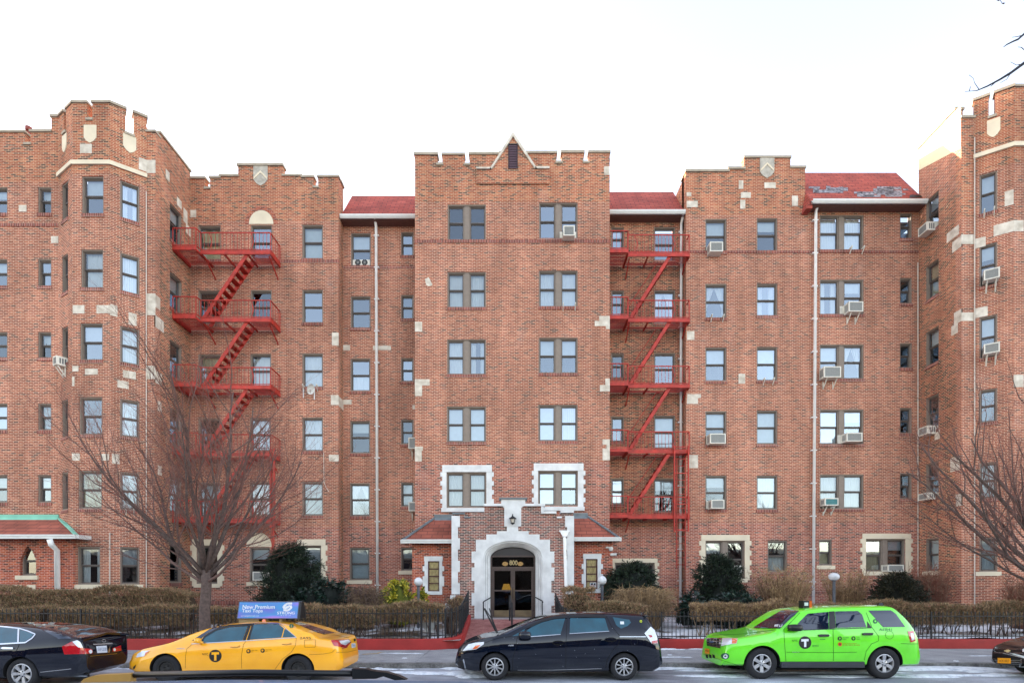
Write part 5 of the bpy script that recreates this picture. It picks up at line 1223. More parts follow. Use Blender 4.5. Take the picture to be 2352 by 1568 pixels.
# white garden stones
x = PX(1036, 22.9); t = thing("stone_pedestal", "white stepped stone pedestal at the foot of the entrance front", "pedestal", (x, 22.9, .6))
m = MB(); m.hexa([(x - .28, 22.7, .5), (x + .2, 22.7, .5), (x + .2, 23.1, .5), (x - .28, 23.1, .5), (x - .22, 22.72, 1.45), (x + .18, 22.72, 1.45), (x + .18, 23.1, 1.45), (x - .22, 23.1, 1.45)]); m.box(x - .02, x + .17, 22.75, 23.1, 1.45, 1.78); m.build("shaft", WHITEP, t)
m = MB(); m.box(x - .34, x + .26, 22.64, 23.15, .45, .62); m.build("plinth", WHITEP, t)
x = PX(985, 20.6); t = thing("garden_urn", "squat white stone urn behind the mushroom clipped hedge", "urn", (x, 20.6, .45))
m = MB(); m.lathe([(0, .4), (.3, .42), (.3, .5), (.16, .56), (.2, .66), (.36, .85), (.4, 1.02), (.36, 1.05), (.3, 1.0), (.0, .96)], (x, 20.6, 0), n=24); m.build("bowl", WHITEP, t, True)
m = MB(); m.box(x - .36, x + .36, 20.24, 20.96, .38, .46); m.build("base", WHITEP, t)

# ------------------------------------------------------------------ plants
def leaf_mats(name, cols, rough=.7): return [plain(f"{name}_{i}", c, rough, var=.2, scale=20) for i, c in enumerate(cols)]
def scatter(name, pos, dirs, L, W, mats, parent=None, fold=0, weights=None, seed=0, droop=0.0):
    """many small leaf or twig faces: pos (n,3) base, dirs (n,3) pointing, L,W arrays"""
    g = np.random.default_rng(seed + 1); n = len(pos); d = dirs / (np.linalg.norm(dirs, axis=1, keepdims=True) + 1e-9)
    rnd = g.normal(size=(n, 3)); s = np.cross(d, rnd); s /= np.linalg.norm(s, axis=1, keepdims=True) + 1e-9
    L = np.broadcast_to(L, n)[:, None]; W = np.broadcast_to(W, n)[:, None]
    tip = pos + d * L; tip[:, 2] -= droop * L[:, 0]; mid = pos + d * L * .5
    V = np.stack([pos, mid + s * W * .5, tip, mid - s * W * .5], 1).reshape(-1, 3)
    off = np.zeros(3); q = parent
    while q is not None: off += np.array(q.location); q = q.parent
    me = bpy.data.meshes.new(name); me.vertices.add(4 * n); me.loops.add(4 * n); me.polygons.add(n)
    me.vertices.foreach_set("co", (V - off).astype(np.float32).ravel()); me.loops.foreach_set("vertex_index", np.arange(4 * n, dtype=np.int32))
    me.polygons.foreach_set("loop_start", np.arange(0, 4 * n, 4, dtype=np.int32)); me.polygons.foreach_set("loop_total", np.full(n, 4, np.int32))
    for m_ in mats: me.materials.append(m_)
    # neighbouring leaves share a tone: clumps of light and dark foliage
    idx = g.choice(len(mats), n, p=weights); me.polygons.foreach_set("material_index", idx.astype(np.int32))
    me.update(calc_edges=True); me.validate()
    o = bpy.data.objects.new(name, me); COL.objects.link(o)
    if parent is not None: o.parent = parent
    return o
PRIV = leaf_mats("privet_leaf", ['#62563c', '#84704e', '#9e805c', '#8e6250', '#b29470', '#545236'])
TAN = leaf_mats("dry_twig", ['#8a7050', '#a08460', '#6e5842', '#b4986c', '#7a5c48'])
YEW = leaf_mats("yew_needle", ['#0e1a10', '#16241a', '#1c2e1a', '#223620'])
YEWB = leaf_mats("bronze_yew", ['#1a1c0e', '#26240f', '#2e2a14', '#1c2410'])
RHO = leaf_mats("rhododendron_leaf", ['#12241e', '#1c342a', '#2a4438', '#0e1c18'], .35)
YGR = leaf_mats("yellow_green_leaf", ['#a8a020', '#c4b030', '#6c7c1c', '#465c1a', '#d4c450'], .5)
BARK_T = plain("twig_bark", '#57453f', .9, var=.25, scale=12)
def hedge(label, x0, x1, yc, w, z0, z1, mats, dens=5200, stems=True, seed=0, sag=.07, group=None, name="hedge"):
    t = thing(name, label, "hedge", ((x0 + x1) / 2, yc, gz((x0 + x1) / 2, yc))); g = np.random.default_rng(seed)
    L_ = x1 - x0; n = int(dens * L_)
    # lumpy core
    nx = max(6, int(L_ / .14)); v = []; ring = 12
    for i in range(nx + 1):
        x = x0 + .08 + (L_ - .16) * i / nx; wob = 1 + .12 * math.sin(x * 3.1 + seed) + .08 * math.sin(x * 7.3 + 2 * seed); e_ = 1 if 0 < i < nx else .55
        for j in range(ring):
            a = 2 * math.pi * j / ring; cx_, sz = math.cos(a), math.sin(a); q = 1 / max(abs(cx_), abs(sz)) ** .75
            v.append((x, yc + cx_ * q * w * .33 * wob * e_, (z0 + z1) / 2 + sz * q * (z1 - z0) * .34 * e_ * (1 + .06 * math.sin(x * 5 + j))))
    m = MB(); m.add(v, [(i * ring + j, i * ring + (j + 1) % ring, (i + 1) * ring + (j + 1) % ring, (i + 1) * ring + j) for i in range(nx) for j in range(ring)] + [tuple(range(ring)), tuple(nx * ring + j for j in range(ring))])
    m.build("core", plain("hedge_core_" + mats[0].name, '#46382c' if mats is PRIV else '#5e4a36', .95, var=.3, scale=14), t)
    # twigs on the surface, denser on top and front
    f = g.random(n); x = x0 + g.random(n) * L_; face = g.random(n)
    y = np.where(face < .42, yc - w / 2 * (1 - .35 * g.random(n) ** 1.6), np.where(face < .80, yc + (g.random(n) - .5) * w, yc + w / 2 * (1 - .3 * g.random(n))))
    z = np.where((face >= .42) & (face < .80), z1 - .10 * g.random(n) ** 1.4, z0 + (z1 - z0) * g.random(n))
    lump_ = .05 * np.sin(x * 3.1 + seed) + sag * np.sin(x * 1.3 + seed * 2) + .03 * np.sin(x * 9)
    z = z + lump_ * (z - z0) / (z1 - z0); y = y + .05 * np.sin(x * 4 + z * 5)
    d = np.stack([g.normal(size=n) * .7, g.normal(size=n) * .6 - .35 * (face < .42), np.abs(g.normal(size=n)) * .8 + .25], 1)
    scatter("twigs", np.stack([x, y, z], 1) - d * .04, d, .08 + .13 * g.random(n), .007 + .014 * g.random(n), mats, t, seed=seed)
    if stems:
        m = MB(); r_ = random.Random(seed)
        for k in range(int(L_ / .22)):
            x = x0 + .1 + (L_ - .2) * (k + r_.random()) / max(1, int(L_ / .22)); y = yc + r_.uniform(-.12, .12); b = (x, y, gz(x, y) - .05)
            for q in range(r_.choice((1, 2, 3))):
                tx = x + r_.uniform(-.28, .28); m.tube([b, (x + (tx - x) * .5, y + r_.uniform(-.08, .02), (b[2] + z0 + .1) / 2), (tx, y - .12, z0 + .15)], [.02, .015, .01], 5)
        m.build("stems", BARK_T if mats is PRIV else plain("tan_stem", '#8c7860', .9, var=.2), t)
    return t
hedge("low clipped brown hedge behind the black saloon, ending at the white drainpipe", -22, PX(118, 19.6), 19.5, .8, .85, 1.42, PRIV, seed=1)
hedge("low clipped brown hedge between the white drainpipe and the street tree trunk", PX(140, 19.6), PX(452, 19.6), 19.5, .8, .85, 1.42, PRIV, seed=2)
hedge("low clipped brown hedge between the street tree and the cab roof sign", PX(484, 19.6), PX(592, 19.6), 19.5, .8, .85, 1.44, PRIV, seed=3)
hedge("taller brown hedge in a second row against the annex brick", -22, PX(452, 21.4), 21.4, .9, .7, 2.02, PRIV, 5600, False, seed=4, sag=.09)
hedge("brown hedge with bare stems behind the yellow cab boot", PX(690, 19.6), PX(868, 19.6), 19.5, .8, .78, 1.42, PRIV, seed=5)
hedge("mushroom clipped brown hedge on bare stems in front of the yellow green bush", PX(872, 19.8), PX(1020, 19.8), 19.7, .85, .95, 1.50, PRIV, seed=6)
hedge("small brown hedge end beside the white stone pedestal", PX(1030, 20.8), PX(1062, 20.8), 20.8, .6, .9, 1.72, PRIV, 5000, seed=7)
hedge("tall brown hedge beside the ramp below the white leader pipe", PX(1290, 21.4), PX(1362, 21.4), 21.3, 1.1, .7, 2.05, PRIV, 6000, False, seed=8)
hedge("sloping brown hedge behind the black estate car roof, under the porch notice window", PX(1345, 20.6), PX(1480, 20.6), 20.5, .9, .75, 1.58, PRIV, seed=9)
hedge("pale tan clipped hedge on forked bare stems above the green cab bonnet", PX(1592, 19.9), PX(1790, 19.9), 19.9, .8, .98, 1.56, TAN, 5200, seed=10)
hedge("long brown hedge behind the green cab roof and the dark grey car", PX(1796, 20.0), 21, 20.0, .8, .82, 1.52, PRIV, seed=11)
def bush(label, name, U, Vb, Vt, Ru, D, mats, n, leafL, leafW, shape='dome', seed=0, spike=0, core='#0c140e', Dr=None, upd=.3, jag=.22, droop=0, stems=0, cat="shrub", asym=0):
    x0 = PX(U, D); zt = PZ(Vt, D); zb = min(PZ(Vb, D), gz(x0, D) + .1) if Vb else gz(x0, D); r = Ru / FPX * D; h = zt - zb; g = np.random.default_rng(seed)
    t = thing(name, label, cat, (x0, D, zb))
    ph = g.random(8) * 6.28
    def rad(th, f):
        if shape == 'cone': b = np.where(f < .12, .8 + f * 1.7, (1 - f) ** .75 * 1.12 + .05)
        elif shape == 'egg': b = np.sqrt(np.clip(1 - (f * 1.02 - .32) ** 2 / .47, .01, 1))
        else: b = np.sqrt(np.clip(1 - np.clip(f, 0, 1) ** 2.4, .01, 1))
        return r * b * (1 + jag * (.5 * np.sin(3 * th + ph[0] + f * 5) + .5 * np.sin(5 * th + ph[1] - f * 8) + .4 * np.sin(8 * th + ph[2] + f * 14)))
    v = []; NR, NT = 9, 20
    for i in range(NR + 1):
        f = i / NR
        for j in range(NT):
            th = 2 * math.pi * j / NT; q = float(rad(np.array(th), np.array(f))) * .72 * (1 if i < NR else .1); v.append((x0 + q * math.cos(th) + asym * f * r, D + q * math.sin(th) * .85, zb + h * .92 * f))
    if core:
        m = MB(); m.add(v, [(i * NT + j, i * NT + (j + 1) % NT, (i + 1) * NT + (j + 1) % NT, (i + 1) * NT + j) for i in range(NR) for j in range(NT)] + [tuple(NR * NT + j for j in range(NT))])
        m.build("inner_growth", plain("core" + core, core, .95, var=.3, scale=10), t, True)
    # leaves gathered in sprays so that the crown has clumps and gaps
    ns = max(40, n // 34); th = g.random(ns) * 6.28; f = g.random(ns) ** (.9 if shape != 'cone' else 1.1); rr_ = rad(th, f) * (.74 + .34 * g.random(ns))
    sx = np.stack([x0 + rr_ * np.cos(th) + asym * f * r, D + rr_ * np.sin(th) * .85, zb + h * f * (.94 + .1 * g.random(ns))], 1)
    sd = np.stack([np.cos(th), np.sin(th), np.full(ns, upd) + g.normal(size=ns) * .2], 1)
    k = n // ns; i = np.repeat(np.arange(ns), k); tt = g.random(len(i)); sl = r * .24
    p = sx[i] + sd[i] * (tt[:, None] - .5) * sl * 1.2 + g.normal(size=(len(i), 3)) * r * .045
    d = sd[i] * .8 + g.normal(size=(len(i), 3)) * .55
    scatter("foliage", p, d, leafL * (.7 + .6 * g.random(len(i))), leafW * (.8 + .4 * g.random(len(i))), mats, t, seed=seed, droop=droop)
    if spike:
        m = MB(); pp = []; dd = []
        for q in range(spike):
            a = g.random() * 6.28; ff = .6 + .4 * g.random(); b = np.array([x0 + .5 * r * (1 - ff) * math.cos(a) + asym * r * ff, D + .4 * r * math.sin(a) * (1 - ff), zb + h * ff * .9]); dr = np.array([math.cos(a) * .6, math.sin(a) * .4, .9]); e_ = b + dr * r * .42
            m.tube([b, e_], [.012, .004], 4)
            for s_ in range(26): u = g.random(); pp.append(b + (e_ - b) * u); dd.append(dr + g.normal(size=3) * .7)
        m.build("leader_shoots", BARK_T, t); scatter("shoot_foliage", np.array(pp), np.array(dd), leafL, leafW, mats, t, seed=seed + 5)
    if stems:
        m = MB(); r_ = random.Random(seed)
        for q in range(stems):
            a = r_.uniform(0, 6.28); m.tube([(x0 + .1 * math.cos(a), D + .1 * math.sin(a), zb - .1), (x0 + r * .5 * math.cos(a), D + r * .4 * math.sin(a), zb + h * .5), (x0 + r * .85 * math.cos(a), D + r * .6 * math.sin(a), zb + h * r_.uniform(.75, 1))], [.02, .012, .005], 4)
        m.build("stems", BARK_T, t)
    return t
bush("large jagged dark evergreen behind the cab roof sign", "evergreen_shrub", 664, 1400, 1254, 64, 23.4, YEW, 14000, .18, .034, 'dome', 1, spike=30, jag=.30, asym=.06)
bush("dark glossy rhododendron spreading below the window beside the large jagged evergreen", "rhododendron", 760, 1405, 1335, 62, 22.2, RHO, 3400, .15, .05, 'dome', 2, jag=.3)
bush("second low rhododendron at the foot of the large jagged evergreen", "rhododendron", 705, 1405, 1352, 40, 21.8, RHO, 1800, .15, .05, 'dome', 21, jag=.3)
bush("yellow green broadleaf bush beside the round globe lamp", "broadleaf_bush", 915, 1388, 1332, 36, 22.0, YGR, 3400, .13, .05, 'egg', 3, core='#565c1c', jag=.35, stems=8)
bush("small yellow green bush tight against the globe lamp pole", "broadleaf_bush", 967, 1388, 1352, 14, 22.1, YGR, 900, .13, .05, 'dome', 4, core='#565c1c', jag=.3)
bush("wide dark evergreen with a spiky top under the cream lintel beside the porch", "evergreen_shrub", 1450, 1385, 1296, 64, 23.4, YEW, 11000, .17, .035, 'dome', 5, spike=14, jag=.2)
bush("rounded dark evergreen in front of a cream framed window", "evergreen_shrub", 1650, 1400, 1279, 55, 23.4, YEW, 11000, .16, .034, 'egg', 6, spike=10, jag=.18)
bush("dark rhododendron at the foot of the rounded evergreen", "rhododendron", 1690, 1405, 1362, 62, 22.0, RHO, 2600, .15, .05, 'dome', 7, jag=.3)
bush("dark rhododendron between the weeping tan shrub and the rounded evergreen", "rhododendron", 1590, 1420, 1365, 34, 21.4, RHO, 1700, .15, .05, 'dome', 8, jag=.3)
bush("bronze green triple topped evergreen behind the green car's tail", "evergreen_shrub", 2060, 1400, 1318, 54, 22.4, YEWB, 11000, .14, .032, 'egg', 9, spike=12, core='#12140a', jag=.24)
def whips(label, name, U, Vb, Vt, Ru, D, mats, n, seed, arch=.0, cat="shrub", L=1.0, wide=.02, mul=1):
    """bare shrub of fine stems"""
    x0 = PX(U, D); zb = gz(x0, D); zt = PZ(Vt, D); r = Ru / FPX * D; g = random.Random(seed); t = thing(name, label, cat, (x0, D, zb)); mb = [MB() for _ in mats]
    for k in range(n):
        a = g.uniform(0, 6.28); q = math.sqrt(g.random()); bx, by = x0 + r * .45 * q * math.cos(a), D + r * .4 * q * math.sin(a); h = (zt - zb) * g.uniform(.55, 1.0)
        ex, ey = x0 + r * q * math.cos(a) + g.gauss(0, .12), D + r * .7 * q * math.sin(a); pts = [Vector((bx, by, zb - .05))]
        for s_ in range(1, 6):
            f = s_ / 5; zz = zb + h * (f if not arch else math.sin(min(1, f * 1.25) * math.pi / 2 * 1.3) if f < .8 else 1.0 - (f - .8) * arch); w = f ** (1.4 if not arch else .9)
            pts.append(Vector((bx + (ex - bx) * w * (1.25 if arch else 1) + g.gauss(0, .03), by + (ey - by) * w + g.gauss(0, .03), zz)))
        m = mb[g.randrange(len(mats))]; m.tube(pts, [wide * (1 - .15 * i) * .6 for i in range(6)], 3, cap=False)
        for s_ in range(4 * mul):
            i = g.randrange(2, 6); p = pts[i]; d = Vector((g.gauss(0, .5), g.gauss(0, .5), g.uniform(.1, .9) if not arch else g.uniform(-.8, .3))).normalized() * g.uniform(.15, .4); m.tube([p, p + d * .5 + Vector((0, 0, .02)), p + d], [wide * .35, wide * .3, wide * .15], 3, cap=False)
    for m, mt in zip(mb, mats): 
        if m.v: m.build("stems", mt, t, fixn=False)
    return t
whips("weeping tan shrub with arching stems behind the black car's rear", "weeping_shrub", 1478, 1400, 1350, 78, 21.6, TAN[:3], 330, 1, arch=2.2, mul=2)
whips("grey weeping bare shrub at the foot of a white downpipe, with green ribbon", "weeping_shrub", 838, 1400, 1345, 42, 21.3, [BARK_T, TAN[2]], 200, 2, arch=1.8, mul=2)
whips("tall tan bare shrub beside the white downpipe behind the green cab", "bare_shrub", 1795, 1400, 1306, 74, 23.6, TAN[:4], 300, 3, mul=2)
whips("tan bare shrub beside the flattened globe lamp", "bare_shrub", 1945, 1400, 1312, 56, 23.6, TAN[:4], 200, 4, mul=2)
whips("reddish bare shrub at the foot of the shaded tower side wall", "bare_shrub", 2140, 1400, 1298, 52, 22.8, [plain("reddish_twig", '#7a4a3c', .9), TAN[4]], 230, 5, mul=2)
whips("reddish bare shrub above the dark grey car, under the tower window", "bare_shrub", 2345, 1400, 1326, 40, 21.6, [MATS["reddish_twig"], TAN[4]], 170, 6, mul=2)
whips("bare twiggy shrub at the ramp gate in front of the white pedestal", "bare_shrub", 1035, 1420, 1378, 26, 20.4, [BARK_T, TAN[2]], 90, 7)
m = MB(); g = random.Random(4); p = P(820, 1405, 20.9)
pts = [P(u, v, 20.8) for u, v in ((793, 1418), (796, 1404), (801, 1398), (815, 1407), (828, 1405), (838, 1397))]
m.tube(pts, .02, 5); tag(m.build("green_ribbon", plain("green_tape", '#1a8a5a', .5)), "loose green plastic ribbon caught in the bare hedge behind the cab boot", "ribbon")

# ------------------------------------------------------------------ street trees
BARK = plain("tree_bark", '#584a45', .95, var=.35, scale=14, bump=.4)
TWIG = plain("tree_twig", '#7a5248', .9, var=.3, scale=6)
def tree(label, x, y, trunk_h, r0, limbs, seed, twig_r=.0027, kids=(11, 9, 4), lean=(0, 0), upturn=.55, base_z=.12, sub=(.62, .6, .6)):
    g = random.Random(seed); t = thing("bare_tree", label, "tree", (x, y, base_z)); tk, br, tw = MB(), MB(), MB()
    top = Vector((x + lean[0], y + lean[1], base_z + trunk_h)); n = 7
    tk.tube([Vector((x, y, base_z - .1)).lerp(top, i / n) + Vector((math.sin(i * 1.3) * .02, math.cos(i) * .02, 0)) for i in range(n + 1)], [r0 * (1.35 if i == 0 else 1.1 if i == 1 else 1 - .03 * i) for i in range(n + 1)], 14)
    def shoot(p, d, L, r, lev):
        k = 7 if lev == 0 else 5 if lev == 1 else 4 if lev == 2 else 3
        pts = [p]; dirs = [d]; q = p; dd = d.normalized(); step = L / k
        for i in range(k):
            dd = (dd + Vector((g.gauss(0, .12), g.gauss(0, .12), upturn * step * (.55 if lev else .5) * (1 - max(0, dd.z) * .75) + g.gauss(0, .05)))).normalized(); q = q + dd * step; pts.append(q); dirs.append(dd)
        rs = [max(twig_r * .45, r * (1 - .78 * i / k)) for i in range(k + 1)]
        (tk if lev == 0 and r > .045 else br if lev < 2 else tw).tube(pts, rs, 8 if lev == 0 else 5 if lev == 1 else 3, cap=lev < 2)
        if lev >= len(kids): return
        nk = kids[lev]
        for j in range(nk):
            f = .16 + .82 * (j + g.random() * .8) / nk; i = min(k - 1, int(f * k)); u = f * k - i; b = pts[i].lerp(pts[i + 1], min(1, u)); dv = dirs[min(i + 1, k)]
            ax = dv.orthogonal().normalized(); ax.rotate(Matrix.Rotation(g.uniform(0, 6.28), 3, dv)); a = g.uniform(.35, .8)
            nd = (dv * math.cos(a) + ax * math.sin(a)).normalized()
            if nd.z < -.15: nd.z = abs(nd.z)
            shoot(b, nd, L * sub[lev] * (1.05 - .45 * f) * g.uniform(.7, 1.15), max(twig_r, r * .42 * (1 - .5 * f)), lev + 1)
    for (h, az, tilt, L, r) in limbs:
        a = Vector((x, y, base_z)).lerp(top, min(1, h)); shoot(a, Vector((math.sin(R(tilt)) * math.cos(R(az)), math.sin(R(tilt)) * math.sin(R(az)), math.cos(R(tilt)))), L, r * .8, 0)
    tk.build("trunk", BARK, t, True); br.build("branches", plain("branch_bark", '#66504a', .95, var=.3, scale=10), t, fixn=False); tw.build("twigs", TWIG, t, fixn=False)
    return t
gt = random.Random(5)
limbs = [(.86, 180, 52, 4.6, .085), (.9, 0, 50, 4.6, .08), (.93, 175, 34, 5.0, .085), (.96, 8, 30, 5.2, .09), (1, 185, 16, 5.4, .10), (1, 350, 12, 5.5, .10), (.98, 90, 30, 4.6, .07), (.97, 270, 32, 4.4, .07), (.95, 135, 44, 4.4, .07), (.94, 45, 42, 4.5, .07), (.92, 225, 48, 4.0, .06), (.93, 315, 46, 4.2, .06), (.84, 195, 64, 3.9, .055), (.85, 340, 62, 3.9, .055)]
tree("bare vase shaped street tree behind the yellow cab's bonnet", PX(472, 16.3), 16.3, 2.55, .165, limbs, 3)
limbs = [(.86, 178, 62, 5.2, .10), (.92, 170, 46, 5.4, .10), (.95, 195, 54, 5.0, .09), (1, 180, 30, 5.2, .11), (1, 200, 18, 5.0, .10), (1, 10, 20, 5, .1), (.95, 0, 45, 4.6, .09), (.9, 90, 40, 4.5, .08), (.9, 270, 40, 4.4, .08), (.84, 188, 74, 4.6, .075), (.8, 165, 70, 4.2, .06)]
tree("bare street tree with spreading limbs over the dark grey car", PX(2425, 16.4), 16.4, 2.4, .21, limbs, 8, kids=(9, 6, 3), upturn=.42)
# a third tree on the near pavement: only its branch tips hang in at the top right corner
t = tree("dark bare twigs hanging into the sky above the tower", 11.5, 7.0, 6.0, .2, [(1, 180, 4, 5.5, .15), (1, 20, 26, 5, .11), (1, -40, 30, 5, .11), (.9, 70, 38, 4, .08), (.85, -90, 40, 4, .08), (.8, 0, 48, 4, .08)], 21, kids=(5, 4, 2)); t.name = "overhanging_tree"; tw = MB()
def pp(u, v, d=8.0): return P((u / (1333 / 340) + 2900) / K, (v / (1568 / 400)) / K, d)
main = [Vector((11.4, 7.0, 8.0)), Vector((9.6, 7.5, 9.4)), pp(1400, 730), pp(1333, 785), pp(1170, 905), pp(1030, 990), pp(880, 1070), pp(750, 1125)]
tw.tube(main, [.05, .035, .022, .02, .017, .013, .010, .006], 6)
for q in ([pp(750, 1125), pp(670, 1132), pp(600, 1138)], [pp(775, 1112), pp(720, 1030), pp(705, 975), pp(650, 930)], [pp(655, 1130), pp(670, 1075)], [pp(1170, 905), pp(1120, 985), pp(1040, 1030)], [pp(970, 1030), pp(920, 1075)], [pp(1290, 800), pp(1240, 810), pp(1165, 770)]): tw.tube(q, [.006, .004] + [.003] * (len(q) - 2), 4)
tw.tube([Vector((11.35, 7.0, 9.3)), Vector((9.6, 7.6, 10.4)), pp(1400, 380), pp(1333, 425), pp(1260, 490), pp(1200, 515), pp(1120, 555), pp(1080, 585)], [.045, .03, .018, .014, .012, .010, .008, .004], 6)
for q in ([pp(1310, 440), pp(1260, 455), pp(1185, 465)], [pp(1333, 620), pp(1300, 590), pp(1255, 585)]): tw.tube(q, [.006, .005, .003], 4)
lf = MB()
for (u, v) in ((1015, 5), (1075, 45)): lf.add([pp(u - 25, v), pp(u, v - 10), pp(u + 27, v - 8), pp(u + 5, v + 14), pp(u, v, 7.95)], [(0, 1, 4), (1, 2, 4), (2, 3, 4), (3, 0, 4)])
tw.tube([pp(1333, -160), pp(1150, -60), pp(1030, -6), pp(1060, 40)], [.02, .012, .004, .003], 5)
tw.build("hanging_branches", plain("dark_branch", '#2a2c34', .9), t); lf.build("dead_leaves", plain("dead_leaf", '#4a3430', .9), t)

# ------------------------------------------------------------------ unseen houses added behind the camera, dark to shape reflections in glass and paint
HB = [brick("row_brick_a", [(0, '#3a2c2c'), (.4, '#4c3634'), (.8, '#322828')], '#6a605c'), brick("row_brick_b", [(0, '#4a443e'), (.5, '#565048'), (.8, '#403a36')], '#77706a')]
for k in range(7):
    x0 = -52 + k * 15; hh = (5.6, 6.2, 5.8, 6.4, 5.5, 6.1, 5.9)[k]
    t = thing("added_row_house", ("red brick", "tan brick", "dark red brick", "pale brick", "russet brick", "buff brick", "brown brick")[k] + " house added unseen across the street to darken reflections", "house", (x0 + 7, -23, 0), "added houses across the street")
    F = Frame((x0 + 14.2, -22), (x0, -22)); hs_ = [(1.6 + j * 4.2, 3.6 + j * 4.2, 1.1 + f * 2.6, 2.5 + f * 2.6) for j in range(3) for f in range(2) if not (j == 1 and f == 0)]
    m = MB(); m.box(x0, x0 + 14.2, -32, -22, -.1, hh); w = m.build("wall", HB[k % 2], t)
    m = MB(); m.box(x0 - .2, x0 + 14.4, -32.2, -21.8, hh, hh + .35); m.build("cornice", STONE_G, t)
    for (a, b, c, d) in hs_:
        m = MB(); m.fbox(F, a, b, -.04, .0, c, d); q = m.build("window", FRAME, t); m = MB(); m.fbox(F, a + .12, b - .12, -.05, -.041, c + .12, d - .12); m.build("pane", plain("far_pane", '#1a222c', .05, spec=.8), q)
    m = MB(); m.fbox(F, 6.2, 7.6, -.05, 0, .3, 2.9); m.build("door", plain("dark_wood", '#2c1c16', .4), t); m = MB(); m.fbox(F, 5.8, 8.0, -1.4, 0, -.1, .3); m.build("step", KERB, t)
# ------------------------------------------------------------------ vehicles
def paint(name, hexc, rough=.28, coat=1.0, spots=0, metal=0.0, spec=.5, salt=.1):
    m, nt, b = new_mat(name); c = lin(hexc)
    b.inputs["Roughness"].default_value = rough; b.inputs["Specular IOR Level"].default_value = spec; b.inputs["Coat Weight"].default_value = coat; b.inputs["Coat Roughness"].default_value = .02; b.inputs["Coat IOR"].default_value = 1.55 if spec == 0 else 1.5; b.inputs["Metallic"].default_value = metal
    tc = N(nt, "ShaderNodeTexCoord"); no = N(nt, "ShaderNodeTexNoise"); no.inputs["Scale"].default_value = 3; no.inputs["Detail"].default_value = 8
    nt.links.new(tc.outputs["Object"], no.inputs["Vector"])
    r = N(nt, "ShaderNodeValToRGB"); r.color_ramp.elements[0].position = .35; r.color_ramp.elements[1].position = .7
    r.color_ramp.elements[0].color = tuple(x * .92 for x in c[:3]) + (1,); r.color_ramp.elements[1].color = tuple(min(1, x * 1.06 + .002) for x in c[:3]) + (1,)
    nt.links.new(no.outputs[0], r.inputs[0]); out = r.outputs[0]
    # road salt: low on the body, in streaks and specks
    sp = N(nt, "ShaderNodeTexVoronoi"); sp.inputs["Scale"].default_value = 9
    nt.links.new(tc.outputs["Object"], sp.inputs["Vector"])
    lt = N(nt, "ShaderNodeMath", operation='LESS_THAN'); lt.inputs[1].default_value = .05 if spots else .0
    nt.links.new(sp.outputs["Distance"], lt.inputs[0])
    mx = N(nt, "ShaderNodeMix", data_type='RGBA'); mx.inputs[7].default_value = lin('#b8bcc4'); 
    ml = N(nt, "ShaderNodeMath", operation='MULTIPLY'); ml.inputs[1].default_value = .8 if spots else 0
    nt.links.new(lt.outputs[0], ml.inputs[0]); nt.links.new(ml.outputs[0], mx.inputs[0]); nt.links.new(out, mx.inputs[6]); out = mx.outputs[2]
    sx = N(nt, "ShaderNodeSeparateXYZ"); nt.links.new(tc.outputs["Object"], sx.inputs[0])
    mr = N(nt, "ShaderNodeMapRange"); mr.inputs["From Min"].default_value = .55; mr.inputs["From Max"].default_value = .15; mr.inputs["To Max"].default_value = salt
    nt.links.new(sx.outputs[2], mr.inputs[0]); mm = N(nt, "ShaderNodeMath", operation='MULTIPLY'); nt.links.new(mr.outputs[0], mm.inputs[0]); nt.links.new(no.outputs[0], mm.inputs[1])
    m2 = N(nt, "ShaderNodeMix", data_type='RGBA'); m2.inputs[7].default_value = lin('#7a7468'); nt.links.new(mm.outputs[0], m2.inputs[0]); nt.links.new(out, m2.inputs[6])
    nt.links.new(m2.outputs[2], b.inputs["Base Color"]); return m
YEL = paint("taxi_yellow_paint", '#ffae00', salt=.3); GRN = paint("cab_green_paint", '#6ae61a', salt=.3); BLK = paint("black_paint", '#040a1a', .18, spec=0); BLK2 = paint("black_paint_salted", '#040c1c', .2, spots=1, spec=0); DKG = paint("dark_grey_paint", '#121116', .35, spec=.1); SLT = paint("slate_blue_paint", '#66758a', .5, coat=.25, spec=.2)
CGL = plain("car_glass", '#0d4858', .03, var=.35, scale=2, spec=.6, coat=.6); CGD = plain("car_glass_dark", '#081a30', .03, var=.3, scale=2, spec=.6, coat=.8)
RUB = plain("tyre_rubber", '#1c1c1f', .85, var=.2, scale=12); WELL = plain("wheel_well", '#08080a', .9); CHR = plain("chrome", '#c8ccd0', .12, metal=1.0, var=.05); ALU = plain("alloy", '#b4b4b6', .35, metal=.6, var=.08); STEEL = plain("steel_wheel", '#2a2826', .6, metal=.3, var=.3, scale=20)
TRIM = plain("black_trim", '#0e0e11', .4); LAMPR = plain("tail_lamp_red", '#b0101c', .12, var=.25, scale=14, coat=1); LAMPW = plain("lamp_clear", '#d4d8dc', .1, var=.12, scale=18, coat=1); LAMPO = plain("lamp_amber", '#d8642a', .15, coat=1); INK = plain("decal_black", '#14120e', .5); PLATEO = plain("orange_plate", '#e8960c', .5); PLATEW = plain("white_plate", '#c4ccd8', .5); WHT = plain("decal_white", '#d8dade', .5); SEAM = plain("panel_gap", '#050506', .9); GRNB = plain("decal_green", '#1c5a38', .5); SEAMY = plain("panel_gap_yellow", '#6a4406', .9); SEAMG = plain("panel_gap_green", '#1c5a0a', .9)

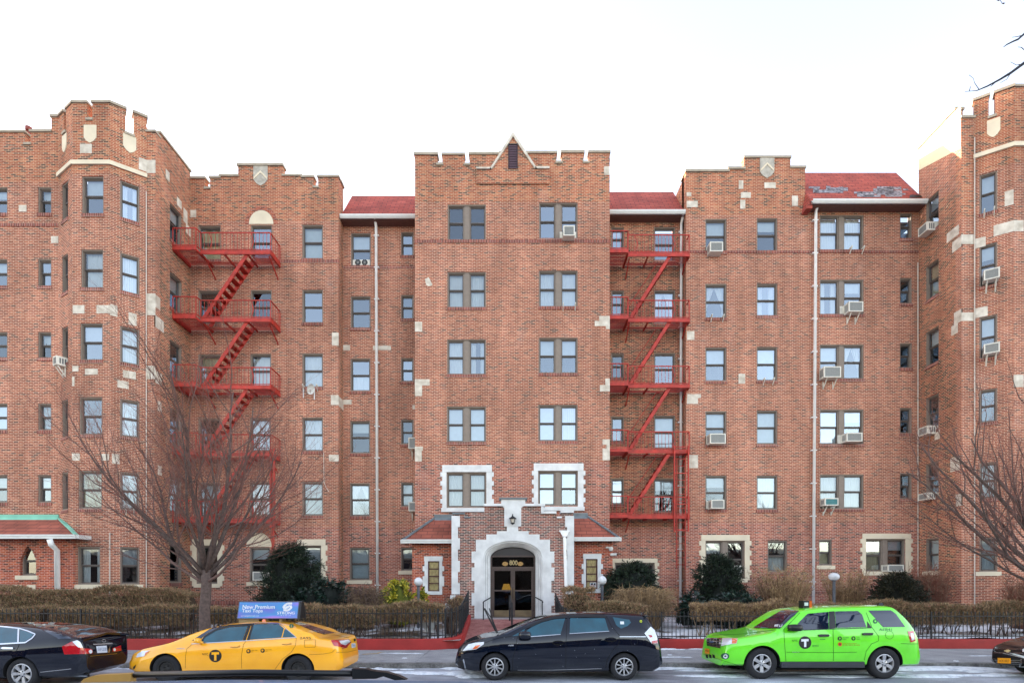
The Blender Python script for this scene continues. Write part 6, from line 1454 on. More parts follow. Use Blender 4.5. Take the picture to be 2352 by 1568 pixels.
class Car:
    def __init__(s, name, label, cat, Dn, hw, zx, zy, top, belt, zb, wr, paintm, wheels, r, plan=None, arch=.055, end_lift=.12, topD=None, nst=120, seam=SEAM):
        s.Dn, s.hw, s.Dc, s.zx, s.zy, s.paint, s.seam = Dn, hw, Dn + hw, zx, zy, paintm, seam
        Dt = lambda a: Dn + float(np.interp(a, *zip(*topD))) if topD else s.Dc
        T = sorted((PX(zx(a), Dt(a)), PZ(zy(b), Dt(a))) for a, b in top); B = sorted((PX(zx(a), Dn + .06), PZ(zy(b), Dn + .06)) for a, b in belt)
        tx, tz = zip(*T); bx, bz = zip(*B); x0, x1 = tx[0], tx[-1]; s.x0, s.x1 = x0, x1
        u = np.linspace(0, 1, nst); e = .5 - .5 * np.cos(np.pi * u); X = x0 + (x1 - x0) * (.55 * u + .45 * e)
        ztop = np.interp(X, tx, tz); zbelt = np.interp(X, bx, bz)
        k = np.array([1, 2, 3, 2, 1]) / 9.0
        def sm(a, n=1):
            for _ in range(n): p = np.pad(a, 2, 'edge'); a = np.convolve(p, k, 'valid')
            return a
        ztop, zbelt = sm(ztop), sm(zbelt, 2); zbelt = np.minimum(zbelt, ztop - .022)
        t = (X - x0) / (x1 - x0)
        plan = plan or [(0, .60), (.012, .74), (.035, .86), (.08, .94), (.16, .985), (.28, 1), (.78, 1), (.9, .975), (.96, .93), (.985, .87), (1, .72)]
        w = hw * np.interp(t, *zip(*plan)); w = sm(w)
        lift = end_lift * (np.clip(1 - t / .06, 0, 1) + np.clip((t - .95) / .05, 0, 1))
        zbt = np.minimum(zb + lift, zbelt - .1)
        s.root = thing(name, label, cat, (sum(wheels) / 2, s.Dc, 0))
        v = []; rings = 0
        for i in range(nst):
            W, b0, b1, tp = w[i], zbt[i], zbelt[i], ztop[i]; h = tp - b1; q = min(1, max(0, (h - .05) / .38)); q = q * q * (3 - 2 * q)
            yc = (W - .10) * (1 - q) + min(wr, W - .1) * q; d = b1 - b0; sh = W - .045
            L_ = [(0, b0), (W * .6, b0), (W - .12, b0), (W - .045, b0 + min(.05, d * .2)), (W - .012, b0 + .3 * d), (W, b0 + .58 * d), (W - .010, b0 + .84 * d), (sh, b1),
                  (sh + (yc - sh) * .30, b1 + h * .30), (sh + (yc - sh) * .70, b1 + h * .66), (yc, b1 + h * .86), (yc - .07, b1 + h * .945), (yc * .66, b1 + h * .982), (yc * .33, b1 + h * .997), (0, tp)]
            ring = [(X[i], s.Dc - y, z) for y, z in L_] + [(X[i], s.Dc + y, z) for y, z in L_[-2:0:-1]]; rings = len(ring); v += ring
        f = [(i * rings + j, i * rings + (j + 1) % rings, (i + 1) * rings + (j + 1) % rings, (i + 1) * rings + j) for i in range(nst - 1) for j in range(rings)] + [tuple(range(rings - 1, -1, -1)), tuple((nst - 1) * rings + j for j in range(rings))]
        m = MB(); m.add(v, f); o = m.build("body", paintm, s.root)
        s.wheels_x, s.r = wheels, r
        cut = MB()
        for wx in wheels:
            for (y0, y1) in ((Dn - .3, Dn + .36), (s.Dc + hw - .36, s.Dc + hw + .3)):
                n = 40; R_ = r + arch; c = [(wx + R_ * math.cos(2 * math.pi * j / n), y, r + R_ * math.sin(2 * math.pi * j / n)) for y in (y0, y1) for j in range(n)]
                cut.add(c, [tuple(range(n)), tuple(range(2 * n - 1, n - 1, -1))] + [(j, n + j, n + (j + 1) % n, (j + 1) % n) for j in range(n)])
        co = cut.build("cutter", paintm); md = o.modifiers.new("b", 'BOOLEAN'); md.operation = 'DIFFERENCE'; md.object = co; md.solver = 'EXACT'
        co.location = -Vector(s.root.location) + Vector(s.root.location)
        bpy.context.view_layer.update(); dg = bpy.context.evaluated_depsgraph_get(); me = bpy.data.meshes.new_from_object(o.evaluated_get(dg))
        o.modifiers.clear(); o.data = me; bpy.data.objects.remove(co)
        if not me.materials: me.materials.append(paintm)
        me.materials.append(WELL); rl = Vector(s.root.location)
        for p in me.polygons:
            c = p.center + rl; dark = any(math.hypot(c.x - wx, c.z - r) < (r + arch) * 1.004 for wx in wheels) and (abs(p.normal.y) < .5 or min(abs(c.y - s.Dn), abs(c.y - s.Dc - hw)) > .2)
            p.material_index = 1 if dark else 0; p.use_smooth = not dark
        try: me.set_sharp_from_angle(angle=R(38))
        except Exception: pass
        s.body = o
        vv = [Vector(p.co) + rl for p in me.vertices]; s.bvh = BVHTree.FromPolygons(vv, [tuple(p.vertices) for p in me.polygons])
    def cast(s, zx_, zy_, off):
        U, V = s.zx(zx_), s.zy(zy_); o = Vector((0, 0, CAMZ)); d = Vector(((U - UC) / FPX, 1, -(V - VH) / FPX)).normalized()
        h, n, i, dist = s.bvh.ray_cast(o, d)
        if h is None or h.y > s.Dc + s.hw * .9 and False:
            q = Vector((PX(U, s.Dn + .3), s.Dn + .3, PZ(V, s.Dn + .3))); h, n, i, dist = s.bvh.find_nearest(q)
        if n.dot(d) > 0: n = -n
        return h + n * off
    def decal(s, name, polys, mat, off=.005, parent=None, step=10, mirror=False, faces=None, smooth=True):
        bm = bmesh.new()
        if faces is None:
            for p in polys:
                vs_ = [bm.verts.new((a, b, 0)) for a, b in p]; bm.faces.new(vs_)
        else:
            vs_ = [bm.verts.new((a, b, 0)) for a, b in polys]
            for f in faces:
                try: bm.faces.new([vs_[i] for i in f])
                except ValueError: pass
        bmesh.ops.triangulate(bm, faces=[f for f in bm.faces if len(f.verts) > 4])
        xs = [v.co.x for v in bm.verts]; ys = [v.co.y for v in bm.verts]
        if step:
            for ax, lo, hi in ((0, min(xs), max(xs)), (1, min(ys), max(ys))):
                q = lo + step
                while q < hi:
                    no = Vector((1, 0, 0)) if ax == 0 else Vector((0, 1, 0)); bmesh.ops.bisect_plane(bm, geom=bm.verts[:] + bm.edges[:] + bm.faces[:], plane_co=no * q, plane_no=no); q += step
        bm.verts.index_update(); V = [s.cast(v.co.x, v.co.y, off) for v in bm.verts]; F = [tuple(v.index for v in f.verts) for f in bm.faces]; bm.free()
        m = MB(); m.add(V, F); o = m.build(name, mat, parent or s.root, smooth, fixn=True)
        if mirror:
            m = MB(); m.add([(p.x, 2 * s.Dc - p.y, p.z) for p in V], [f[::-1] for f in F]); m.build(name, mat, (s.root if parent in (None, s.root) else parent), smooth, fixn=True)
        return o
    def line(s, name, pts, w, mat, off=.0035, parent=None, mirror=False):
        q = []
        for (a, b) in zip(pts[:-1], pts[1:]):
            dx, dy = b[0] - a[0], b[1] - a[1]; L_ = math.hypot(dx, dy); nx, ny = -dy / L_ * w / 2, dx / L_ * w / 2; q.append([(a[0] + nx, a[1] + ny), (b[0] + nx, b[1] + ny), (b[0] - nx, b[1] - ny), (a[0] - nx, a[1] - ny)])
        return s.decal(name, q, mat, off, parent, 10, mirror)
    def text(s, name, body, x0, y0, x1, y1, mat, off=.006, parent=None):
        v, f, w, h = text_mesh(body); return s.decal(name, [(x0 + x / w * (x1 - x0), y1 - y / h * (y1 - y0)) for x, y in v], mat, off, parent, 0, faces=f, smooth=False)
    def disc(s, cx, cy, r, n=28, ry=None): return [(cx + r * math.cos(2 * math.pi * k / n), cy + (ry or r) * math.sin(2 * math.pi * k / n)) for k in range(n)]
    def solid(s, name, px, thick, mat, parent=None, off=0.0, mirror=False):
        """a raised panel: the decal given a back and sides (bumper mouldings, lamps, handles)"""
        bm = bmesh.new(); vs_ = [bm.verts.new((a, b, 0)) for a, b in px]; bm.faces.new(vs_); 
        V0 = [s.cast(a, b, off) for a, b in px]; V1 = [s.cast(a, b, off + thick) for a, b in px]; bm.free(); k = len(px)
        fs = [tuple(range(k))[::-1], tuple(range(k, 2 * k))] + [(i, (i + 1) % k, k + (i + 1) % k, k + i) for i in range(k)]
        m = MB(); m.add(V0 + V1, fs); o = m.build(name, mat, parent or s.root)
        if mirror: m = MB(); m.add([(p[0], 2 * s.Dc - p[1], p[2]) for p in V0 + V1], [f[::-1] for f in fs]); m.build(name, mat, parent or s.root)
        return o
    def wheels(s, rim_r, style, rimmat, tw=.21, inset=.035):
        for wx in s.wheels_x:
            for sg, yf in ((-1, s.Dn + inset), (1, s.Dc + s.hw - inset)):
                c = (wx, yf, s.r); r = s.r; m = MB(); g = -sg                                   # g: inward direction
                m.lathe([(rim_r * .98, .02 * g), (rim_r + .012, .0), (r - .05, -.012 * g * 0), (r - .018, .012 * g), (r, .045 * g), (r, (tw - .04) * g), (r - .02, tw * g), (rim_r, tw * g)], c, 'y', 48)
                w = m.build("wheel", RUB, s.root, True)
                m = MB(); dish = .035
                m.lathe([(rim_r, .015 * g), (rim_r - .018, .008 * g), (rim_r - .028, .03 * g), (rim_r - .03, .14 * g)], c, 'y', 40)
                if style[0] == 'spoke':
                    n, wi, wo = style[1:4]
                    for k in range(n):
                        a = 2 * math.pi * (k + .5) / n; d = Vector((math.cos(a), 0, math.sin(a))); p = Vector((-math.sin(a), 0, math.cos(a))); C = Vector(c)
                        r0, r1 = .05, rim_r - .015; y0, y1 = dish * g, dish * g * .55
                        A = [C + d * r0 - p * wi, C + d * r0 + p * wi, C + d * r1 + p * wo, C + d * r1 - p * wo]
                        m.hexa([A[0] + Vector((0, y0, 0)), A[1] + Vector((0, y0, 0)), A[2] + Vector((0, y1, 0)), A[3] + Vector((0, y1, 0)), A[0] + Vector((0, y0 + .04 * g, 0)), A[1] + Vector((0, y0 + .04 * g, 0)), A[2] + Vector((0, y1 + .04 * g, 0)), A[3] + Vector((0, y1 + .04 * g, 0))])
                    m.lathe([(0, .02 * g), (.035, .02 * g), (.075, .032 * g), (.075, .07 * g)], c, 'y', 20)
                else:
                    m.lathe([(0, .05 * g), (.04, .05 * g), (.05, .065 * g), (rim_r * .62, .05 * g), (rim_r * .72, .03 * g), (rim_r * .9, .07 * g), (rim_r - .02, .09 * g)], c, 'y', 32)
                m.build("rim", rimmat, w, style[0] != 'spoke')
                m = MB()
                if style[0] == 'spoke':
                    m.lathe([(0, .105 * g), (rim_r - .02, .105 * g)], c, 'y', 24)
                    n = style[4] if len(style) > 4 else 5
                    for k in range(n): a = 2 * math.pi * k / n; m.lathe([(0, .018 * g), (.013, .018 * g), (.013, .04 * g)], (c[0] + .055 * math.cos(a), c[1], c[2] + .055 * math.sin(a)), 'y', 8)
                else:
                    for k in range(14): a = 2 * math.pi * k / 14; m.lathe([(0, .036 * g), (.016, .036 * g), (.016, .06 * g)], (c[0] + rim_r * .76 * math.cos(a), c[1], c[2] + rim_r * .76 * math.sin(a)), 'y', 8)
                    for k in range(5): a = 2 * math.pi * k / 5; m.lathe([(0, .035 * g), (.014, .035 * g), (.014, .06 * g)], (c[0] + .075 * math.cos(a), c[1], c[2] + .075 * math.sin(a)), 'y', 8)
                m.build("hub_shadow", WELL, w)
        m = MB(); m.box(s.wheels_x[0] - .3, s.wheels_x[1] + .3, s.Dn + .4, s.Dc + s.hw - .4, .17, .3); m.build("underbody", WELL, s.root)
    def mirror(s, cx, cy, w, h, mat, D=None):
        D = D or s.Dn - .06
        for sg, Y in ((-1, D), (1, 2 * s.Dc - D)):
            x, z = PX(s.zx(cx), D), PZ(s.zy(cy), D); a = w / FPX * D * .2469; b = h / FPX * D * .2469; m = MB(); v = []
            for i in range(7):
                th = -math.pi / 2 + math.pi * i / 6
                for j in range(12): ph = 2 * math.pi * j / 12; q = max(.02, math.cos(th)); v.append((x + a / 2 * (abs(math.cos(ph)) ** .6 * (1 if math.cos(ph) > 0 else -1)) * q ** .5, Y + .10 * math.sin(th), z + b / 2 * (abs(math.sin(ph)) ** .6 * (1 if math.sin(ph) > 0 else -1)) * q ** .5))
            m.add(v, [(i * 12 + j, i * 12 + (j + 1) % 12, (i + 1) * 12 + (j + 1) % 12, (i + 1) * 12 + j) for i in range(6) for j in range(12)] + [tuple(range(12)), tuple(72 + j for j in range(12))])
            m.bar((x + a * .1, Y, z - b * .3), (x + a * .25, Y - sg * .16, z - b * .45), .08, .05); m.build("wing_mirror", mat, s.root, True)

# ---- yellow cab
zx, zy = Zm(2.94, 380, 1840)
wz = 12.9
taxi = Car("yellow_taxi", "yellow saloon taxi with dark steel wheels and an advert board on its roof", "taxi", wz, .90, zx, zy,
  [(122, 790), (132, 735), (150, 698), (175, 668), (215, 642), (300, 610), (400, 582), (560, 550), (640, 530), (700, 506), (790, 462), (900, 418), (1050, 382), (1240, 360), (1450, 357), (1620, 371), (1750, 398), (1900, 440), (2010, 474), (2120, 482), (2180, 489), (2205, 506), (2218, 590), (2228, 660), (2226, 720)],
  [(60, 740), (130, 700), (215, 672), (400, 622), (640, 580), (755, 570), (1150, 548), (1640, 516), (1900, 508), (2190, 520), (2300, 580)], .20, .60, YEL,
  (PX(zx(428), wz + .05), PX(zx(1655), wz + .05)), .325, arch=.05, seam=SEAMY, topD=[(100, .45), (450, .9), (1850, .95), (2050, 1.55), (2300, 1.7)])
T = taxi
T.wheels(.205, ('steel',), STEEL)
T.decal("windscreen", [[(668, 545), (735, 500), (830, 440), (905, 410), (1035, 381), (1010, 392), (890, 440), (800, 488), (740, 540)]], CGD, mirror=False)
T.decal("side_window", [[(752, 568), (788, 512), (900, 449), (1020, 420), (1188, 410), (1138, 547)]], CGL, mirror=True)
T.decal("window_visor", [[(742, 560), (790, 500), (900, 432), (1020, 400), (1228, 386), (1222, 408), (1020, 420), (900, 450), (792, 515), (760, 566)]], TRIM, off=.012, mirror=True)
T.decal("door_pillar", [[(1190, 408), (1222, 392), (1168, 546), (1140, 548)], [(1228, 388), (1246, 388), (1206, 538), (1178, 542)]], TRIM, mirror=True)
T.decal("side_window", [[(1206, 536), (1246, 392), (1468, 386), (1524, 430), (1500, 517)]], CGL, mirror=True)
T.decal("quarter_window", [[(1510, 516), (1532, 434), (1560, 450), (1636, 511)]], CGL, mirror=True)
T.line("chrome_strip", [(665, 576), (760, 570), (1150, 548), (1640, 516), (1560, 448), (1520, 412), (1470, 384), (1230, 386)], 5, CHR, off=.009)
T.decal("rear_window", [[(1612, 378), (1640, 374), (1740, 392), (1880, 436), (2010, 474), (1890, 486), (1830, 470)]], CGD)
T.line("door_seam", [(668, 580), (622, 620), (608, 690), (608, 800)], 3, SEAMY); T.line("door_seam", [(1176, 545), (1148, 580), (1128, 690), (1132, 805)], 3, SEAMY)
T.line("door_seam", [(1640, 520), (1632, 590), (1590, 655), (1510, 715), (1470, 770), (1440, 812)], 3, SEAMY)
T.line("bumper_seam", [(1760, 675), (1890, 668), (1970, 655), (2000, 625)], 3, SEAMY); T.line("boot_seam", [(1890, 488), (2010, 494), (2130, 520)], 3, SEAMY)
T.line("fuel_flap", [(1716, 540), (1820, 536), (1816, 604), (1718, 606), (1716, 540)], 3, SEAMY)
for (a, b) in ((1072, 598), (1550, 572)): T.solid("door_handle", [(a - 45, b - 6), (a - 20, b - 13), (a + 25, b - 14), (a + 46, b - 8), (a + 25, b + 3), (a - 25, b + 5)], .03, YEL); T.line("handle_recess", [(a - 44, b + 8), (a, b + 12), (a + 46, b + 4)], 4, SEAMY)
hl = T.decal("headlight", [[(152, 702), (165, 668), (205, 642), (280, 637), (262, 655), (225, 690)]], LAMPW, off=.008); T.decal("amber_lens", [[(228, 688), (240, 655), (278, 640), (262, 656)]], LAMPO, off=.011, parent=hl)
tl_ = T.decal("tail_light", [[(1960, 542), (2128, 532), (2148, 560), (2085, 572), (2103, 612), (1988, 592)]], LAMPR, off=.008); T.decal("clear_lens", [[(2036, 548), (2128, 538), (2140, 556), (2082, 566), (2092, 590), (2050, 575)]], LAMPW, off=.011, parent=tl_)
T.decal("tail_light", [[(2205, 548), (2212, 548), (2214, 590), (2207, 590)]], LAMPR, off=.006)
T.decal("number_plate", [[(2148, 572), (2186, 568), (2190, 606), (2152, 612)]], PLATEW, off=.008, step=0); T.text("plate_text", "T65", 2154, 578, 2184, 600, INK, .012)
T.decal("badge", [T.disc(2180, 538, 10, ry=13)], CHR, off=.008, step=0); T.line("bumper_crease", [(2010, 655), (2120, 650), (2200, 630)], 3, SEAMY); T.decal("exhaust_gap", [[(2088, 800), (2190, 770), (2192, 776), (2100, 806)]], TRIM)
lg = T.decal("cab_emblem", [T.disc(887, 686, 58, 36)], INK); T.decal("letter_t", [[(852, 652), (922, 650), (922, 672), (898, 673), (898, 728), (876, 729), (876, 674), (852, 675)]], YEL, off=.008, parent=lg, smooth=False)
T.text("side_lettering", "NYC", 766, 660, 820, 680, INK); T.text("roof_number", "2A95", 1672, 510, 1776, 531, INK); T.text("hybrid_badge", "HYBRID", 530, 612, 602, 625, ALU)
for cx_, cy_ in ((1195, 642), (1327, 637)):
    q = T.decal("info_icon", [T.disc(cx_, cy_, 20)], INK, step=0); T.decal("icon_mark", [[(cx_ - 10, cy_ - 8), (cx_ + 4, cy_ - 12), (cx_ + 10, cy_ - 2), (cx_ - 2, cy_ + 1), (cx_ + 2, cy_ + 12), (cx_ - 8, cy_ + 6)]], YEL, off=.008, parent=q, step=0)
    for j, wd in enumerate((56, 44)): T.text("info_text", ("MED. FARE", "PLUS FARE")[cx_ > 1200] if j == 0 else "311", cx_ + 28, cy_ - 12 + j * 14, cx_ + 28 + (wd if j == 0 else 16), cy_ - 4 + j * 14, SEAMY)
q = T.decal("round_sticker", [T.disc(1594, 410, 20)], GRNB, step=0); T.line("sticker_mark", [(1594, 398), (1594, 422)], 4, YEL, off=.008, parent=q)
T.mirror(722, 545, 54, 52, YEL); T.decal("fog_recess", [[(122, 790), (150, 765), (140, 800), (126, 812)]], TRIM, off=.005)
# the advert on its roof
DS = 13.62; F_S = Frame((PX(zx(1085), DS), DS), (PX(zx(1652), DS), DS)); zt_, zb_ = PZ(zy(182), DS), PZ(zy(342), DS)
def advert_mat():
    m, nt, b = new_mat("advert_print"); tc = N(nt, "ShaderNodeTexCoord"); mp = N(nt, "ShaderNodeMapping"); mp.inputs["Scale"].default_value = (.6, 1, 2.4)
    no = N(nt, "ShaderNodeTexNoise"); no.inputs["Scale"].default_value = 1.3; no.inputs["Detail"].default_value = 2; nt.links.new(tc.outputs["Object"], mp.inputs[0]); nt.links.new(mp.outputs[0], no.inputs["Vector"])
    r = N(nt, "ShaderNodeValToRGB"); el = r.color_ramp.elements
    while len(el) < 5: el.new(.5)
    for i, (p, c) in enumerate(((.28, '#6a5ab4'), (.40, '#5a68b8'), (.5, '#3a86bc'), (.58, '#6a78c8'), (.70, '#c468c2'))): el[i].position = p; el[i].color = lin(c)
    nt.links.new(no.outputs[0], r.inputs[0]); nt.links.new(r.outputs[0], b.inputs["Base Color"]); b.inputs["Roughness"].default_value = .35; return m
sg = thing("taxi_roof_sign", "blue and violet advert board for taxi tops mounted on the yellow cab roof", "sign", tuple(F_S.pt(F_S.L / 2, .2, zb_)))
m = MB(); m.hexa([F_S.pt(0, 0, zb_), F_S.pt(F_S.L, 0, zb_), F_S.pt(F_S.L, .42, zb_), F_S.pt(0, .42, zb_), F_S.pt(.0, .12, zt_), F_S.pt(F_S.L, .12, zt_), F_S.pt(F_S.L, .30, zt_), F_S.pt(0, .30, zt_)]); m.build("case", plain("sign_case", '#4a4c58', .5), sg)
def on_sign(a, b, off=.006):
    f = (b - 182) / 160.0; s_ = (a - 1085) / (1652 - 1085) * F_S.L; return F_S.pt(s_, .12 * (1 - f) - off, zt_ + (zb_ - zt_) * f)
def sign_poly(name, pts, mat, off=.006, par=None, faces=None):
    m = MB(); m.add([on_sign(a, b, off) for a, b in pts], faces or [tuple(range(len(pts)))]); return m.build(name, mat, par or sg)
sign_poly("face", [(1093, 190), (1645, 190), (1645, 335), (1093, 335)], advert_mat(), .004)
def sign_text(name, body, x0, y0, x1, y1, bold=0):
    v, f, w, h = text_mesh(body)
    for k, dx in enumerate((0, 1.6) if bold else (0,)): sign_poly(name, [(x0 + x / w * (x1 - x0) + dx, y1 - y / h * (y1 - y0)) for x, y in v], WHT, .008 + .001 * k, None, f)
sign_text("headline", "New Premium", 1126, 214, 1426, 250, 1); sign_text("headline", "Taxi Tops", 1124, 252, 1318, 292, 1); sign_text("web_address", "strongdigitalmedia.com", 1122, 309, 1290, 322); sign_text("firm_name", "STRONG", 1456, 276, 1618, 300, 1); sign_text("firm_name_line", "M  E  D  I  A", 1492, 307, 1585, 314)
m = MB()
for pts in ([(1586, 200), (1540, 202), (1512, 226), (1508, 240), (1522, 246), (1556, 232)], [(1530, 238), (1572, 222), (1584, 232), (1576, 248), (1552, 264), (1512, 262)]):
    for a, b in zip(pts[:-1], pts[1:]): m.bar(on_sign(*a, .010), on_sign(*b, .010), .05, .004, up=(0, 1, 0))
m.build("swirl_logo", WHT, sg)
m = MB(); m.hexa([F_S.pt(F_S.L + .005, .01, zb_), F_S.pt(F_S.L + .05, .01, zb_), F_S.pt(F_S.L + .05, .4, zb_), F_S.pt(F_S.L + .005, .4, zb_), F_S.pt(F_S.L + .005, .12, zt_ - .02), F_S.pt(F_S.L + .05, .12, zt_ - .02), F_S.pt(F_S.L + .05, .3, zt_ - .02), F_S.pt(F_S.L + .005, .3, zt_ - .02)]); m.build("end_cap", BLACKP, sg)
m = MB(); m.fbox(F_S, .02, .5, .06, .36, zb_ - .12, zb_); m.fbox(F_S, F_S.L * .45, F_S.L * .49, .06, .12, zb_ - .05, zb_); m.fbox(F_S, F_S.L * .68, F_S.L * .72, .06, .3, zb_ - .10, zb_); m.build("mount", plain("mount_tan", '#8a7a5a', .6), sg)
m = MB(); m.lathe([(0, zb_ - .0), (.04, zb_ - .01), (.05, zb_ - .06), (.05, zb_ - .1)], F_S.pt(F_S.L * .45, .0, 0), n=12); m.build("beacon", LAMPO, sg)

# ---- black estate car
zx, zy = Zm(3.1784, 1400, 1860); wz = 13.3
C = Car("black_estate_car", "black estate car with ten spoke silver wheels parked in front of the entrance", "car", wz, .885, zx, zy,
  [(138, 720), (146, 660), (160, 605), (185, 572), (230, 545), (310, 508), (430, 472), (560, 448), (640, 412), (760, 358), (900, 303), (1050, 264), (1200, 243), (1400, 234), (1600, 235), (1800, 244), (1990, 261), (2050, 270), (2075, 305), (2110, 375), (2140, 430), (2165, 500), (2182, 590), (2196, 650), (2196, 730)],
  [(60, 660), (150, 605), (250, 556), (430, 512), (620, 490), (830, 488), (1190, 466), (1680, 434), (1780, 428), (2030, 440), (2140, 500), (2250, 620)], .20, .58, BLK2,
  (PX(zx(526), wz + .05), PX(zx(1828), wz + .05)), .325, arch=.045, topD=[(100, .5), (500, .85), (1700, .85), (2050, .4), (2300, .35)])
C.wheels(.215, ('spoke', 10, .012, .014, 5), ALU)
C.decal("windscreen", [[(600, 462), (660, 412), (770, 360), (900, 312), (1040, 272), (1055, 278), (900, 335), (790, 390), (650, 462)]], CGD)
C.decal("side_window", [[(845, 428), (900, 388), (1000, 342), (1120, 312), (1234, 302), (1188, 460), (885, 482), (850, 468)]], CGL, mirror=True)
C.decal("quarter_window", [[(700, 482), (830, 408), (822, 432), (795, 474)]], CGL, mirror=True)
C.decal("side_window", [[(1278, 452), (1285, 300), (1632, 300), (1672, 428)]], CGL, mirror=True)
C.decal("quarter_window", [[(1712, 290), (1880, 316), (1896, 345), (1860, 380), (1795, 406), (1748, 372)]], CGL, mirror=True)
C.decal("window_visor", [[(828, 412), (900, 362), (1000, 318), (1120, 285), (1256, 274), (1254, 300), (1120, 310), (1000, 342), (900, 388)]], TRIM, off=.014, mirror=True)
C.decal("window_visor", [[(1268, 272), (1420, 264), (1638, 268), (1642, 300), (1420, 294), (1274, 300)]], TRIM, off=.014, mirror=True)
C.line("chrome_strip", [(885, 486), (1188, 463)], 6, CHR, off=.008); C.line("chrome_strip", [(1278, 456), (1676, 431)], 6, CHR, off=.008); C.line("chrome_strip", [(1780, 486), (2045, 486)], 5, CHR, off=.006)
C.line("door_seam", [(1256, 275), (1248, 400), (1240, 600), (1240, 800)], 4, SEAM); C.line("door_seam", [(822, 430), (750, 500), (735, 600), (705, 720), (705, 820)], 4, SEAM); C.line("door_seam", [(1644, 272), (1700, 380), (1778, 470), (1776, 560), (1720, 610), (1660, 710), (1640, 800)], 4, SEAM); C.line("sill_seam", [(755, 822), (1100, 820), (1600, 806)], 4, ALU)
C.line("bonnet_seam", [(430, 545), (560, 500), (700, 482)], 4, SEAM); C.line("fuel_flap", C.disc(1928, 540, 34, 20) + [(1962, 540)], 3, SEAM); C.line("bumper_seam", [(210, 640), (330, 632), (420, 600)], 4, SEAM); C.line("hatch_seam", [(2000, 268), (2060, 330), (2095, 385)], 4, SEAM)
for (a, b) in ((1165, 547), (1690, 515)):
    C.decal("handle_recess", [C.disc(a, b, 62, 24, 23)], SEAM, off=.003); C.solid("door_handle", [(a - 58, b - 3), (a - 25, b - 12), (a + 28, b - 12), (a + 60, b - 3), (a + 28, b + 6), (a - 25, b + 6)], .035, BLK, off=.004)
hl = C.decal("headlight", [[(202, 628), (262, 562), (335, 545), (420, 537), (414, 562), (340, 612)]], LAMPW, off=.006); C.decal("amber_lens", [[(300, 612), (330, 576), (385, 566), (345, 606)]], LAMPO, off=.010, parent=hl)
tl_ = C.decal("tail_light", [[(2030, 452), (2092, 386), (2132, 420), (2158, 490), (2160, 552), (2106, 556)]], LAMPW, off=.008); C.decal("red_lens", [[(2068, 468), (2100, 470), (2112, 490), (2085, 496)], [(2100, 530), (2158, 520), (2160, 550), (2108, 554)]], LAMPR, off=.012, parent=tl_)
C.decal("fog_trim", [[(205, 715), (216, 712), (238, 800), (226, 806)]], CHR, off=.006); C.decal("air_intake", [[(150, 740), (200, 720), (222, 800), (160, 800)]], TRIM, off=.004); C.solid("front_spoiler", [(130, 812), (225, 808), (228, 828), (150, 832)], .03, TRIM); C.line("nose_grille", [(165, 632), (210, 640)], 16, TRIM)
C.solid("rear_spoiler", [(1992, 262), (2052, 268), (2066, 272), (2030, 296)], .07, BLK)
C.text("hybrid_badge", "HYBRID", 664, 566, 716, 579, WHT); C.decal("window_sticker", [[(1786, 334), (1824, 334), (1826, 362), (1788, 362)]], LAMPW, off=.008, step=0)
q = C.decal("round_sticker", [C.disc(1995, 332, 13)], plain("sticker_yellow", '#b8c420', .5), step=0); C.line("sticker_mark", [(1986, 334), (2004, 334)], 5, INK, off=.008, parent=q)
C.mirror(828, 472, 118, 76, BLK)
x = PX(zx(545), wz + .5)
t = C.line("wiper_shadow", [(590, 458), (650, 440)], 5, TRIM)
a_ = [C.cast(548, 458, .02), P(zx(490), zy(300), wz + .55), P(zx(425), zy(200), wz + .6)]; m = MB(); m.tube([a_[0], a_[1], a_[2]], .012, 5); m.tube([C.cast(560, 456, .02), P(zx(505), zy(320), wz + .62), P(zx(470), zy(200), wz + .66)], .012, 5); m.build("wiper", TRIM, C.root)
a_ = [C.cast(685, 410, .02), P(zx(685), zy(130), wz + .8)]; m = MB(); m.tube(a_, .016, 5); m.build("aerial", TRIM, C.root) if False else None

# ---- bright green boro cab
zx, zy = Zm(3.0154, 2180, 1840); wz = 13.5
G = Car("green_cab", "bright lime green boxy off roader cab with six spoke wheels and black running boards", "taxi", wz, .90, zx, zy,
  [(118, 720), (122, 650), (130, 585), (150, 535), (180, 505), (225, 487), (400, 462), (590, 442), (640, 425), (720, 365), (800, 318), (870, 272), (940, 254), (1080, 238), (1250, 228), (1450, 222), (1700, 219), (1880, 224), (1940, 236), (1985, 270), (2050, 350), (2095, 410), (2130, 470), (2150, 560), (2165, 600), (2172, 660), (2168, 730)],
  [(60, 590), (140, 540), (300, 512), (480, 494), (640, 476), (830, 462), (1000, 458), (1330, 448), (1740, 435), (2065, 432), (2150, 480), (2300, 600)], .31, .69, GRN,
  (PX(zx(697), wz + .05), PX(zx(1868), wz + .05)), .375, plan=[(0, .80), (.01, .87), (.03, .93), (.08, .97), (.16, 1), (.28, 1), (.78, 1), (.92, .985), (.97, .95), (.99, .9), (1, .84)], arch=.06, end_lift=.0, seam=SEAMG, topD=[(100, 1.65), (450, 1.5), (800, .95), (1750, .8), (1950, .3), (2300, .22)])
G.wheels(.225, ('spoke', 6, .034, .042, 5), ALU, tw=.24)
G.decal("windscreen", [[(612, 440), (700, 382), (800, 322), (882, 274), (960, 268), (1050, 280), (955, 362), (866, 446)]], CGD, off=.014, step=6)
G.decal("windscreen_sticker", [[(822, 410), (860, 408), (856, 430), (816, 430)], [(868, 412), (892, 408), (880, 430), (862, 432)]], LAMPW, off=.02, step=0)
G.decal("side_window", [[(985, 458), (1060, 372), (1132, 302), (1330, 284), (1332, 446)]], CGD, mirror=True)
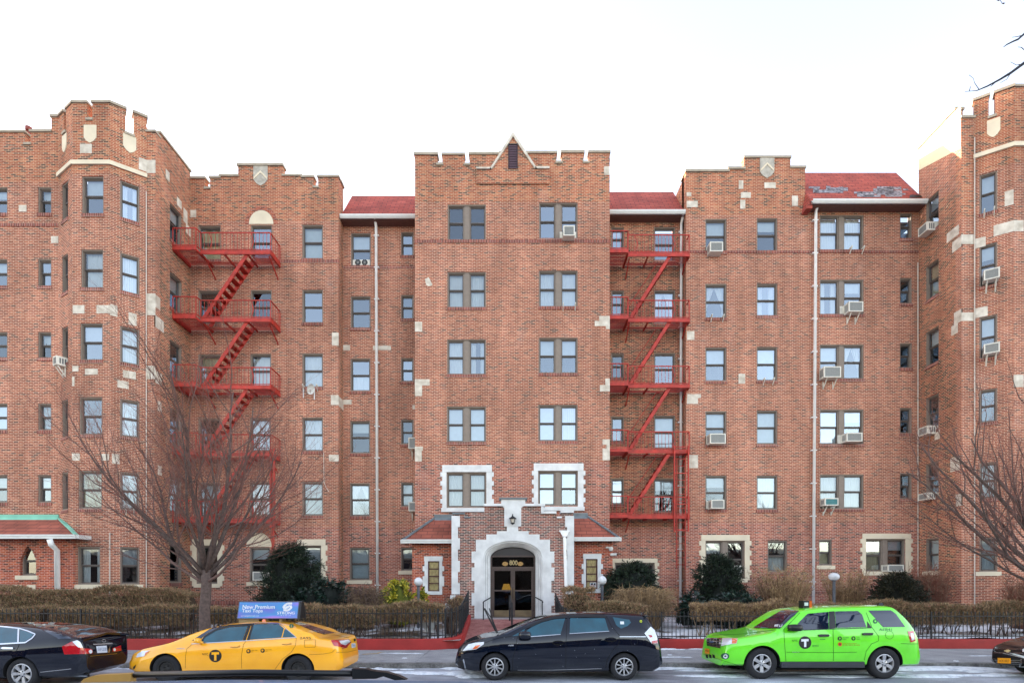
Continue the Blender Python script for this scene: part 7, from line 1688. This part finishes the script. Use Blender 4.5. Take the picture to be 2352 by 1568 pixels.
G.decal("door_pillar", [[(1334, 282), (1388, 279), (1400, 440), (1336, 446)]], TRIM, mirror=True)
G.decal("side_window", [[(1392, 280), (1612, 276), (1650, 310), (1692, 430), (1402, 438)]], CGD, mirror=True)
G.decal("quarter_window", [[(1698, 372), (1742, 432), (1700, 433)]], TRIM, mirror=True)
G.decal("quarter_window", [[(1710, 272), (1925, 270), (1972, 302), (2062, 428), (1850, 430)]], CGD, mirror=True)
G.line("window_rubber", [(935, 465), (1085, 458), (1335, 449), (1740, 436)], 7, TRIM, off=.006)
G.line("door_seam", [(1060, 290), (985, 370), (905, 450), (910, 560), (925, 760)], 4, SEAMG); G.line("door_seam", [(1374, 446), (1378, 600), (1378, 752)], 4, SEAMG); G.line("door_seam", [(1690, 290), (1745, 432), (1810, 520), (1806, 562), (1740, 590), (1690, 660), (1672, 745)], 4, SEAMG)
G.line("bonnet_seam", [(225, 505), (460, 500), (830, 455)], 4, SEAMG); G.line("door_crease", [(930, 668), (1378, 672), (1600, 668)], 4, SEAMG); G.line("fuel_flap", G.disc(1912, 505, 38, 22) + [(1950, 505)], 3, SEAMG); G.line("bumper_seam", [(2020, 585), (2115, 590), (2190, 588)], 4, SEAMG); G.line("bumper_seam", [(140, 690), (300, 740), (490, 800)], 3, SEAMG)
rbx0, rbx1 = PX(zx(880), wz), PX(zx(1672), wz); m = MB(); m.box(rbx0, rbx1, wz - .02, wz + .22, PZ(zy(815), wz), PZ(zy(760), wz)); m.box(rbx0 + .05, rbx1 - .05, wz - .03, wz - .02, PZ(zy(800), wz), PZ(zy(785), wz)); m.build("running_board", plain("board_grey", '#2e3038', .6), G.root)
for (a, b) in ((1282, 511), (1700, 497)): G.solid("door_handle", [(a - 52, b - 6), (a - 40, b - 11), (a + 40, b - 11), (a + 52, b - 4), (a + 40, b + 9), (a - 44, b + 10)], .04, TRIM)
G.line("door_strip", [(1248, 545), (1300, 545)], 5, GRNB)
hl = G.decal("headlight", [[(308, 612), (322, 536), (465, 540), (454, 586), (402, 592)]], LAMPW, off=.010); G.decal("amber_lens", [[(412, 542), (462, 542), (452, 584), (408, 588)]], LAMPO, off=.014, parent=hl)
gr = G.decal("grille", [[(168, 535), (318, 534), (300, 632), (175, 606)]], CHR, off=.012)
for r_ in range(3):
    for c_ in range(4): a, b = 178 + c_ * 30, 545 + r_ * 24; G.decal("grille_opening", [[(a, b), (a + 24, b), (a + 23, b + 17), (a + 1, b + 16)]], WELL, off=.015, parent=gr, step=0)
G.decal("badge", [G.disc(218, 574, 22, ry=9)], plain("badge_blue", '#22406a', .3), off=.019, parent=gr, step=0)
pl_ = G.decal("number_plate", [[(156, 632), (200, 638), (202, 686), (158, 680)]], PLATEO, off=.018, step=0); G.text("plate_text", "12345" if False else "T61", 162, 650, 196, 668, INK, .021, pl_)
for k in range(3): a = 160 + k * 32; G.decal("air_intake", [[(a, 688), (a + 22, 694), (a + 26, 728), (a + 4, 720)]], WELL, off=.006, step=0)
fg = G.decal("fog_recess", [G.disc(345, 706, 40, 24, 30)], GRNB, off=.004); G.decal("fog_light", [G.disc(350, 708, 20)], LAMPW, off=.010, parent=fg, step=0)
tl_ = G.decal("tail_light", [[(2082, 470), (2140, 466), (2160, 560), (2112, 578)]], LAMPR, off=.010); G.decal("clear_lens", [[(2108, 490), (2134, 488), (2148, 548), (2122, 556)]], LAMPW, off=.014, parent=tl_)
lg = G.decal("cab_emblem", [G.disc(1107, 577, 60, 36)], INK); G.decal("letter_t", [[(1070, 544), (1140, 542), (1140, 564), (1118, 565), (1118, 618), (1097, 619), (1097, 566), (1070, 567)]], WHT, off=.008, parent=lg, smooth=False)
G.text("side_lettering", "NYC", 984, 550, 1036, 567, INK); G.text("side_lettering", "BORO", 1178, 600, 1236, 615, GRNB); G.text("roof_number", "AEB41", 1812, 441, 1936, 466, GRNB); G.text("hybrid_badge", "Hybrid", 985, 662, 1050, 674, ALU)
for cx_, cy_, mt, tx_ in ((1438, 538, INK, "METERED"), (1568, 537, INK, "CALL"), (1440, 593, LAMPO, "www.borotaxi")):
    q = G.decal("info_icon", [G.disc(cx_, cy_, 20)], mt, step=0); G.decal("icon_mark", [[(cx_ - 8, cy_ - 10), (cx_ + 8, cy_ - 6), (cx_ + 6, cy_ + 2), (cx_ - 2, cy_ + 12), (cx_ - 6, cy_ + 4)]], GRN if mt is INK else INK, off=.008, parent=q, step=0)
    G.text("info_text", tx_, cx_ + 28, cy_ - 12, cx_ + 28 + (58 if mt is INK and cx_ < 1500 else 34 if mt is INK else 130), cy_ - 3, GRNB if mt is INK else LAMPR); G.text("info_text", "FARES" if mt is INK else "718 555 0100", cx_ + 28, cy_ + 3, cx_ + 28 + (34 if mt is INK else 160), cy_ + 12, GRNB if mt is INK else LAMPR)
q = G.decal("round_sticker", [G.disc(1776, 374, 22)], GRNB, step=0); G.decal("sticker_mark", [G.disc(1776, 374, 9, 14)], GRN, off=.008, parent=q, step=0)
G.mirror(1012, 436, 140, 66, TRIM)
bx = PX(zx(1120), wz + .7); bz = PZ(zy(232), wz + .7); m = MB(); m.box(bx - .12, bx + .03, wz + .62, wz + .85, bz - .06, bz + .14); rb = m.build("roof_light", BLACKP, G.root); m = MB(); m.box(bx + .032, bx + .11, wz + .64, wz + .83, bz - .05, bz + .14); m.build("amber_beacon", LAMPO, rb); m = MB(); m.box(bx - .09, bx, wz + .612, wz + .62, bz + .02, bz + .10); m.build("lamp_lens", LAMPW, rb)
ax_ = PX(zx(1815), wz + .8); az = PZ(zy(222), wz + .8); m = MB(); m.hexa([(ax_ - .10, wz + .72, az - .03), (ax_ + .08, wz + .72, az - .03), (ax_ + .08, wz + .86, az - .03), (ax_ - .10, wz + .86, az - .03), (ax_ - .02, wz + .76, az + .06), (ax_ + .06, wz + .76, az + .06), (ax_ + .06, wz + .82, az + .06), (ax_ - .02, wz + .82, az + .06)]); m.build("roof_aerial", TRIM, G.root)

# ---- black saloon at the left edge
zx, zy = Zm(4.704, 0, 1840); wz = 12.2
S = Car("black_saloon", "blue black saloon with large red tail lamps parked ahead of the yellow taxi", "car", wz, .90, zx, zy,
  [(-1900, 1050), (-1850, 930), (-1650, 860), (-1000, 790), (-700, 700), (-400, 635), (-200, 615), (0, 604), (300, 598), (600, 608), (850, 630), (1000, 650), (1200, 692), (1330, 735), (1420, 770), (1500, 784), (1560, 788), (1585, 800), (1592, 900), (1600, 1000), (1610, 1060), (1606, 1140)],
  [(-2400, 1000), (-1500, 930), (-600, 930), (0, 918), (290, 902), (600, 880), (900, 860), (1100, 850), (1250, 900), (1400, 1000)], .24, .60, BLK,
  (PX(zx(318), wz + .05) - 3.05, PX(zx(318), wz + .05)), .335, arch=.05)
S.wheels(.225, ('spoke', 7, .022, .04, 5), ALU)
S.decal("rear_window", [[(480, 628), (620, 618), (850, 642), (1010, 662), (1200, 700), (1460, 782), (1170, 842), (880, 848), (820, 815)]], CGD, step=40)
S.decal("side_window", [[(-500, 905), (-420, 740), (-250, 690), (0, 668), (268, 700), (250, 905), (0, 915)]], CGL, step=40, mirror=True); S.decal("quarter_window", [[(300, 712), (400, 740), (500, 772), (470, 820), (370, 888), (292, 896)]], CGL, step=30, mirror=True)
S.line("chrome_strip", [(-480, 720), (-250, 676), (0, 660), (290, 692), (420, 732), (528, 776), (480, 835), (380, 900), (0, 922)], 18, CHR, off=.008); S.line("chrome_strip", [(278, 700), (270, 905)], 26, CHR, off=.007)
S.line("door_seam", [(285, 905), (280, 950), (240, 1030)], 6, SEAM); S.solid("door_handle", [(25, 985), (60, 970), (210, 975), (210, 995), (60, 1000)], .035, CHR)
tl_ = S.decal("tail_light", [[(925, 960), (1075, 885), (1160, 870), (1235, 975), (1258, 1068), (960, 1075)]], LAMPR, off=.010, step=30); S.decal("clear_lens", [[(1080, 888), (1150, 866), (1190, 890), (1228, 975), (1165, 972)]], LAMPW, off=.016, parent=tl_, step=30)
tl_ = S.decal("tail_light", [[(1240, 985), (1340, 995), (1372, 1010), (1370, 1060), (1262, 1066)]], LAMPR, off=.010, step=30); S.decal("reverse_lens", [S.disc(1338, 1035, 26)], LAMPW, off=.016, parent=tl_, step=0)
tl_ = S.decal("tail_light", [[(1668, 985), (1720, 968), (1795, 940), (1802, 1020), (1668, 1036)]], LAMPR, off=.010, step=30); S.decal("reverse_lens", [S.disc(1696, 1005, 18, ry=22)], LAMPW, off=.016, parent=tl_, step=0)
S.decal("boot_trim", [[(1382, 920), (1670, 905), (1672, 920), (1384, 938)]], CHR, off=.008, step=30); S.line("badge", S.disc(1540, 874, 30, 20, 18), 8, CHR, off=.010)
pl_ = S.decal("number_plate", [[(1424, 955), (1580, 945), (1592, 1045), (1440, 1055)]], PLATEW, off=.012, step=30); S.text("plate_text", "GXF 3218", 1446, 978, 1574, 1020, plain("plate_blue", '#2c4a7c', .5), .016, pl_)
S.decal("boot_trim", [[(1620, 960), (1640, 958), (1624, 1050), (1606, 1050)]], CHR, off=.008, step=0); S.line("bumper_seam", [(1250, 1075), (1340, 1110), (1600, 1098), (1750, 1070), (1800, 1020)], 8, SEAM); S.line("bumper_crease", [(1340, 1102), (1740, 1064)], 6, CHR, off=.005); S.line("boot_seam", [(1235, 975), (1190, 880), (1165, 850)], 6, SEAM)
S.line("lower_strip", [(600, 1340), (1060, 1290)], 8, ALU)
# lip spoiler across the boot, from the near to the far corner
p0, p1 = S.cast(1180, 838, .0), S.cast(1560, 792, .0)
m = MB(); xs0 = S.x1 - .06; zz = p1.z
for (ya, yb, za, zb2) in ((S.Dn + .16, S.Dc, zz - .10, zz + .0), (S.Dc, S.Dc + S.hw - .16, zz + .0, zz - .10)): m.hexa([(xs0 - .16, ya, za), (xs0 + .04, ya, za + .03), (xs0 + .04, yb, zb2 + .03), (xs0 - .16, yb, zb2), (xs0 - .16, ya, za + .02), (xs0 + .05, ya, za + .075), (xs0 + .05, yb, zb2 + .075), (xs0 - .16, yb, zb2 + .02)])
m.build("lip_spoiler", BLK, S.root)
m = MB(); xe = S.x1 - .1
for y in (S.Dn + .4,): m.tube([(xe - .3, y, .25), (xe + .02, y, .25)], .04, 10)
m.build("exhaust", CHR, S.root)

# ---- dark car at the right edge
zx, zy = Zm(3.4075, 2840, 1700); wz = 12.8
E = Car("dark_grey_saloon", "dark grey car nose with an orange number plate, partly out of frame", "car", wz, .90, zx, zy,
  [(1010, 1330), (1012, 1260), (1020, 1215), (1045, 1180), (1110, 1150), (1240, 1115), (1400, 1085), (1700, 1040), (1900, 940), (2300, 830), (2900, 820), (3300, 940), (3600, 1000), (3680, 1060), (3690, 1250)],
  [(900, 1250), (1100, 1215), (1400, 1140), (2000, 1080), (3200, 1060), (3900, 1090)], .24, .60, DKG, (PX(zx(1480), wz) + 1.35, PX(zx(1480), wz) + 4.3), .33, plan=[(0, .74), (.01, .84), (.03, .91), (.08, .96), (.16, 1), (.28, 1), (.78, 1), (.9, .975), (.96, .93), (.985, .87), (1, .72)], arch=.05, end_lift=.04, topD=[(1000, 1.6), (1300, 1.5), (2000, .95), (3700, .9)])
E.wheels(.22, ('spoke', 7, .02, .035, 5), ALU)
E.decal("side_window", [[(1950, 1070), (2080, 960), (2350, 880), (2900, 870), (3150, 980), (3150, 1060)]], CGL, step=60, mirror=True)
gr = E.decal("grille", [[(1050, 1200), (1335, 1202), (1336, 1240), (1062, 1234)]], TRIM, off=.006, step=30); E.line("grille_bar", [(1040, 1238), (1200, 1243), (1340, 1244)], 6, CHR, off=.012, parent=gr); E.line("grille_bar", [(1050, 1200), (1335, 1204)], 4, CHR, off=.012, parent=gr)
E.decal("badge", [[(1155, 1214), (1172, 1214), (1178, 1208), (1208, 1208), (1212, 1214), (1226, 1216), (1220, 1228), (1208, 1228), (1204, 1236), (1178, 1236), (1174, 1228), (1158, 1226)]], GOLD, off=.016, parent=gr, step=0)
hl = E.decal("headlight", [[(1020, 1215), (1030, 1170), (1055, 1150), (1072, 1152), (1050, 1196), (1042, 1222)]], LAMPW, off=.008, step=30); E.decal("headlight", [[(1345, 1205), (1420, 1160), (1500, 1145), (1500, 1180), (1420, 1225), (1350, 1232)]], LAMPW, off=.008, step=30)
lo = E.decal("lower_grille", [[(1022, 1300), (1060, 1300), (1330, 1308), (1338, 1360), (1310, 1388), (1100, 1380), (1050, 1360)]], TRIM, off=.006, step=30); E.line("lower_grille_rim", [(1018, 1298), (1052, 1362), (1100, 1384), (1310, 1392), (1338, 1362), (1336, 1306)], 8, CHR, off=.012, parent=lo)
for k in range(3): E.line("lower_grille_bar", [(1050 + k * 14, 1318 + k * 20), (1330, 1324 + k * 20)], 3, ALU, off=.010, parent=lo)
pl_ = E.decal("number_plate", [[(1086, 1296), (1228, 1300), (1230, 1356), (1086, 1350)]], PLATEO, off=.020, step=30); E.text("plate_text", "HCK 4417", 1104, 1314, 1212, 1338, plain("plate_ink", '#7a4a08', .5), .024, pl_)

# ---- foreground car: only its roof edge and rail show at the bottom of the picture
zx, zy = Zm(1.68, 240, 2060)
def fore_car():
    root = thing("slate_estate_car", "slate blue car roof edge with a tan and black roof rail", "car", (-1.7, 3.15, 0))
    x0, x1, yc, hw = -4.6, .9, 3.12, .92; nst = 70; v = []
    tx = [x0, x0 + .06, x0 + .3, x0 + 1.2, x0 + 1.55, x0 + 2.2, x0 + 2.9, x0 + 3.9, x0 + 4.6, x0 + 5.1, x0 + 5.4, x1]; tz = [.7, .95, 1.05, 1.12, 1.2, 1.55, 1.665, 1.675, 1.64, 1.55, 1.2, .8]
    tx = [x0, x0 + .05, x0 + .25, x0 + .7, x0 + 1.3, x0 + 1.6, x0 + 2.6, x0 + 3.8, x0 + 4.5, x0 + 5.0, x1 - .08, x1]; tz = [.75, 1.0, 1.10, 1.42, 1.63, 1.665, 1.688, 1.684, 1.672, 1.64, 1.1, .75]
    for X in np.linspace(x0, x1, nst):
        tp = float(np.interp(X, tx, tz)); b1 = min(1.02, tp - .03); b0 = .28; t = (X - x0) / (x1 - x0); W = hw * float(np.interp(t, [0, .02, .08, .2, .85, .96, 1], [.7, .85, .95, 1, 1, .94, .75])); h = tp - b1; q = min(1, max(0, (h - .05) / .4)); yc_ = (W - .1) * (1 - q) + (W - .17) * q; d = b1 - b0
        L_ = [(0, b0), (W - .12, b0), (W - .03, b0 + .06), (W, b0 + .6 * d), (W - .04, b1), (W - .04 + (yc_ - W + .04) * .5, b1 + h * .5), (yc_, b1 + h * .945), (yc_ - .06, b1 + h * .975), (yc_ * .6, b1 + h * .99), (0, tp)]
        v += [(X, yc - y, z) for y, z in L_] + [(X, yc + y, z) for y, z in L_[-2:0:-1]]
    n = 18; m = MB(); m.add(v, [(i * n + j, i * n + (j + 1) % n, (i + 1) * n + (j + 1) % n, (i + 1) * n + j) for i in range(nst - 1) for j in range(n)] + [tuple(range(n)), tuple((nst - 1) * n + j for j in range(n))]); m.build("body", SLT, root, True)
    for sg in (-1, 1):
        g = MB(); y = yc + sg * (hw - .03)
        g.add([(x0 + 1.15, yc + sg * .90, 1.05), (x0 + 4.9, yc + sg * .90, 1.05), (x0 + 4.6, yc + sg * .80, 1.55), (x0 + 1.6, yc + sg * .80, 1.52)], [(0, 1, 2, 3)]); g.build("side_window", CGD, root)
    for wx in (x0 + .95, x1 - .95):
        for sg in (-1, 1): g = MB(); k = sg; g.lathe([(0, .0), (.2, .0), (.22, .02 * k), (.33, .0), (.34, -.04 * k), (.34, -.2 * k)], (wx, yc + sg * (hw + .01), .34), 'y', 28); g.build("wheel", RUB, root)
    for D in (3.92, 2.32):
        yD = D; r_ = MB()
        U0, U1 = 309, 845                                  # image extent of the bar at the far rail's depth
        xa, xb = PX(U0, 3.92), PX(U1, 3.92); za, zb_ = PZ(1548.5, 3.92), PZ(1546, 3.92)
        r_.tube([(xa, yD, za), ((xa + xb) / 2, yD, (za + zb_) / 2 + .012), (xb, yD, zb_)], .022, 10)
        rail = r_.build("roof_rail", plain('rail_black', '#0c0c0e', .4, spec=.4), root, True)
        def lay(pts): return [(PX((a / 1.68 + 240) / K, 3.92), PZ((b / 1.68 + 2060) / K, 3.92)) for a, b in pts]
        Fr = Frame((0, yD), (1, yD))
        m = MB(); q = lay([(30, 172), (60, 140), (110, 124), (160, 120), (232, 117), (308, 113), (306, 164), (230, 164), (200, 160), (100, 166), (70, 176)]); m.prism(q, Fr, -.03, .03); m.build("rail_foot", plain("tan_plastic", '#a8803c', .45, var=.1), rail)
        m = MB(); q = lay([(1472, 88), (1550, 90), (1580, 98), (1660, 108), (1720, 126), (1762, 146), (1700, 148), (1640, 128), (1600, 140), (1476, 142)]); m.prism(q, Fr, -.03, .03); m.build("rail_foot", MATS['rail_black'], rail)
    return root
fore_car()
